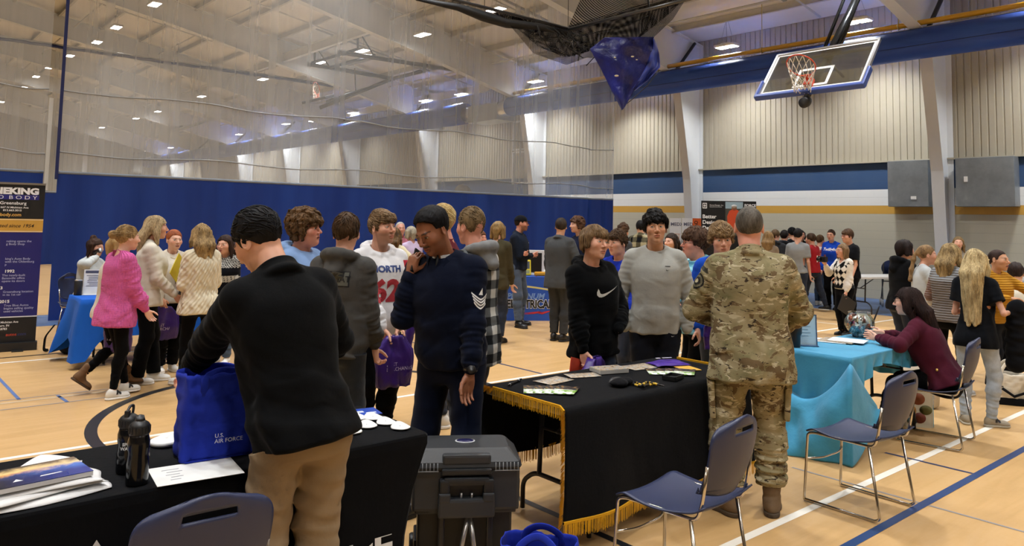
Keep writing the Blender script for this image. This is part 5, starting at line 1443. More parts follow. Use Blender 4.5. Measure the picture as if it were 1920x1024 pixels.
p = at(1012, 1060, 3.25); tote((p[0], p[1], 0.002), math.atan2(-p[1], -p[0]) - .15, .33, .18, .34, MBLUEBAG, 'royal blue cloth bag with upright handles on the floor by the rolling case', hl=.05, seed=8)
# ---- folding tables
def folding_table(name, label, x0, x1, y0, y1, z, legs, topmat, mat=MLEG):
    r = thing(name, label, 'table', ((x0 + x1) / 2, (y0 + y1) / 2, 0)); L, Wd = x1 - x0, y1 - y0
    b = MB(); b.box((0, 0, z - .022), (L, Wd, .044), None, .01); b.build('tabletop', topmat, r)
    along = L >= Wd
    for s in (-1, 1):
        c_ = s * ((L if along else Wd) / 2 - .27)
        P = (lambda a, q_, zz: (a, q_, zz)) if along else (lambda a, q_, zz: (q_, a, zz))
        hw_ = (Wd if along else L) / 2
        b = MB(); b.tube(fillet([P(c_ + s * .02, -hw_ + .06, 0.012), P(c_ + s * .02, -hw_ + .06, .17), P(c_ + s * .02, -hw_ + .16, .24), P(c_ + s * .02, hw_ - .16, .24), P(c_ + s * .02, hw_ - .06, .17), P(c_ + s * .02, hw_ - .06, .012)], .05), .014, 8)
        for q_ in (-.13, .13): b.tube([P(c_ + s * .02, q_, .24), P(c_, q_, z - .04)], .014, 8)
        b.tube([P(c_, -.13, .50), P(c_, .13, .50)], .008, 6); b.tube([P(c_ + s * .01, 0, .50), P(c_ - s * .38, 0, z - .05)], .010, 6); b.build('leg', mat, r)
    return r
CX0, CX1, CY0, CY1 = 2.83, 4.50, 2.85, 3.55
folding_table('folding_table', 'folding table with bare steel legs under the gold-fringed black cloth', CX0 + .02, CX1 - .02, CY0 + .02, CY1 - .02, TZ - .006, True, plain('b9b6ae', .5))
r = thing('tablecloth', 'black cloth with gold fringe draped over the middle table', 'tablecloth', ((CX0 + CX1) / 2, (CY0 + CY1) / 2, 0))
hx, hy = (CX1 - CX0) / 2, (CY1 - CY0) / 2
prof = [(-hy - .012, .17), (-hy - .020, .30), (-hy - .016, .50), (-hy - .010, .68), (-hy - .006, TZ - .02), (-hy + .012, TZ + .001), (-hy + .05, TZ + .002), (0, TZ + .002), (hy - .05, TZ + .002), (hy - .012, TZ + .001), (hy + .006, TZ - .02), (hy + .012, .6), (hy + .014, .42), (hy + .016, .30)]
s_ = np.concatenate([[0], np.cumsum(np.hypot(*np.diff(np.array(prof), axis=0).T))]); 
n5 = noise2(12)
def clf(u, v):
    q_ = v * s_[-1]; y = np.interp(q_, s_, [a for a, _ in prof]); z = np.interp(q_, s_, [a for _, a in prof]); x = -hx - .008 + (2 * hx + .016) * u
    hang = max(0, TZ - .02 - z); w = .022 * hang / .5 * math.sin(x * 8.5 + (1 if y > 0 else 0)) + .012 * hang * n5(x * 1.5, z, 1)
    dz = 0.
    return (x + .02 * hang * (1 if u > .5 else -.6), y + w * (1 if y > 0 else -1) - (0.0 if y > 0 else .02 * hang), z + dz)
b = MB(); b.grid(clf, 90, 110, .004); b.build('cloth', MBLACKCLOTH, r)
b = MB(); fr = random.Random(2)
def fringe(P0, P1, n, ln, out):
    P0, P1 = Vector(P0), Vector(P1); d = (P1 - P0); o_ = Vector(out)
    b.add([P0 + o_ * .006, P1 + o_ * .006, P1 + o_ * .006 + Vector((0, 0, .014)), P0 + o_ * .006 + Vector((0, 0, .014)), P0 - o_ * .004, P1 - o_ * .004, P1 - o_ * .004 + Vector((0, 0, .014)), P0 - o_ * .004 + Vector((0, 0, .014))], [(0, 1, 2, 3), (7, 6, 5, 4), (3, 2, 6, 7), (0, 4, 5, 1)])
    for i in range(n):
        p = P0 + d * ((i + fr.random() * .5) / n); l = ln * fr.uniform(.86, 1.08) * (1.12 if fr.random() < .04 else 1); w = d.normalized() * (d.length / n * .52); q_ = o_ * fr.uniform(.002, .010); sw_ = w * fr.uniform(-.7, .7)
        b.add([p - w + q_, p + w + q_, p + w * .6 + q_ + sw_ - Vector((0, 0, l)), p - w * .6 + q_ + sw_ - Vector((0, 0, l))], [(0, 1, 2, 3)])
def along(pts, nper, ln, out):
    for a, c_ in zip(pts, pts[1:]): fringe(a, c_, max(2, int((Vector(c_) - Vector(a)).length * nper)), ln, out)
near = [tuple(Vector(clf(i / 30, 0)) + Vector((0, -.003, 0))) for i in range(31)]; far = [clf(i / 30, 1) for i in range(31)]
along(near, 260, .065, (0, -1, 0)); along(far, 220, .07, (0, 1, 0))
left = [tuple(Vector(clf(0, v)) + Vector((-.004, 0, 0))) for v in np.linspace(.325, .67, 16)]; along(left, 260, .055, (-1, 0, 0))
right = [tuple(Vector(clf(1, v)) + Vector((.004, 0, 0))) for v in np.linspace(.325, .67, 16)]; along(right, 240, .055, (1, 0, 0))
for v0, v1 in ((0, .325), (.67, .99)):
    P_ = [Vector(clf(0, v)) for v in np.linspace(v0, v1, 60)]
    for p in P_:
        for k in range(4): b.add([p + Vector((-.004, -.004, .004 * k)), p + Vector((-.004, .004, .004 * k - .006)), p + Vector((-.026 - .01 * fr.random(), .003, -.012 + .004 * k - .02 * fr.random())), p + Vector((-.024, -.004, .004 * k - .006))], [(0, 1, 2, 3)])
b.build('fringe', MGOLD, r)
# ---- papers on the middle table
def flatcard(px, py, w, h, rz, label, mats, name='flyer', cat='flyer', th=.0015, z=TZ + .006, n=1, spread=.03, group=None):
    p = G(px, py, z); r = thing(name, label, cat, (p[0], p[1], z), rz, group)
    return r
t = NT('photo_print'); co = t.coord(); MPHOTO = t.done(t.bsdf(t.ramp(t.noise(co, 34., 5, .7), [(.30, srgb('3d3129')), (.42, srgb('9a8672')), (.50, srgb('c9b79c')), (.60, srgb('7a8a96')), (.72, srgb('dfe2e4'))]), .25))
t = NT('green_white_print'); co = t.coord(); sx_ = t.n('SeparateXYZ', {0: co}).outputs; MGREENP = t.done(t.bsdf(t.mix(t.math('GREATER_THAN', t.math('ADD', sx_[1], t.math('MULTIPLY', t.noise(co, 30., 4), .03)), .022), t.mix(t.math('GREATER_THAN', t.noise(co, 22., 3), .52), srgb('e6ece2'), srgb('7fae46')), t.ramp(t.noise(co, 40., 4), [(.4, srgb('17181a')), (.55, srgb('3a3a3c')), (.62, srgb('b98a4a'))])), .3))
def cards(px, py, w, h, rz, n, dx, dy, da, mat, label, gname):
    for i in range(n):
        p = G(px, py, TZ + .006); c_, s2 = math.cos(rz), math.sin(rz); ox, oy = dx * i, dy * i
        r = thing('flyer', label[i] if isinstance(label, (list, tuple)) else label, 'flyer', (p[0] + c_ * ox - s2 * oy, p[1] + s2 * ox + c_ * oy, TZ + .0065 + .002 * i), rz + da * i, gname)
        b = MB(); b.grid(lambda u, v: ((u - .5) * w, (v - .5) * h, .001 + .006 * (u - .5) ** 2), 6, 4, .001); b.build('sheet', mat, r)
cards(1003, 731, .13, .20, -.72, 4, .058, -.006, -.09, MGREENP, 'green and white leaflet fanned out near the fringed left end of the table', 'fanned leaflets at the left end')
cards(1232, 697, .13, .20, -.72, 4, .058, -.006, -.09, MGREENP, 'green and white leaflet fanned out near the soldier', 'fanned leaflets beside the soldier')
cards(1038, 714, .22, .14, .1, 1, 0, 0, 0, MPHOTO, 'photo leaflet behind the fanned leaflets at the fringed end', None)
cards(1092, 704, .21, .12, -.35, 1, 0, 0, 0, MPHOTO, 'photo leaflet beside the black pouch in the middle of the table', None)
cards(1200, 688, .24, .16, -.1, 1, 0, 0, 0, MPHOTO, 'photo leaflet just in front of the purple bag on the table', None)
p = G(1142, 697, TZ + .006); r = thing('booklet_stack', 'small stack of booklets in front of the boy in black', 'booklets', (p[0], p[1], TZ + .006), -.3); b = MB(); b.box((0, 0, .012), (.21, .14, .024), None, .002); b.build('page_block', plain('b9b7b2', .4), r); b = MB(); b.box((0, 0, .0248), (.21, .14, .0012)); b.build('cover', MPHOTO, r)
p = G(1252, 684, TZ + .006); r = thing('plastic_bag', 'shiny purple plastic bag lying on the black tablecloth', 'bag', (p[0], p[1], TZ + .006), -.35); nn = noise2(21)
MPURPLE = plain('40218a', .30, 0., .15, .3, 60.)
b = MB(); b.grid(lambda u, v: ((u - .5) * .26, (v - .5) * .17, .004 + .030 * (math.sin(PI * min(max(u, .02), .98)) * math.sin(PI * min(max(v, .02), .98))) ** .5 + .006 * nn(u, v, 0.)), 30, 22, .002); b.build('bag_body', MPURPLE, r)
b = MB(); b.box((-.07, .01, .045), (.03, .02, .0012)); b.box((.0, .01, .0455), (.07, .012, .0012)); b.build('printed_mark', plain('d6cfe6', .5), r)
p = G(1285, 690, TZ + .006); r = thing('envelope', 'yellow envelope edge under the purple bag', 'envelope', (p[0], p[1], TZ + .0065), -.35); b = MB(); b.box((0, 0, .0015), (.12, .20, .003)); b.build('sheet', plain('d9a93a', .5), r)
p = G(1168, 722, TZ + .006); r = thing('glasses_pouch', 'black soft pouch with its strap in the middle of the table', 'pouch', (p[0], p[1], TZ + .006), .15)
V, Q_ = mesh_sdf([('u', 0, sd_ell((0, 0, .020), (.085, .042, .022))), ('u', .02, sd_ell((-.05, 0, .018), (.05, .05, .018))), ('i', 0, sd_plane((0, 0, .001), (0, 0, -1))), ('d', 0, lambda p, f=sines(3, 60): .003 * f(p))], .004, (-.15, -.08, 0), (.12, .08, .06)); link('pouch_body', npmesh('pouch', V, Q_), cloth('131316'), r)
b = MB(); b.tube(fillet([(-.06, .05, .01), (-.02, .065, .03), (.05, .06, .03), (.11, .035, .012)], .03), .010, 6, flat=(.3, 1.2)); b.build('strap', plain('2a2a2c', .5), r)
rr = random.Random(9)
for i in range(6):
    p = G(1193 + 7 * i, 724 + 1.5 * (i % 3), TZ + .006); r = thing('pen', 'black and yellow pen in the small heap beside the black pouch', 'pen', (p[0], p[1], TZ + .012 + .008 * (i % 3)), rr.uniform(0, 3), 'pens by the pouch')
    b = MB(); b.lathe([(.0015, -.07), (.0055, -.06), (.0060, .05), (.0045, .07)], n=10, R=Matrix.Rotation(PI / 2, 3, 'Y')); b.build('barrel', plain('141416', .3), r)
    b = MB(); b.lathe([(.0066, -.02), (.0066, .012)], n=10, R=Matrix.Rotation(PI / 2, 3, 'Y')); b.lathe([(.0064, .035), (.0064, .042)], n=10, R=Matrix.Rotation(PI / 2, 3, 'Y')); b.build('print_band', plain('d8b23a', .4), r)
p = G(1262, 711, TZ + .006); r = thing('phone_box', 'small shallow black tray near the soldier', 'tray', (p[0], p[1], TZ + .006), .25); r.name = 'tray'
b = MB(); b.box((0, 0, .004), (.13, .09, .008), None, .002)
for s in (-1, 1): b.box((s * .061, 0, .014), (.008, .09, .026), None, .002); b.box((0, s * .041, .014), (.13, .008, .026), None, .002)
b.build('tray_body', MBLACKPL, r)
p = G(965, 719, TZ + .006); r = thing('pen', 'black pen lying alone near the fringed end of the table', 'pen', (p[0], p[1], TZ + .013), .45)
b = MB(); b.lathe([(.002, -.10), (.007, -.085), (.0075, .075), (.005, .10)], n=10, R=Matrix.Rotation(PI / 2, 3, 'Y')); b.build('barrel', plain('17171a', .25), r); b = MB(); b.lathe([(.0082, .05), (.0082, .06)], n=10, R=Matrix.Rotation(PI / 2, 3, 'Y')); b.lathe([(.0082, -.075), (.0082, -.07)], n=10, R=Matrix.Rotation(PI / 2, 3, 'Y')); b.build('metal_band', MALU, r)
# ---- stacking chairs
def chair(x, y, rz, label, proto=[None]):
    if proto[0] is not None:
        r = copy_tree(proto[0]); r.location = (x, y, 0); r.rotation_euler = (0, 0, rz); r['label'] = label; return r
    r = thing('stacking_chair', label, 'chair', (x, y, 0), rz, 'blue stacking chairs'); proto[0] = r
    def seatf(u, v):
        xx = .22 - .46 * u; yy = (v - .5) * 2; w = .222 + .012 * math.sin(PI * u)
        z = .445 - .030 * math.sin(PI * min(1, u * 1.05)) ** 1.2 + .018 * yy * yy - (.030 * max(0, (.12 - u) / .12) ** 1.5) + .028 * max(0, (u - .86) / .14) ** 2
        return (xx, yy * w, z)
    b = MB(); b.grid(seatf, 26, 20, -.008); b.build('seat', MSHELL, r)
    def bp(a, t_):      # back surface: a -1..1, t 0..1
        w = .215 * (1 - .10 * (1 - t_) ** 2) * (1 if t_ < .6 else max(1 - ((t_ - .6) / .405) ** 4, .0) ** .25)
        zz = .50 + .325 * t_ + .035 * (1 - a * a) * t_ ** 3 + .03 * (a * a) * (1 if t_ < .1 else 0)
        return (-.235 - .085 * t_ + .050 * a * a - .02 * math.sin(PI * t_), a * w, zz)
    b = MB(); nu, nv = 40, 34; vs = [Vector(bp(-1 + 2 * i / nu, j / nv)) for j in range(nv + 1) for i in range(nu + 1)]; fs = []
    for j in range(nv):
        for i in range(nu):
            a, t_ = -1 + 2 * (i + .5) / nu, (j + .5) / nv
            if ((a / .42) ** 2 + ((t_ - .86) / .05) ** 2 < 1) and t_ < .895: continue      # hand hole
            fs.append((j * (nu + 1) + i, j * (nu + 1) + i + 1, (j + 1) * (nu + 1) + i + 1, (j + 1) * (nu + 1) + i))
    n0 = len(vs); back = [v + Vector((-.010, 0, 0)) for v in vs]; edge = {}
    for f in fs:
        for q_ in range(4):
            e = (f[q_], f[(q_ + 1) % 4]); k_ = (min(e), max(e)); edge.setdefault(k_, []).append(e)
    f2 = [tuple(n0 + i for i in reversed(f)) for f in fs]; rim = [(e[0][1], e[0][0], n0 + e[0][0], n0 + e[0][1]) for e in edge.values() if len(e) == 1]
    b.add(vs + back, fs + f2 + rim, True); b.build('backrest', MSHELL, r)
    for s in (1, -1):
        b = MB(); b.tube(fillet([(-.250, s * .205, .66), (-.225, s * .205, .50), (-.20, s * .205, .42), (.17, s * .205, .425), (.215, s * .21, .415), (.235, s * .222, .02), (.235, s * .222, .011), (-.21, s * .222, .011), (-.235, s * .222, .03), (-.17, s * .208, .42)], .035), .0085, 8); b.build('sled_frame', MCHROME, r)
    b = MB(); b.tube(fillet([(.222, -.217, .26), (.18, -.10, .255), (.18, .10, .255), (.222, .217, .26)], .05), .006, 8); b.build('cross_bar', MCHROME, r)
    return r
chair(3.03, 2.27, PI / 2 + .10, 'blue chair with chrome sled frame in front of the gold-fringed table')
chair(4.81, 2.27, PI / 2 - .03, 'blue chair with chrome sled frame standing between the soldier and the teal table')
chair(6.72, 2.54, PI / 2 + .14, 'blue chair on which the woman in maroon sits')
chair(.885, 2.70, PI / 2 - .05, 'dark blue chair with its back to the viewer at the lettered black table')
# ---- rolling case
cpos = (2.40, 3.13); ca = math.atan2(-cpos[1], -cpos[0]) + .07
r = thing('rolling_case', 'black two-part rolling tool case with telescopic handle between the tables', 'tool case', (cpos[0], cpos[1], 0), ca)
b = MB(); b.box((0, 0, .405), (.32, .52, .20), None, .015); b.box((.0, 0, .305), (.30, .49, .03), None, .008); b.build('upper_box', MGREYPL, r)
b = MB(); hxl, hyl = .165, .265
lid = [(hxl, hyl, .50), (hxl, hyl, .535), (hxl - .045, hyl - .05, .585), (hxl - .05, hyl - .055, .59)]
rings = []
for z, ins in ((.500, 0), (.512, -.006), (.535, 0), (.580, .045), (.588, .055)): rings.append(densify(rrect(hxl - ins, hyl - ins, .03, z), 80))
vs = np.concatenate(rings); b.add(vs.tolist(), [(i * 80 + j, i * 80 + (j + 1) % 80, (i + 1) * 80 + (j + 1) % 80, (i + 1) * 80 + j) for i in range(4) for j in range(80)] + [tuple(range(320, 400))], False)
b.box((.135, 0, .545), (.07, .235, .05), None, .012); b.build('lid', MGREYPL, r)
b = MB(); b.lathe([(0, .589), (.05, .589), (.05, .592), (0, .592)], n=28, R=Matrix.Diagonal((.72, 1, 1))); b.build('badge_rim', plain('d9dbe0', .3), r)
b = MB(); b.lathe([(0, .590), (.043, .590), (.043, .5935), (0, .5935)], n=28, R=Matrix.Diagonal((.72, 1, 1))); b.build('badge', plain('1e1f4a', .3), r)
for s in (1, -1):
    b = MB()
    for k in range(7): y = s * (.14 + .018 * k); b.tube([(.172, y, .535), (.176, y, .508), (.178, y, .495)], .0022, 5)
    b.tube([(.178, s * .135, .498), (.178, s * .255, .498)], .0025, 5); b.build('hinge', plain('7d8083', .4, .3), r)
b = MB(); b.box((.178, 0, .495), (.03, .24, .028), None, .008); b.box((.185, 0, .455), (.045, .22, .035), None, .012)
for s in (1, -1): b.box((.185, s * .105, .425), (.05, .05, .08), None, .01)
b.build('front_handle', MBLACKPL, r)
b = MB(); b.box((.19, 0, .335), (.06, .27, .085), None, .012); 
for s in (1, -1): b.box((.195, s * .105, .385), (.055, .055, .04), None, .008)
b.build('latch_block', MGREYPL, r)
for s in (1, -1): b = MB(); b.tube([(.19, s * .025, .37), (.19, s * .025, .40)], .006, 8); b.build('latch_pin', MALU, r)
b = MB(); b.box((-.02, 0, .165), (.27, .46, .26), None, .012)
for s in (1, -1): b.box((-.02, s * .235, .08), (.2, .02, .13), None, .01)
b.build('lower_box', plain('141517', .5, 0., .1, .1, 300.), r)
for s in (1, -1):
    b = MB(); b.box((.17, s * .115, .165), (.028, .030, .27), None, .008); b.build('handle_tube', plain('26272a', .3, .3), r)
b = MB(); b.tube([(.185, .02, .29), (.21, .06, .02)], .008, 6, flat=(.5, 1.6)); b.tube([(.185, .01, .29), (.20, -.045, .02)], .008, 6, flat=(.5, 1.6)); b.build('luggage_strap', MALU, r)
for s in (1, -1):
    b = MB(); b.lathe([(.0, -.02), (.045, -.02), (.05, -.01), (.05, .01), (.045, .02), (0, .02)], (-.12, s * .245, .051), 20, Matrix(((1, 0, 0), (0, 0, 1), (0, -1, 0)))); b.build('wheel', MBLACKPL, r)
for s in (1, -1):
    b = MB(); b.box((.0, s * .268, .40), (.10, .014, .14), None, .006); b.box((.0, s * .274, .36), (.05, .012, .10), None, .005); b.build('side_latch', MBLACKPL, r)
# ---- teal table
TX0, TX1, TY0, TY1 = 5.62, 7.18, 2.70, 3.30
folding_table('folding_table', 'folding table hidden under the turquoise cloth', TX0 + .02, TX1 - .02, TY0 + .02, TY1 - .02, TZ - .006, True, plain('c9c7c0', .5))
t = NT('turquoise_cloth'); co = t.coord(); MTEAL = t.done(t.bsdf(t.ramp(t.noise(co, 3., 4), [(.3, srgb('2f86ae')), (.7, srgb('3d98c0'))]), .75, 0., t.bump(t.noise(co, 9., 4, .6), .25, .03), **{'Sheen Weight': .15}))
r = thing('tablecloth', 'turquoise cloth with a loose swag draped over the table beside the soldier', 'tablecloth', ((TX0 + TX1) / 2, (TY0 + TY1) / 2, 0)); hx, hy = (TX1 - TX0) / 2, (TY1 - TY0) / 2
n6 = noise2(31)
b = MB(); rings = []; K = 200
ring0 = densify(rrect(hx + .004, hy + .004, .02, 0), K)
def hang(x, y):     # how far the cloth drops at this spot of the edge
    if x < -hx + .03: return .46
    if y < 0 and x < -hx + .30: return .30 - (x + hx) * .5
    if y < 0: return .13 + .04 * math.sin(x * 6)
    if x > hx - .03: return .35
    return .30
for j in range(15):
    v = j / 14; rr_ = []
    for i in range(K):
        x, y, _ = ring0[i]; h_ = hang(x, y); d_ = h_ * v; nx_ = np.array([x, y]) / (np.hypot(x / hx, y / hy) + 1e-6); s2 = i / K * 2 * PI
        fold = (.012 + .05 * d_) * math.sin(s2 * 26 + 2.5 * v) + .02 * d_ * n6(x * 2, y * 2, d_ * 3); o_ = np.array([np.sign(x) if abs(x) > hx - .03 else 0, np.sign(y) if abs(y) > hy - .03 else 0]); o_ = o_ / (np.linalg.norm(o_) + 1e-6)
        e_ = .06 * d_ + fold * v
        if j == 0: e_ = 0
        rr_.append((x + o_[0] * e_, y + o_[1] * e_, TZ + .002 - (.0 if j == 0 else d_ + .004)))
    rings.append(np.array(rr_))
inner = [ring0 * np.array([.985, .97, 0]) + np.array([0, 0, TZ + .004])]
vs = np.concatenate(inner + rings); b.add(vs.tolist(), [(i * K + j, (i + 1) * K + j, (i + 1) * K + (j + 1) % K, i * K + (j + 1) % K) for i in range(len(rings)) for j in range(K)] + [tuple(range(K))], True)
b.build('cloth', MTEAL, r)
# the loose corner, swagging from the near-left corner to the floor
b = MB()
def swag(u, v):     # a gathered fold across the end of the table, running out to a loose corner
    if u <= .7:
        s_ = u / .7; zt = .55 + .15 * s_ - .92 * s_ * (1 - s_); zb = .006; bx_, by_ = -hx, hy - 2 * hy * s_; ox, oy = -1., -.5 * max(0, s_ - .7) / .3
    else:
        s_ = (u - .7) / .3; zt = .70 - .36 * s_; zb = .006 + .33 * s_ ** 1.6; bx_, by_ = -hx + .36 * s_ - .02, -hy - .02; ox, oy = -1 + s_, -.6
    z = zt + (zb - zt) * v; roll = .13 * (1 - math.exp(-9 * v)) * (1 if u <= .7 else 1 - .6 * s_); f_ = (.022 + .03 * v) * math.sin(11 * u + 4.5 * v * (1.4 - u)) + .012 * math.sin(27 * u - 6 * v)
    o_ = .015 + roll + .05 * v + f_ * min(1, 4 * v + .15)
    return (bx_ + ox * o_, by_ + oy * o_ * .6, max(z + .02 * math.exp(-((v - .06) / .05) ** 2), .005))
b.grid(swag, 90, 50, .003); b.build('swag', MTEAL, r)
p = G(1492, 652, TZ); r = thing('tumbler', 'tall black tumbler on the turquoise table beside the soldier', 'tumbler', (p[0], p[1], TZ + .005)); dd = proj(p)[2]; hh = 56 / FPX * dd
b = MB(); b.lathe([(0, 0), (.034, 0), (.036, .01), (.038, hh * .38), (.048, hh * .46), (.050, hh * .93), (.048, hh * .95)], n=24); b.build('cup', plain('141517', .35), r); b = MB(); b.lathe([(.050, hh * .93), (.050, hh * .985), (.044, hh), (0, hh)], n=24); b.build('lid', plain('1d1e20', .3), r); b = MB(); b.box((-.036, -.032, hh * .84), (.016, .016, .024), rotz(.8), .003); b.build('logo_mark', plain('a9acb0', .3, .6), r)
p = G(1508, 650, TZ); r = thing('sign_holder', 'clear sign holder with a pale blue sheet behind the tumbler', 'sign', (p[0] + .03, p[1] + .03, TZ + .005), math.atan2(-p[1], -p[0]) + .22)
tl = Matrix.Rotation(-.12, 3, 'Y'); b = MB(); b.box(tuple(tl @ Vector((0, 0, .12))), (.004, .22, .24), tl); b.build('paper', plain('b5d3e2', .5), r); b = MB()
for s in (1, -1): b.box(tuple(tl @ Vector((.003, s * .11, .12))), (.008, .008, .245), tl)
b.box(tuple(tl @ Vector((.003, 0, .242))), (.008, .23, .006), tl); b.box((.02, 0, .004), (.09, .22, .006)); b.build('acrylic_frame', plain('3c5678', .25), r); b = MB()
for k in range(6): b.box(tuple(tl @ Vector((.0035, -.02 * (k % 2), .20 - .025 * k))), (.001, .13, .004), tl)
b.build('print', plain('7f9fb2', .5), r)
for i, (x_, y_, a, m_) in enumerate(((1556, 641, .3, MPAPER), (1572, 642, .15, MPHOTO), (1590, 643, .25, MPAPER))):
    p = G(x_, y_, TZ); r = thing('brochure', ('white brochure nearest the sign holder on the turquoise table', 'picture brochure in the middle of the pile on the turquoise table', 'white brochure at the candy bowl end of the pile')[i], 'brochure', (p[0], p[1], TZ + .006 + .006 * i), a); b = MB(); b.box((0, 0, .003), (.22, .28, .005), None, .001); b.build('sheet', m_, r)
p = G(1612, 633, TZ); r = thing('candy_bowl', 'round glass bowl full of wrapped candy on the turquoise table', 'bowl', (p[0], p[1], TZ + .005)); R0 = .125
pf = [(.055, .0), (.065, .006), (.06, .02), (.095, .05), (.122, .10), (.120, .15), (.095, .19), (.085, .20), (.095, .215)]
b = MB(); b.lathe(pf, n=32, caps=False); b.lathe([(q_ - .004, z + .003) for q_, z in pf], n=32, caps=False); b.build('glass_bowl', glassmat('f4fbfb', .25), r)
cc = ['1c1c22', 'd8d8d8', '7a1f22', 'c84a20', '2a2a30', 'e6e6e6', '50505a']; rr = random.Random(5)
for i in range(90):
    z = rr.uniform(.02, .165); mr = np.interp(z, [.0, .05, .1, .15, .18], [.045, .08, .105, .10, .08]) - .012; a = rr.uniform(0, 6.28); q_ = mr * (rr.uniform(.55, 1) if z < .14 else rr.uniform(0, 1)) ; c_ = thing('wrapped_candy', 'small foil wrapped candy inside the glass bowl', 'candy', (p[0] + q_ * math.cos(a), p[1] + q_ * math.sin(a), TZ + .005 + z), 0, 'candy in the glass bowl')
    c_.rotation_euler = (rr.uniform(0, 3), rr.uniform(0, 3), rr.uniform(0, 3)); b = MB(); w = rr.uniform(.010, .016); b.tube([(-.03, 0, 0), (-.018, 0, 0), (-.014, 0, 0), (0, 0, 0), (.014, 0, 0), (.018, 0, 0), (.03, 0, 0)], [w * .9, w * .3, w, w * 1.05, w, w * .3, w * .9], 6); b.build('wrapper', plain(rr.choice(cc) if a < 5.2 or a > 6.1 else 'd8451c', .25), c_)
r = thing('pen', 'dark pen standing in the candy bowl rim', 'pen', (p[0] + .085, p[1] - .075, TZ + .12)); r.rotation_euler = (.25, .28, 0); b = MB(); b.lathe([(.003, 0), (.007, .02), (.007, .15), (.003, .17)], n=8); b.build('barrel', plain('25262b', .4), r)
# ---- bags under and beyond the turquoise table
def gift(px, py, w, d, h, rz, mat, label, art=None, name='gift_bag'):
    p = G(px, py); r = thing(name, label, 'bag', p, rz); b = MB(); b.box((0, 0, h / 2), (d, w, h), None, .006); b.build('bag_body', mat, r)
    if art: art(r)
    return r
fc = lambda px, py: math.atan2(-G(px, py)[1], -G(px, py)[0])
def art1(r):
    b = MB(); b.box((.082, 0, .15), (.002, .20, .30)); b.build('print_ground', plain('e0dccb', .6), r)
    for (cy_, cz_, ry_, rz_, c_) in ((.0, .24, .055, .05, '8a4a2a'), (.06, .15, .05, .04, '66683a'), (-.06, .14, .045, .05, 'a87a3a'), (.01, .08, .05, .045, '7a3a30'), (-.05, .05, .04, .03, '3d6a74')):
        b = MB(); b.lathe([(0, .0), (1, 0), (1, .002), (0, .002)], (.083, cy_, cz_), 20, Matrix(((0, 0, 1), (0, ry_, 0), (rz_, 0, 0)))); b.build('print_motif', plain(c_, .6), r)
gift(1717, 797, .24, .16, .34, fc(1717, 797) + .25, plain('d8d2bd', .5), 'white bag printed with colourful round motifs under the chair of the woman in maroon', art1)
def art2(r): lettering('YOUR', (.0725, .02, .05), (0, .2, 1), (0, -1, .1), .09, MWLET, r, bold=.002)
gift(1738, 797, .10, .14, .33, fc(1738, 797) + .05, plain('58b4d6', .5), 'light blue bag with white lettering under the chair of the woman in maroon', art2)
def trimT(r):
    b = MB(); b.box((0, 0, .035), (.195, .37, .07), None, .01); b.build('black_base', cloth('16171a'), r)
    lettering('T', (.098, -.12, .12), (0, 1, 0), (0, 0, 1), .09, plain('17181a', .6), r, thick=.004)
    b = MB(); b.tube([(.10, .15, .30), (.11, .13, .14), (.11, .02, .09), (.11, -.08, .16)], .012, 6, flat=(.4, 1.3)); b.build('shoulder_strap', cloth('16171a'), r)
p = G(1893, 757); tote((p[0], p[1], .002), fc(1893, 757) + .2, .36, .18, .30, cloth('d9d2c2'), 'natural canvas tote with black base and straps on the floor by the seated visitor', hl=.12, seed=17, trim=trimT, hmat=cloth('e2ddd0'))
p = G(1770, 710); r = thing('plastic_bin', 'pale rounded bag standing on the floor behind the jeans of the blonde woman', 'bag', (7.9, 3.1, 0)); r.name = 'shopping_bag'
b = MB(); b.lathe([(.12, .003), (.15, .03), (.17, .25), (.15, .42), (.12, .45)], n=20, R=Matrix.Diagonal((.6, 1, 1))); b.build('bag_body', plain('cfc6b6', .6), r)
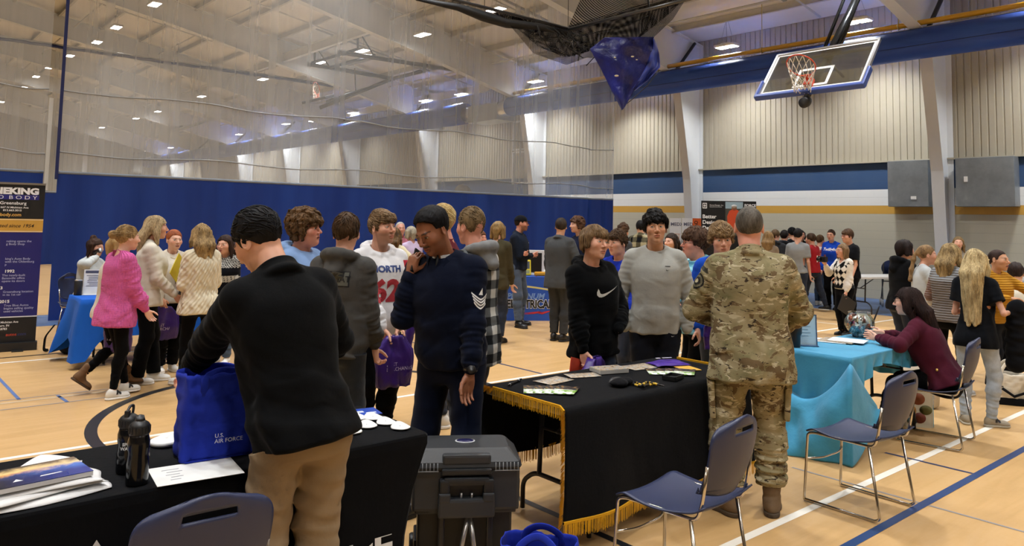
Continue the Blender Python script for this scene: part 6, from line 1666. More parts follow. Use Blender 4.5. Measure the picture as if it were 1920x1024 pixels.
# ---- left blue table
bx0, bx1, by0, by1 = 1.93, 3.45, 9.45, 10.1
folding_table('folding_table', 'folding table under the royal blue cloth at the left', bx0 + .02, bx1 - .02, by0 + .02, by1 - .02, TZ - .006, True, plain('c9c7c0', .5))
MROYAL = cloth('1f5ab8', .8, 600., .2, 'plain', .08)
def drape(name, label, x0, x1, y0, y1, hangs, mat, corner=.22, folds=10, seed=1, z=TZ, kids_=None):
    """square cloth over a table top; hangs = drop at +x,+y,-x,-y; corners fall lower in cones"""
    r = thing(name, label, 'tablecloth', ((x0 + x1) / 2, (y0 + y1) / 2, 0)); hx, hy = (x1 - x0) / 2, (y1 - y0) / 2; K = 180; ring = densify(rrect(hx + .004, hy + .004, .012, 0), K); rings = [ring * np.array([.98, .97, 0]) + np.array([0, 0, z + .003])]; nn = noise2(seed)
    for j in range(11):
        v = j / 10; rr_ = []
        for i in range(K):
            x, y, _ = ring[i]; cx_ = np.exp(-(min(hx - abs(x), hy - abs(y)) ** 2) / .0001) ; cd = math.hypot(hx - abs(x), hy - abs(y)); base = hangs[0] if x > hx - .02 else (hangs[2] if x < -hx + .02 else (hangs[1] if y > 0 else hangs[3]))
            h_ = min(base + corner * math.exp(-(cd / .14) ** 2) , z - .01) if base > .05 else base; d_ = h_ * v
            o_ = np.array([np.sign(x) if abs(x) > hx - .015 else 0, np.sign(y) if abs(y) > hy - .015 else 0], float); o_ /= np.linalg.norm(o_) + 1e-6
            e_ = d_ * (.07 + .16 * math.exp(-(cd / .10) ** 2)) + d_ * .06 * math.sin(i / K * 2 * PI * folds + 2 * v) + .02 * d_ * nn(x, y, v)
            rr_.append((x + o_[0] * e_ * (j > 0), y + o_[1] * e_ * (j > 0), z + .002 - d_))
        rings.append(np.array(rr_))
    vs = np.concatenate(rings); b = MB(); b.add(vs.tolist(), [(i * K + j, (i + 1) * K + j, (i + 1) * K + (j + 1) % K, i * K + (j + 1) % K) for i in range(len(rings) - 1) for j in range(K)] + [tuple(range(K))], True); b.build('cloth', mat, r); return r
drape('tablecloth', 'royal blue cloth draped over the table of the seated woman at the left', bx0, bx1, by0, by1, (.42, .40, .42, .42), MROYAL, .25, 11, 41)
p = G(160, 552, TZ); r = thing('sign_holder', 'white printed sheet in a stand on the royal blue table', 'sign', (2.15, 9.98, TZ + .004), math.atan2(-p[1], -p[0]) - .1); tl = Matrix.Rotation(-.16, 3, 'Y'); b = MB(); b.box(tuple(tl @ Vector((0, 0, .145))), (.004, .22, .29), tl); b.box((.03, 0, .003), (.1, .22, .005)); b.build('acrylic_frame', plain('dfe3e8', .3), r)
b = MB(); b.box(tuple(tl @ Vector((.003, .0, .262))), (.002, .19, .03), tl); b.box(tuple(tl @ Vector((.003, .07, .05))), (.002, .05, .05), tl)
for k in range(7): b.box(tuple(tl @ Vector((.003, -.02 + .01 * (k % 3), .22 - .02 * k))), (.002, .12 - .02 * (k % 2), .006), tl)
b.build('print', plain('4a5068', .5), r)
r = thing('drink_can', 'black can cooler on the corner of the royal blue table', 'can', (1.99, 9.98, TZ + .004)); b = MB(); b.lathe([(0, 0), (.040, 0), (.043, .01), (.043, .16), (.040, .165)], n=20); b.build('sleeve', plain('17181b', .5), r); b = MB(); b.lathe([(.041, .165), (.041, .175), (.036, .178), (0, .176)], n=20); b.build('rim', MALU, r)
p = G(128, 662); r = thing('backpack', 'black backpack on the floor under the royal blue table', 'backpack', (2.05, 10.5, 0), .4)
V, Q_ = mesh_sdf([('u', 0, sd_ell((0, 0, .21), (.15, .19, .23))), ('u', .05, sd_ell((.10, 0, .14), (.09, .15, .14))), ('i', 0, sd_plane((0, 0, .003), (0, 0, -1))), ('d', 0, lambda p, f=sines(7, 25): .008 * f(p))], .010, (-.22, -.24, 0), (.24, .24, .46)); link('pack_body', npmesh('pack', V, Q_), cloth('15161a'), r)
b = MB(); b.tube(fillet([(-.10, .17, .34), (-.15, .26, .20), (-.12, .32, .03), (-.05, .35, .015)], .05), .016, 6, flat=(.3, 1.4)); b.tube([(-.05, .35, .014), (-.02, .42, .012)], .012, 6); b.build('strap', cloth('15161a'), r)
r = thing('stacking_chair', 'chair behind the royal blue table, only a rail of its frame showing below the cloth', 'chair', (2.75, 10.45, 0), -PI / 2)
src = [o for o in COL.objects if o.name == 'stacking_chair'][0]
for c_ in list(src.children): d_ = c_.copy(); COL.objects.link(d_); d_.parent = r
# ---- left roll-up banner
pa = G(65, 655); r = thing('rollup_banner', 'black and blue roll-up banner of an auto body shop at the left edge', 'banner', pa); pv = nrm(np.array([-pa[0], -pa[1], 0.]))
rt = nrm(np.array([pv[1], -pv[0], 0.]))       # towards picture left
rt = -rt if (rt @ CR) > 0 else rt; 
rt = nrm(rt * math.cos(.02) + pv * math.sin(.02)); nf = np.array([rt[1], -rt[0], 0]); nf = nf if nf @ pv > 0 else -nf
BH = 2.02; BW = .85
BV = lambda u, z, o=0.: Vector(rt * (BW / 2 + .0 - u + -BW / 2 + BW) * 0 + rt * u + nf * o + np.array([0, 0, z]))     # u metres leftwards from the right edge
def slab(u0, u1, z0, z1, o0, o1): 
    m = MB(); P = [BV(u, z, o) for u in (u0, u1) for z in (z0, z1) for o in (o0, o1)]; m.add(P, [(0, 1, 3, 2), (4, 6, 7, 5), (0, 4, 5, 1), (2, 3, 7, 6), (0, 2, 6, 4), (1, 5, 7, 3)]); return m
slab(-.02, BW + .02, 0, .10, -.07, .07).build('base_cassette', plain('202124', .4), r); slab(.12, .24, 0, .012, -.12, .14).build('foot', plain('202124', .4), r)
slab(-.005, BW + .005, BH, BH + .025, -.012, .012).build('top_rail', MALU, r)
slab(0, BW, .10, .40, -.002, .002).build('bottom_panel', plain('17171a', .5), r); slab(0, BW, .40, .413, -.002, .0025).build('white_rule', plain('dcdfe8', .5), r)
slab(0, BW, .413, 1.435, -.002, .002).build('timeline_panel', plain('1f1f6e', .5), r); slab(0, BW, 1.435, 1.60, -.002, .002).build('gold_band', plain('d0a044', .5), r); slab(0, BW, 1.44, 1.45, -.002, .003).build('gold_band_edge', plain('eadcb0', .5), r); slab(0, BW, 1.585, 1.595, -.002, .003).build('gold_band_edge', plain('eadcb0', .5), r)
slab(0, BW, 1.60, BH, -.002, .002).build('header_panel', plain('161719', .5), r); slab(.06, BW - .05, 1.835, 1.895, -.001, .003).build('blue_strip', plain('23237a', .5), r)
MW2, MY2, MK2, MPL, MRD = plain('eef0f4', .5), plain('e0b25a', .5), plain('2a2118', .5), plain('b9bfe6', .5), plain('b8402e', .5)
def bl(s, u, z, size, mat, align='RIGHT', bold=0., shear=0., sx=1.): lettering(s, BV(u, z, .003), -rt, (0, 0, 1), size, mat, r, 'lettering', align, bold, shear, sx, .001)
bl('NEKING', .065, 1.905, .105, MW2, bold=.006, sx=1.22); bl('O  B O D Y', .08, 1.842, .062, MW2, sx=1.35); bl('Greensburg', .19, 1.775, .052, MW2, bold=.0008, sx=1.1); bl('1667 N Michigan Ave', .165, 1.728, .032, MW2, bold=.0006, sx=1.1); bl('812.663.3015', .235, 1.692, .032, MW2, bold=.0006, sx=1.1); bl('autobody.com', .235, 1.632, .055, MY2, bold=.001)
bl('d operated since 1954', .10, 1.495, .060, MK2, shear=.3, bold=.0004)
for s_, u, z in (('neking opens the\ng Body Shop', .10, 1.315, ), ("king's Auto Body\nwith the Oldenburg\np", .10, 1.10), ('The newly-built\nBatesville office\nopens its doors', .12, .90), ('Greensburg location\nin its 1st car', .10, .70), ('True Blue Autos\nbegins selling quality\nused vehicles', .08, .535)):
    vs_ = s_.split('\n')
    for k, ln_ in enumerate(vs_): lettering(ln_, BV(u + .27, z - .035 * k, .003), -rt, (0, 0, 1), .036, MPL, r, 'lettering', 'LEFT', .0002, 0, 1.05, .001)
for s_, u, z in (('1992', .37, .945), ('3', .40, .745), ('2015', .40, .580)): lettering(s_, BV(u, z, .003), -rt, (0, 0, 1), .048, MW2, r, 'lettering', 'LEFT', .0015, 0, 1.1, .001)
bl('1861 N Michigan Ave', .19, .335, .034, MW2, bold=.0006); bl('Greensburg, IN', .28, .295, .034, MW2, bold=.0006); bl('812.222.8783', .30, .255, .034, MW2, bold=.0006); bl('autos', .20, .18, .05, MRD, bold=.001); bl('.com', .10, .18, .05, plain('2b3468', .5), bold=.001)
slab(.43, .50, .84, .93, .0, .003).build('photo', plain('8a9a7a', .5), r)
bpx = BV(.40, BH + .06, 0)
# ---- electrical table
ex = G(1010, 600); e0 = np.array([8.75, 10.42]); ed = np.array([.72, -.69])
r = thing('display_table', 'table in a blue printed cover of an electrical firm by the divider curtain', 'table', (8.77, 10.36, 0), -.62)
b = MB(); b.box((0, 0, TZ - .02), (1.83, .72, .04), None, .01); b.build('tabletop', plain('c9c7c0', .5), r)
b = MB(); b.box((0, -.372, .37), (1.86, .012, .74)); b.box((-.925, 0, .37), (.012, .74, .74)); b.box((.925, 0, .37), (.012, .74, .74)); b.box((0, 0, TZ + .003), (1.86, .75, .008)); b.build('printed_cover', plain('2352b4', .55, 0., .06), r)
lettering('PLATINUM', (-.02, -.379, .37), (1, 0, 0), (0, 0, 1), .135, plain('7da0dc', .5), r, bold=.004, shear=.25); lettering('ELECTRICAL', (-.02, -.3795, .22), (1, 0, 0), (0, 0, 1), .19, plain('eef0f4', .5), r, bold=.016, sx=.76); lettering('ELECTRICAL', (-.02, -.3835, .22), (1, 0, 0), (0, 0, 1), .19, plain('15161a', .5), r, bold=.007, sx=.76)
b = MB(); b.add([(.2, -.381, .12), (.55, -.381, .16), (.51, -.381, .13), (.86, -.381, .20), (.60, -.381, .11), (.62, -.381, .135)], [(0, 5, 1), (5, 2, 1), (2, 4, 3)]); b.add([(.2, -.3805, .10), (.55, -.3805, .14), (.86, -.3805, .19), (.45, -.3805, .115)], [(0, 3, 1), (3, 2, 1)]); b.build('red_bolt', plain('c8323a', .5), r)
b = MB(); pts = [(-.8 + 1.6 * t_, .50 + .08 * math.sin(PI * t_)) for t_ in np.linspace(0, 1, 20)]
b.add([(x, -.380, z + d_) for x, z in pts for d_ in (0, .03)], [(2 * i, 2 * i + 2, 2 * i + 3, 2 * i + 1) for i in range(19)]); b.build('yellow_arc', plain('d9d28a', .5), r)
def ontab(lx, ly): a = -.62; return (8.77 + lx * math.cos(a) - ly * math.sin(a), 10.36 + lx * math.sin(a) + ly * math.cos(a))
x_, y_ = ontab(.49, .05); r = thing('fan', 'white square tabletop panel standing on the electrical table', 'panel', (x_, y_, TZ + .008), -.62); r.name = 'demo_panel'; b = MB(); b.box((0, 0, .22), (.38, .04, .44), None, .01); b.build('frame', plain('d8dadc', .5), r); b = MB(); b.box((0, -.022, .22), (.28, .006, .34)); b.build('screen', plain('1b1c20', .3), r); b = MB(); b.box((0, .03, .01), (.3, .16, .02)); b.build('stand', plain('d8dadc', .5), r)
x_, y_ = ontab(.34, -.12); r = thing('test_meter', 'yellow handheld tester standing on the electrical table', 'meter', (x_, y_, TZ + .008), -.62); tl = Matrix.Rotation(-.3, 3, 'X'); b = MB(); b.box(tuple(tl @ Vector((0, 0, .14))), (.17, .06, .28), tl, .02); b.build('meter_case', plain('d8c21e', .5), r); b = MB(); b.box(tuple(tl @ Vector((0, -.031, .18))), (.12, .004, .13), tl); b.build('screen', plain('49505a', .3), r); b = MB(); b.box(tuple(tl @ Vector((0, -.031, .06))), (.12, .004, .06), tl); b.build('keypad', plain('8a8f60', .5), r)
x_, y_ = ontab(.60, -.15); r = thing('test_meter', 'orange and yellow tester lying flat on the electrical table', 'meter', (x_, y_, TZ + .008), -.5); b = MB(); b.box((0, 0, .035), (.24, .11, .07), None, .025); b.build('meter_case', plain('d89a1e', .5), r); b = MB(); b.tube(fillet([(-.1, -.05, .02), (-.14, -.19, .01), (-.14, -.205, -.30), (-.05, -.205, -.34), (.02, -.20, -.05)], .05), .006, 5); b.build('lead', plain('7a2420', .5), r)
x_, y_ = ontab(.74, .08); r = thing('paper_wad', 'crumpled white plastic on the electrical table', 'plastic', (x_, y_, TZ + .008)); V, Q_ = mesh_sdf([('u', 0, sd_ell((0, 0, .05), (.12, .09, .08))), ('i', 0, sd_plane((0, 0, .002), (0, 0, -1))), ('d', 0, lambda p, f=sines(8, 40): .02 * f(p))], .012, (-.16, -.14, 0), (.16, .14, .16)); link('wad', npmesh('wad', V, Q_), plain('dedede', .4), r)
x_, y_ = G(1050, 600)[:2]; r = thing('utility_box', 'orange box standing on the floor beside the electrical table', 'box', (9.78, 9.60, 0), -.62); b = MB(); b.box((0, 0, .28), (.30, .25, .55), None, .03); b.build('box_body', plain('d65a1c', .5), r); b = MB(); b.box((0, -.13, .40), (.18, .01, .14), None, .005); b.build('label_panel', plain('c9c9cc', .5), r); b = MB(); b.tube([(-.08, 0, .55), (-.08, 0, .60), (.08, 0, .60), (.08, 0, .55)], .012, 6); b.build('handle', MBLACKPL, r)
# ---- far wall side
r = folding_table('folding_table', 'white plastic folding table standing alone by the block wall', 15.0, 16.9, 6.55, 7.25, .75, True, plain('dcdcda', .5)); r.rotation_euler = (0, 0, -.35)
r = thing('stroller', 'dark blue baby seat on wheels behind the white folding table', 'stroller', (17.35, 7.35, 0), .5)
V, Q_ = mesh_sdf([('u', 0, sd_ell((0, 0, .82), (.32, .24, .20))), ('s', .03, sd_ell((.16, 0, .95), (.24, .18, .18))), ('d', 0, lambda p, f=sines(18, 16): .01 * f(p))], .016, (-.4, -.3, .55), (.4, .3, 1.1)); link('hooded_seat', npmesh('seat', V, Q_), cloth('1f2a4a'), r)
b = MB()
for s in (1, -1): b.tube(fillet([(-.30, s * .22, .95), (-.10, s * .22, .55), (.22, s * .24, .10)], .1), .014, 6); b.tube([(.12, s * .22, .62), (-.24, s * .24, .10)], .014, 6)
b.tube([(-.1, -.22, .55), (-.1, .22, .55)], .012, 6); b.build('tube_frame', MLEG, r)
for s in (1, -1):
    for x_ in (.22, -.24): b = MB(); b.lathe([(0, -.02), (.07, -.02), (.08, 0), (.07, .02), (0, .02)], (x_, s * .25, .082), 14, Matrix(((1, 0, 0), (0, 0, 1), (0, -1, 0)))); b.build('wheel', plain('8c8e92', .5), r)
# trade-show display with lettering
bo = onX(1366, 430, 15.8); bz = 0; r = thing('display_stand', 'black fabric display stand reading Better Design behind the crew-cut head', 'display', (bo[0], bo[1], 0), math.atan2(-bo[1], -bo[0]) + .12)
zt = onX(1366, 377, 15.8)[2]; dw = 100 / FPX * proj(bo)[2]
b = MB(); b.box((0, 0, zt / 2 + .01), (.06, dw, zt - .02), None, .01); b.build('fabric_panel', plain('101115', .5), r)
b = MB(); b.box((0, 0, .02), (.4, dw * .9, .04), None, .01); b.build('foot', MDARK, r)
b = MB(); b.box((.031, .10 * dw, zt - .42), (.004, .32 * dw, .80)); b.build('photo_ground', plain('4a4a44', .5), r); b = MB(); b.box((.0325, .10 * dw, zt - .10), (.004, .32 * dw, .16)); b.build('photo_sky', plain('9ab4c2', .5), r)
def poster_fig(u, v): return (0, 0, 0)
fig = [(-.16, -.40), (-.17, -.10), (-.12, 0.02), (-.05, .06), (.05, .06), (.12, .02), (.17, -.10), (.16, -.40)]
b = MB(); b.prism([(a * .95, c_ ) for a, c_ in fig], .003, lambda u_, v_, w_: (.034 + w_, .10 * dw + u_, zt - .26 + v_)); b.build('photo_jacket', plain('cf4a22', .6), r); b = MB(); b.lathe([(0, 0), (.06, 0), (.06, .003), (0, .003)], (.034, .10 * dw, zt - .155), 16, Matrix(((0, 0, 1), (0, 1, 0), (1.2, 0, 0)))); b.build('photo_head', plain('b98a70', .6), r); b = MB(); b.lathe([(0, 0), (.065, 0), (.065, .003), (0, .003)], (.0365, .10 * dw, zt - .125), 16, Matrix(((0, 0, 1), (0, 1, 0), (.6, 0, 0)))); b.build('photo_hat', plain('d9dadc', .6), r)
MWL = plain('f2f2f2', .5); r['label'] = 'black fabric display stand with white lettering and a worker in orange, beyond the crew-cut man'
bt = lambda s, y, z, sz, bold=.0: lettering(s, (.033, y, z), (0, 1, 0), (0, 0, 1), sz, MWL, r, 'lettering', 'LEFT', bold, 0, 1., .001)
y0_ = -.48 * dw
# picture left is local -y or +y?
lf = (Matrix.Rotation(r.rotation_euler.z, 3, 'Z') @ Vector((0, 1, 0))); 
for i, s_ in enumerate(('Better', 'Design', 'Delivered')): bt(s_, y0_, zt - .42 - .135 * i, .125, .003)
bt('Force Design, Inc.', y0_ + .17, zt - .12, .045); bt('Industrial Construction', y0_ + .17, zt - .155, .030); bt('FORCE', .285 * dw, zt - .13, .085, .003)
b = MB(); b.box((.0325, y0_ + .055, zt - .12), (.003, .10, .13)); b.build('logo_square', MWL, r); b = MB(); b.box((.034, y0_ + .055, zt - .12), (.003, .07, .095)); b.build('logo_inner', plain('101115', .5), r); b = MB(); b.box((.0355, y0_ + .055, zt - .12), (.003, .018, .07)); b.box((.0355, y0_ + .055, zt - .12), (.003, .05, .018)); b.build('logo_cross', MWL, r)
for i, (xa, xb, c_) in enumerate(((1256, 1277, 'white poster board nearest the boy in the grey sweatshirt'), (1279, 1315, 'white poster board with an orange corner beside the black display'))):
    q0, q1 = onX((xa + xb) / 2, 440, 16.6), 0; zt2 = onX(xa, 409, 16.6)[2]; w_ = (xb - xa) / FPX * proj(q0)[2]; r = thing('poster_board', c_, 'poster', (q0[0], q0[1], 0), math.atan2(-q0[1], -q0[0]))
    b = MB(); b.box((0, 0, (zt2 + .7) / 2), (.02, w_, zt2 - .7)); b.build('board', plain('e4e5e8', .5), r); b = MB(); b.tube([(-.02, -w_ * .4, .01), (-.02, 0, 1.5)], .015, 6); b.tube([(-.02, w_ * .4, .01), (-.02, 0, 1.5)], .015, 6); b.tube([(-.35, 0, .01), (-.02, 0, 1.5)], .015, 6); b.build('easel', MLEG, r)
    lettering('MEDX', (.012, -w_ * .42, zt2 - .20), (0, 1, 0), (0, 0, 1), .12, plain('5a5f78', .5), r, bold=.003)
    b = MB(); b.box((.012, .02, zt2 - .42), (.004, w_ * .7, .012)); b.box((.012, w_ * .3, zt2 - .55), (.004, .012, .26)); b.box((.012, -.05, zt2 - .55), (.004, .14, .16)); b.build('printed_picture', plain('c98250' if i == 0 else '7a7fa0', .5), r)
    if i == 1:
        b = MB(); b.box((.012, w_ * .27, zt2 - .10), (.004, w_ * .46, .20)); b.build('orange_corner', plain('d8622c', .5), r); lettering('Q', (.0145, w_ * .12, zt2 - .15), (0, 1, 0), (0, 0, 1), .12, plain('5a2010', .5), r, bold=.004)
for (xa, xb, ya, yb, c_, txt) in ((1808, 1846, 506, 545, 'framed picture on a stand behind the woman in the mustard sweater', None), (1903, 1940, 513, 548, 'framed white sign at the right edge behind the seated visitor', 'ALLIE')):
    q0 = at((xa + xb) / 2, yb, 13.2); w_ = (xb - xa) / FPX * 13.2; h_ = (yb - ya) / FPX * 13.2; r = thing('picture_frame', c_, 'framed sign', (q0[0], q0[1], 0), math.atan2(-q0[1], -q0[0])); zb = q0[2]
    b = MB(); 
    for s in (1, -1): b.box((0, s * w_ / 2, zb + h_ / 2), (.03, .03, h_ + .03)); b.box((0, 0, zb + h_ / 2 + s * h_ / 2), (.03, w_ + .03, .03))
    b.build('frame', plain('23242a', .4), r); b = MB(); b.box((0, 0, zb + h_ / 2), (.012, w_, h_)); b.build('picture', plain('d9dde2' if txt else '9db4cc', .4), r)
    b = MB(); b.tube([(-.03, -.12, .01), (-.02, 0, zb + h_ * .7)], .012, 6); b.tube([(-.03, .12, .01), (-.02, 0, zb + h_ * .7)], .012, 6); b.tube([(-.3, 0, .01), (-.02, 0, zb + h_ * .7)], .012, 6); b.build('easel', MLEG, r)
    if txt: lettering(txt, (.008, -w_ * .35, zb + h_ * .45), (0, 1, 0), (0, 0, 1), .08, plain('6a7078', .5), r)
    else:
        b = MB(); b.box((.008, 0, zb + h_ * .25), (.004, w_ * .95, h_ * .45)); b.build('picture_foreground', plain('5a4a44', .5), r)
# ------------------------------------------------------------------ the visitors
def top(name, color, **k):
    kind = k.pop('kind', 'plain'); var = k.pop('var', .10)
    return dict(dict(name=name, mat=k.pop('mat', None) or cloth(color, kind=kind, var=var), hem=-.03), **k)
def pants(color, **k):
    return dict(dict(mat=k.pop('mat', None) or cloth(color)), **k)
JEAN, DJEAN = denim('3f5169'), denim('232b3c')
SNK = dict(mat=plain('e6e4de', .55), solemat=plain('f0efec', .5)); BLK = dict(mat=plain('18181a', .4), solemat=plain('101012', .5)); BKW = dict(mat=plain('1b1b1e', .6), solemat=plain('e6e6e4', .5))
BLKP = cloth('0b0b0d'); 
def S(px, depth, top_, face, label, hair, garment, pn, sh=SNK, **k):
    PEOPLE.append(dict(k, px=px, depth=depth, face=face, label=label, hair=hair, top_=garment, pants=pn, shoes=sh, seed=len(PEOPLE) * 7 + 3, **({'top': top_} if top_ else {})))
def arm_t(V, ctx):
    """0 at the shoulder, 1 at the elbow, 2 at the wrist; -1 on the trunk"""
    out = np.full(len(V), -1.); loc = (V - ctx['pel']) @ ctx['Rc']
    for s in (1, -1):
        Sx, E_, W, a = ctx['arms'][s]; best = np.full(len(V), 9.); tt = np.zeros(len(V))
        for k, (p, q_) in enumerate(((Sx, E_), (E_, W))):
            d = q_ - p; t = np.clip((V - p) @ d / (d @ d), 0, 1.0); ds = np.linalg.norm(V - p - t[:, None] * d, axis=1); m = ds < best; best[m] = ds[m]; tt[m] = k + t[m]
        m = (best < .085 * ctx['u'] / 1.75) & ((loc[:, 1] * s > ctx['sx'] * 1.02) | (tt > .75)); out[m] = tt[m]
    return out
def C(*hexes): return [np.array(srgb(h)) for h in hexes]
def trunk(V, ctx): return (V - ctx['pel']) @ ctx['Rc']
def gingham(a, b, c, p=.055):
    A, B, Cc = C(a, b, c)
    def f(V, ctx):
        L = trunk(V, ctx); t = arm_t(V, ctx); w = L[:, 1] + .4 * L[:, 0]; w = np.where(t >= 0, L[:, 0] * 1.3, w); n = ((np.floor(L[:, 2] / p) % 2) + (np.floor(w / p) % 2)).astype(int)
        return np.stack([A, B, Cc])[n]
    return f
def bands(stops):
    """colours by height on the trunk frame (fractions of stature)"""
    zs = [z for z, _ in stops]; cs = np.stack(C(*[c for _, c in stops]))
    def f(V, ctx):
        z = trunk(V, ctx)[:, 2] / ctx['u']; return cs[np.clip(np.searchsorted(zs, z, 'right') - 1, 0, len(zs) - 1)]
    return f
def argyle(V, ctx):
    L = trunk(V, ctx); t = arm_t(V, ctx); w, b = C('e9e6df', '141416'); u, v = L[:, 1] / .075, (L[:, 2]) / .105
    a_ = np.floor(u + v).astype(int); b_ = np.floor(u - v).astype(int); d = (a_ + b_) % 2 == 0; c = np.where(d[:, None], w, b)
    band = (L[:, 2] < (ctx['hem'] + .06)) | ((L[:, 2] > .255 * ctx['u']) & (np.abs(L[:, 1]) < .10)); c = np.where(band[:, None], b, c); 
    tip = L[:, 2] < ctx['hem'] + .012; c = np.where(tip[:, None], w, c)
    sh = (t > .12); c = np.where(sh[:, None], C('dedad4')[0], c); col_ = (L[:, 2] > .300 * ctx['u']) | ((L[:, 0] > .02) & (np.abs(L[:, 1]) < (L[:, 2] - .235 * ctx['u']) * .75)); return np.where(col_[:, None], w, c)
def colorblock(V, ctx):
    t = arm_t(V, ctx); L = trunk(V, ctx); gy, pk, wh, dk, tp = C('8d9094', '7d6660', 'c9c6c1', '686f76', '6e6763'); c = np.tile(tp, (len(V), 1))
    c[L[:, 2] > .24 * ctx['u']] = gy; c[(t >= 0) & (t < .22)] = gy; c[(t >= .22) & (t < 1.12)] = pk; c[(t >= 1.12) & (t < 1.58)] = wh; c[t >= 1.58] = dk; return c
def north(V, ctx):
    t = arm_t(V, ctx); L = trunk(V, ctx); w, r_ = C('dfdfe2', 'b5303c'); c = np.tile(w, (len(V), 1)); k = (t >= 0) & (t < .50) & (L[:, 0] > -.03) & (t > .10); c[k] = r_; c[(t > .28) & (t < .34)] = w; return c
def frame_of(ctx, side):
    R = ctx['Rc']; s = 1 if side == 'front' else -1
    return R @ np.array([0, s, 0]), R @ np.array([0, 0, 1.]), R @ np.array([s, 0, 0])
def decal(ctx, body, y, z, size, mat, side='front', tgt='top', name='lettering', shapes=None, **k):
    U, Vv, N = frame_of(ctx, side); O = ctx['pel'] + ctx['Rc'] @ np.array([0, y, z * ctx['u']]); o = ctx[tgt].obj
    me = project_letters(body, o.data, O, U, Vv, N, size, shapes=shapes, **k); return link(name, me, mat, o)
SWOOSH = ([(-.50, .20), (-.60, .02), (-.60, -.14), (-.50, -.25), (-.34, -.28), (-.14, -.24), (.2, -.10), (1., .24), (.2, -.02), (-.1, -.09), (-.27, -.11), (-.38, -.08), (-.43, 0.0), (-.44, .08)], None)
def swoosh(sz): 
    P = [(x * sz, y * sz) for x, y in SWOOSH[0]]; return P, [(0, 1, 13), (1, 2, 12, 13), (2, 3, 11, 12), (3, 4, 10, 11), (4, 5, 9, 10), (5, 6, 8, 9), (6, 7, 8)]
def toW(ctx, p): return np.array(ctx['root'].obj.matrix_basis @ Vector(p)) if False else np.array(Matrix.Rotation(ctx['root'].obj.rotation_euler.z, 3, 'Z') @ Vector(p) + ctx['root'].obj.location)
def rzof(ctx): return ctx['root'].obj.rotation_euler.z
MPB = plain('3a1f74', .35, 0., .15, .4, 50.)
def purplebag(ctx, p, w=.28, h=.30, d=.05, label='', rz=0., mat=None, mark=True, tilt=0., name='carrier_bag'):
    """soft bag hanging below the hand at local point p"""
    W = toW(ctx, p); r = thing(name, label, 'bag', (W[0], W[1], W[2] - h), rzof(ctx) + rz); nn = noise2(int(abs(W[0]) * 100)); b = MB(); per, rows = 48, 14
    ring = densify(rrect(d / 2, w / 2, d * .45, 0), per)
    def fn(u, v):
        x, y, _ = ring[int(round(u * per)) % per]; g = .5 + .5 * (1 - v) / .3 if v > .7 else 1; k = nn(x * 3, y * 4, v * 2) * .016
        return (x * (1 + .5 * math.sin(PI * v)) + k, y * g * (1 + .08 * math.sin(PI * v)) + tilt * v * h, v * h + .012 * (1 - v) * nn(y * 9, 1., 2.))
    b.grid(fn, per, rows, .002); b.box((0, 0, .006), (d * .8, w * .9, .008)); b.build('bag_body', mat or MPB, r)
    if mark:
        for s in (1, -1): lettering('FIRST\nMERCHANTS', (s * d * .80, -s * w * .30, h * .42), (0, s, 0), (0, 0, 1), w * .13, plain('cfc6e2', .5), r)
    return r
def glasses(ctx, col='1b1b1e', parent=None):
    H, R, q = ctx['H'], ctx['Rh'], ctx['q']; P = lambda x, y, z: tuple(H + R @ (np.array([x, y, z]) * q)); b = MB()
    for s in (1, -1):
        b.tube([P(.102 - .3 * (abs(.020 * math.cos(a)) ** 2) * 20, s * .034 + .022 * math.cos(a), .003 + .017 * math.sin(a)) for a in np.linspace(0, 2 * PI, 19)[:-1]], .0017 * q, 5, True)
        b.tube([P(.095, s * .056, .008), P(.05, s * .076, .008), P(-.012, s * .084, .004)], .0017 * q, 5)
    b.tube([P(.104, .013, .006), P(.108, 0, .009), P(.104, -.013, .006)], .0017 * q, 5); b.build('glasses', plain(col, .3), ctx['root'].obj)
def hips(ctx): return ctx['pel']
# ---------- front row
MJK = cloth('090a0c', .8, 500., .2, 'plain', .10)
S(570, 2.86, None, -158, 'man in a black jacket and khaki trousers seen from behind, bending over the lettered table', dict(style='short', c1='0c0c0e', c2='1d1c1e', top=.020, side=.010, strand=.002, locks=260, locklen=.07, lockw=.003, flow=(-.7, 0, -.5)),
  top('jacket', 0, mat=MJK, hem=-.046, ease=.034, neck='stand', ch=.035, fold=.010, sfold=.007, rip=.006, nrip=7, cuffpos=.97, cuffw=1.0),
  pants(0, mat=cloth('8f7c62', .85, 700., .25, 'plain', .08), fit=.026, fold=.010), BLK, h=1.77, lean=(15, -7, 4), head=(24, 30, -6), skin='fair', brow='141212', L=dict(to=(.60, .28, .98), hint=(-.3, .9, .3), thumb=(.3, -1, 0), curl=.8), R=dict(to=(.46, -.20, 1.02), hint=(-.5, -.9, -.4)), sw=1.04, bulk=.002, stance=1.25)
MNAVYU = cloth('0d1325', .85, 900., .2, 'plain', .08)
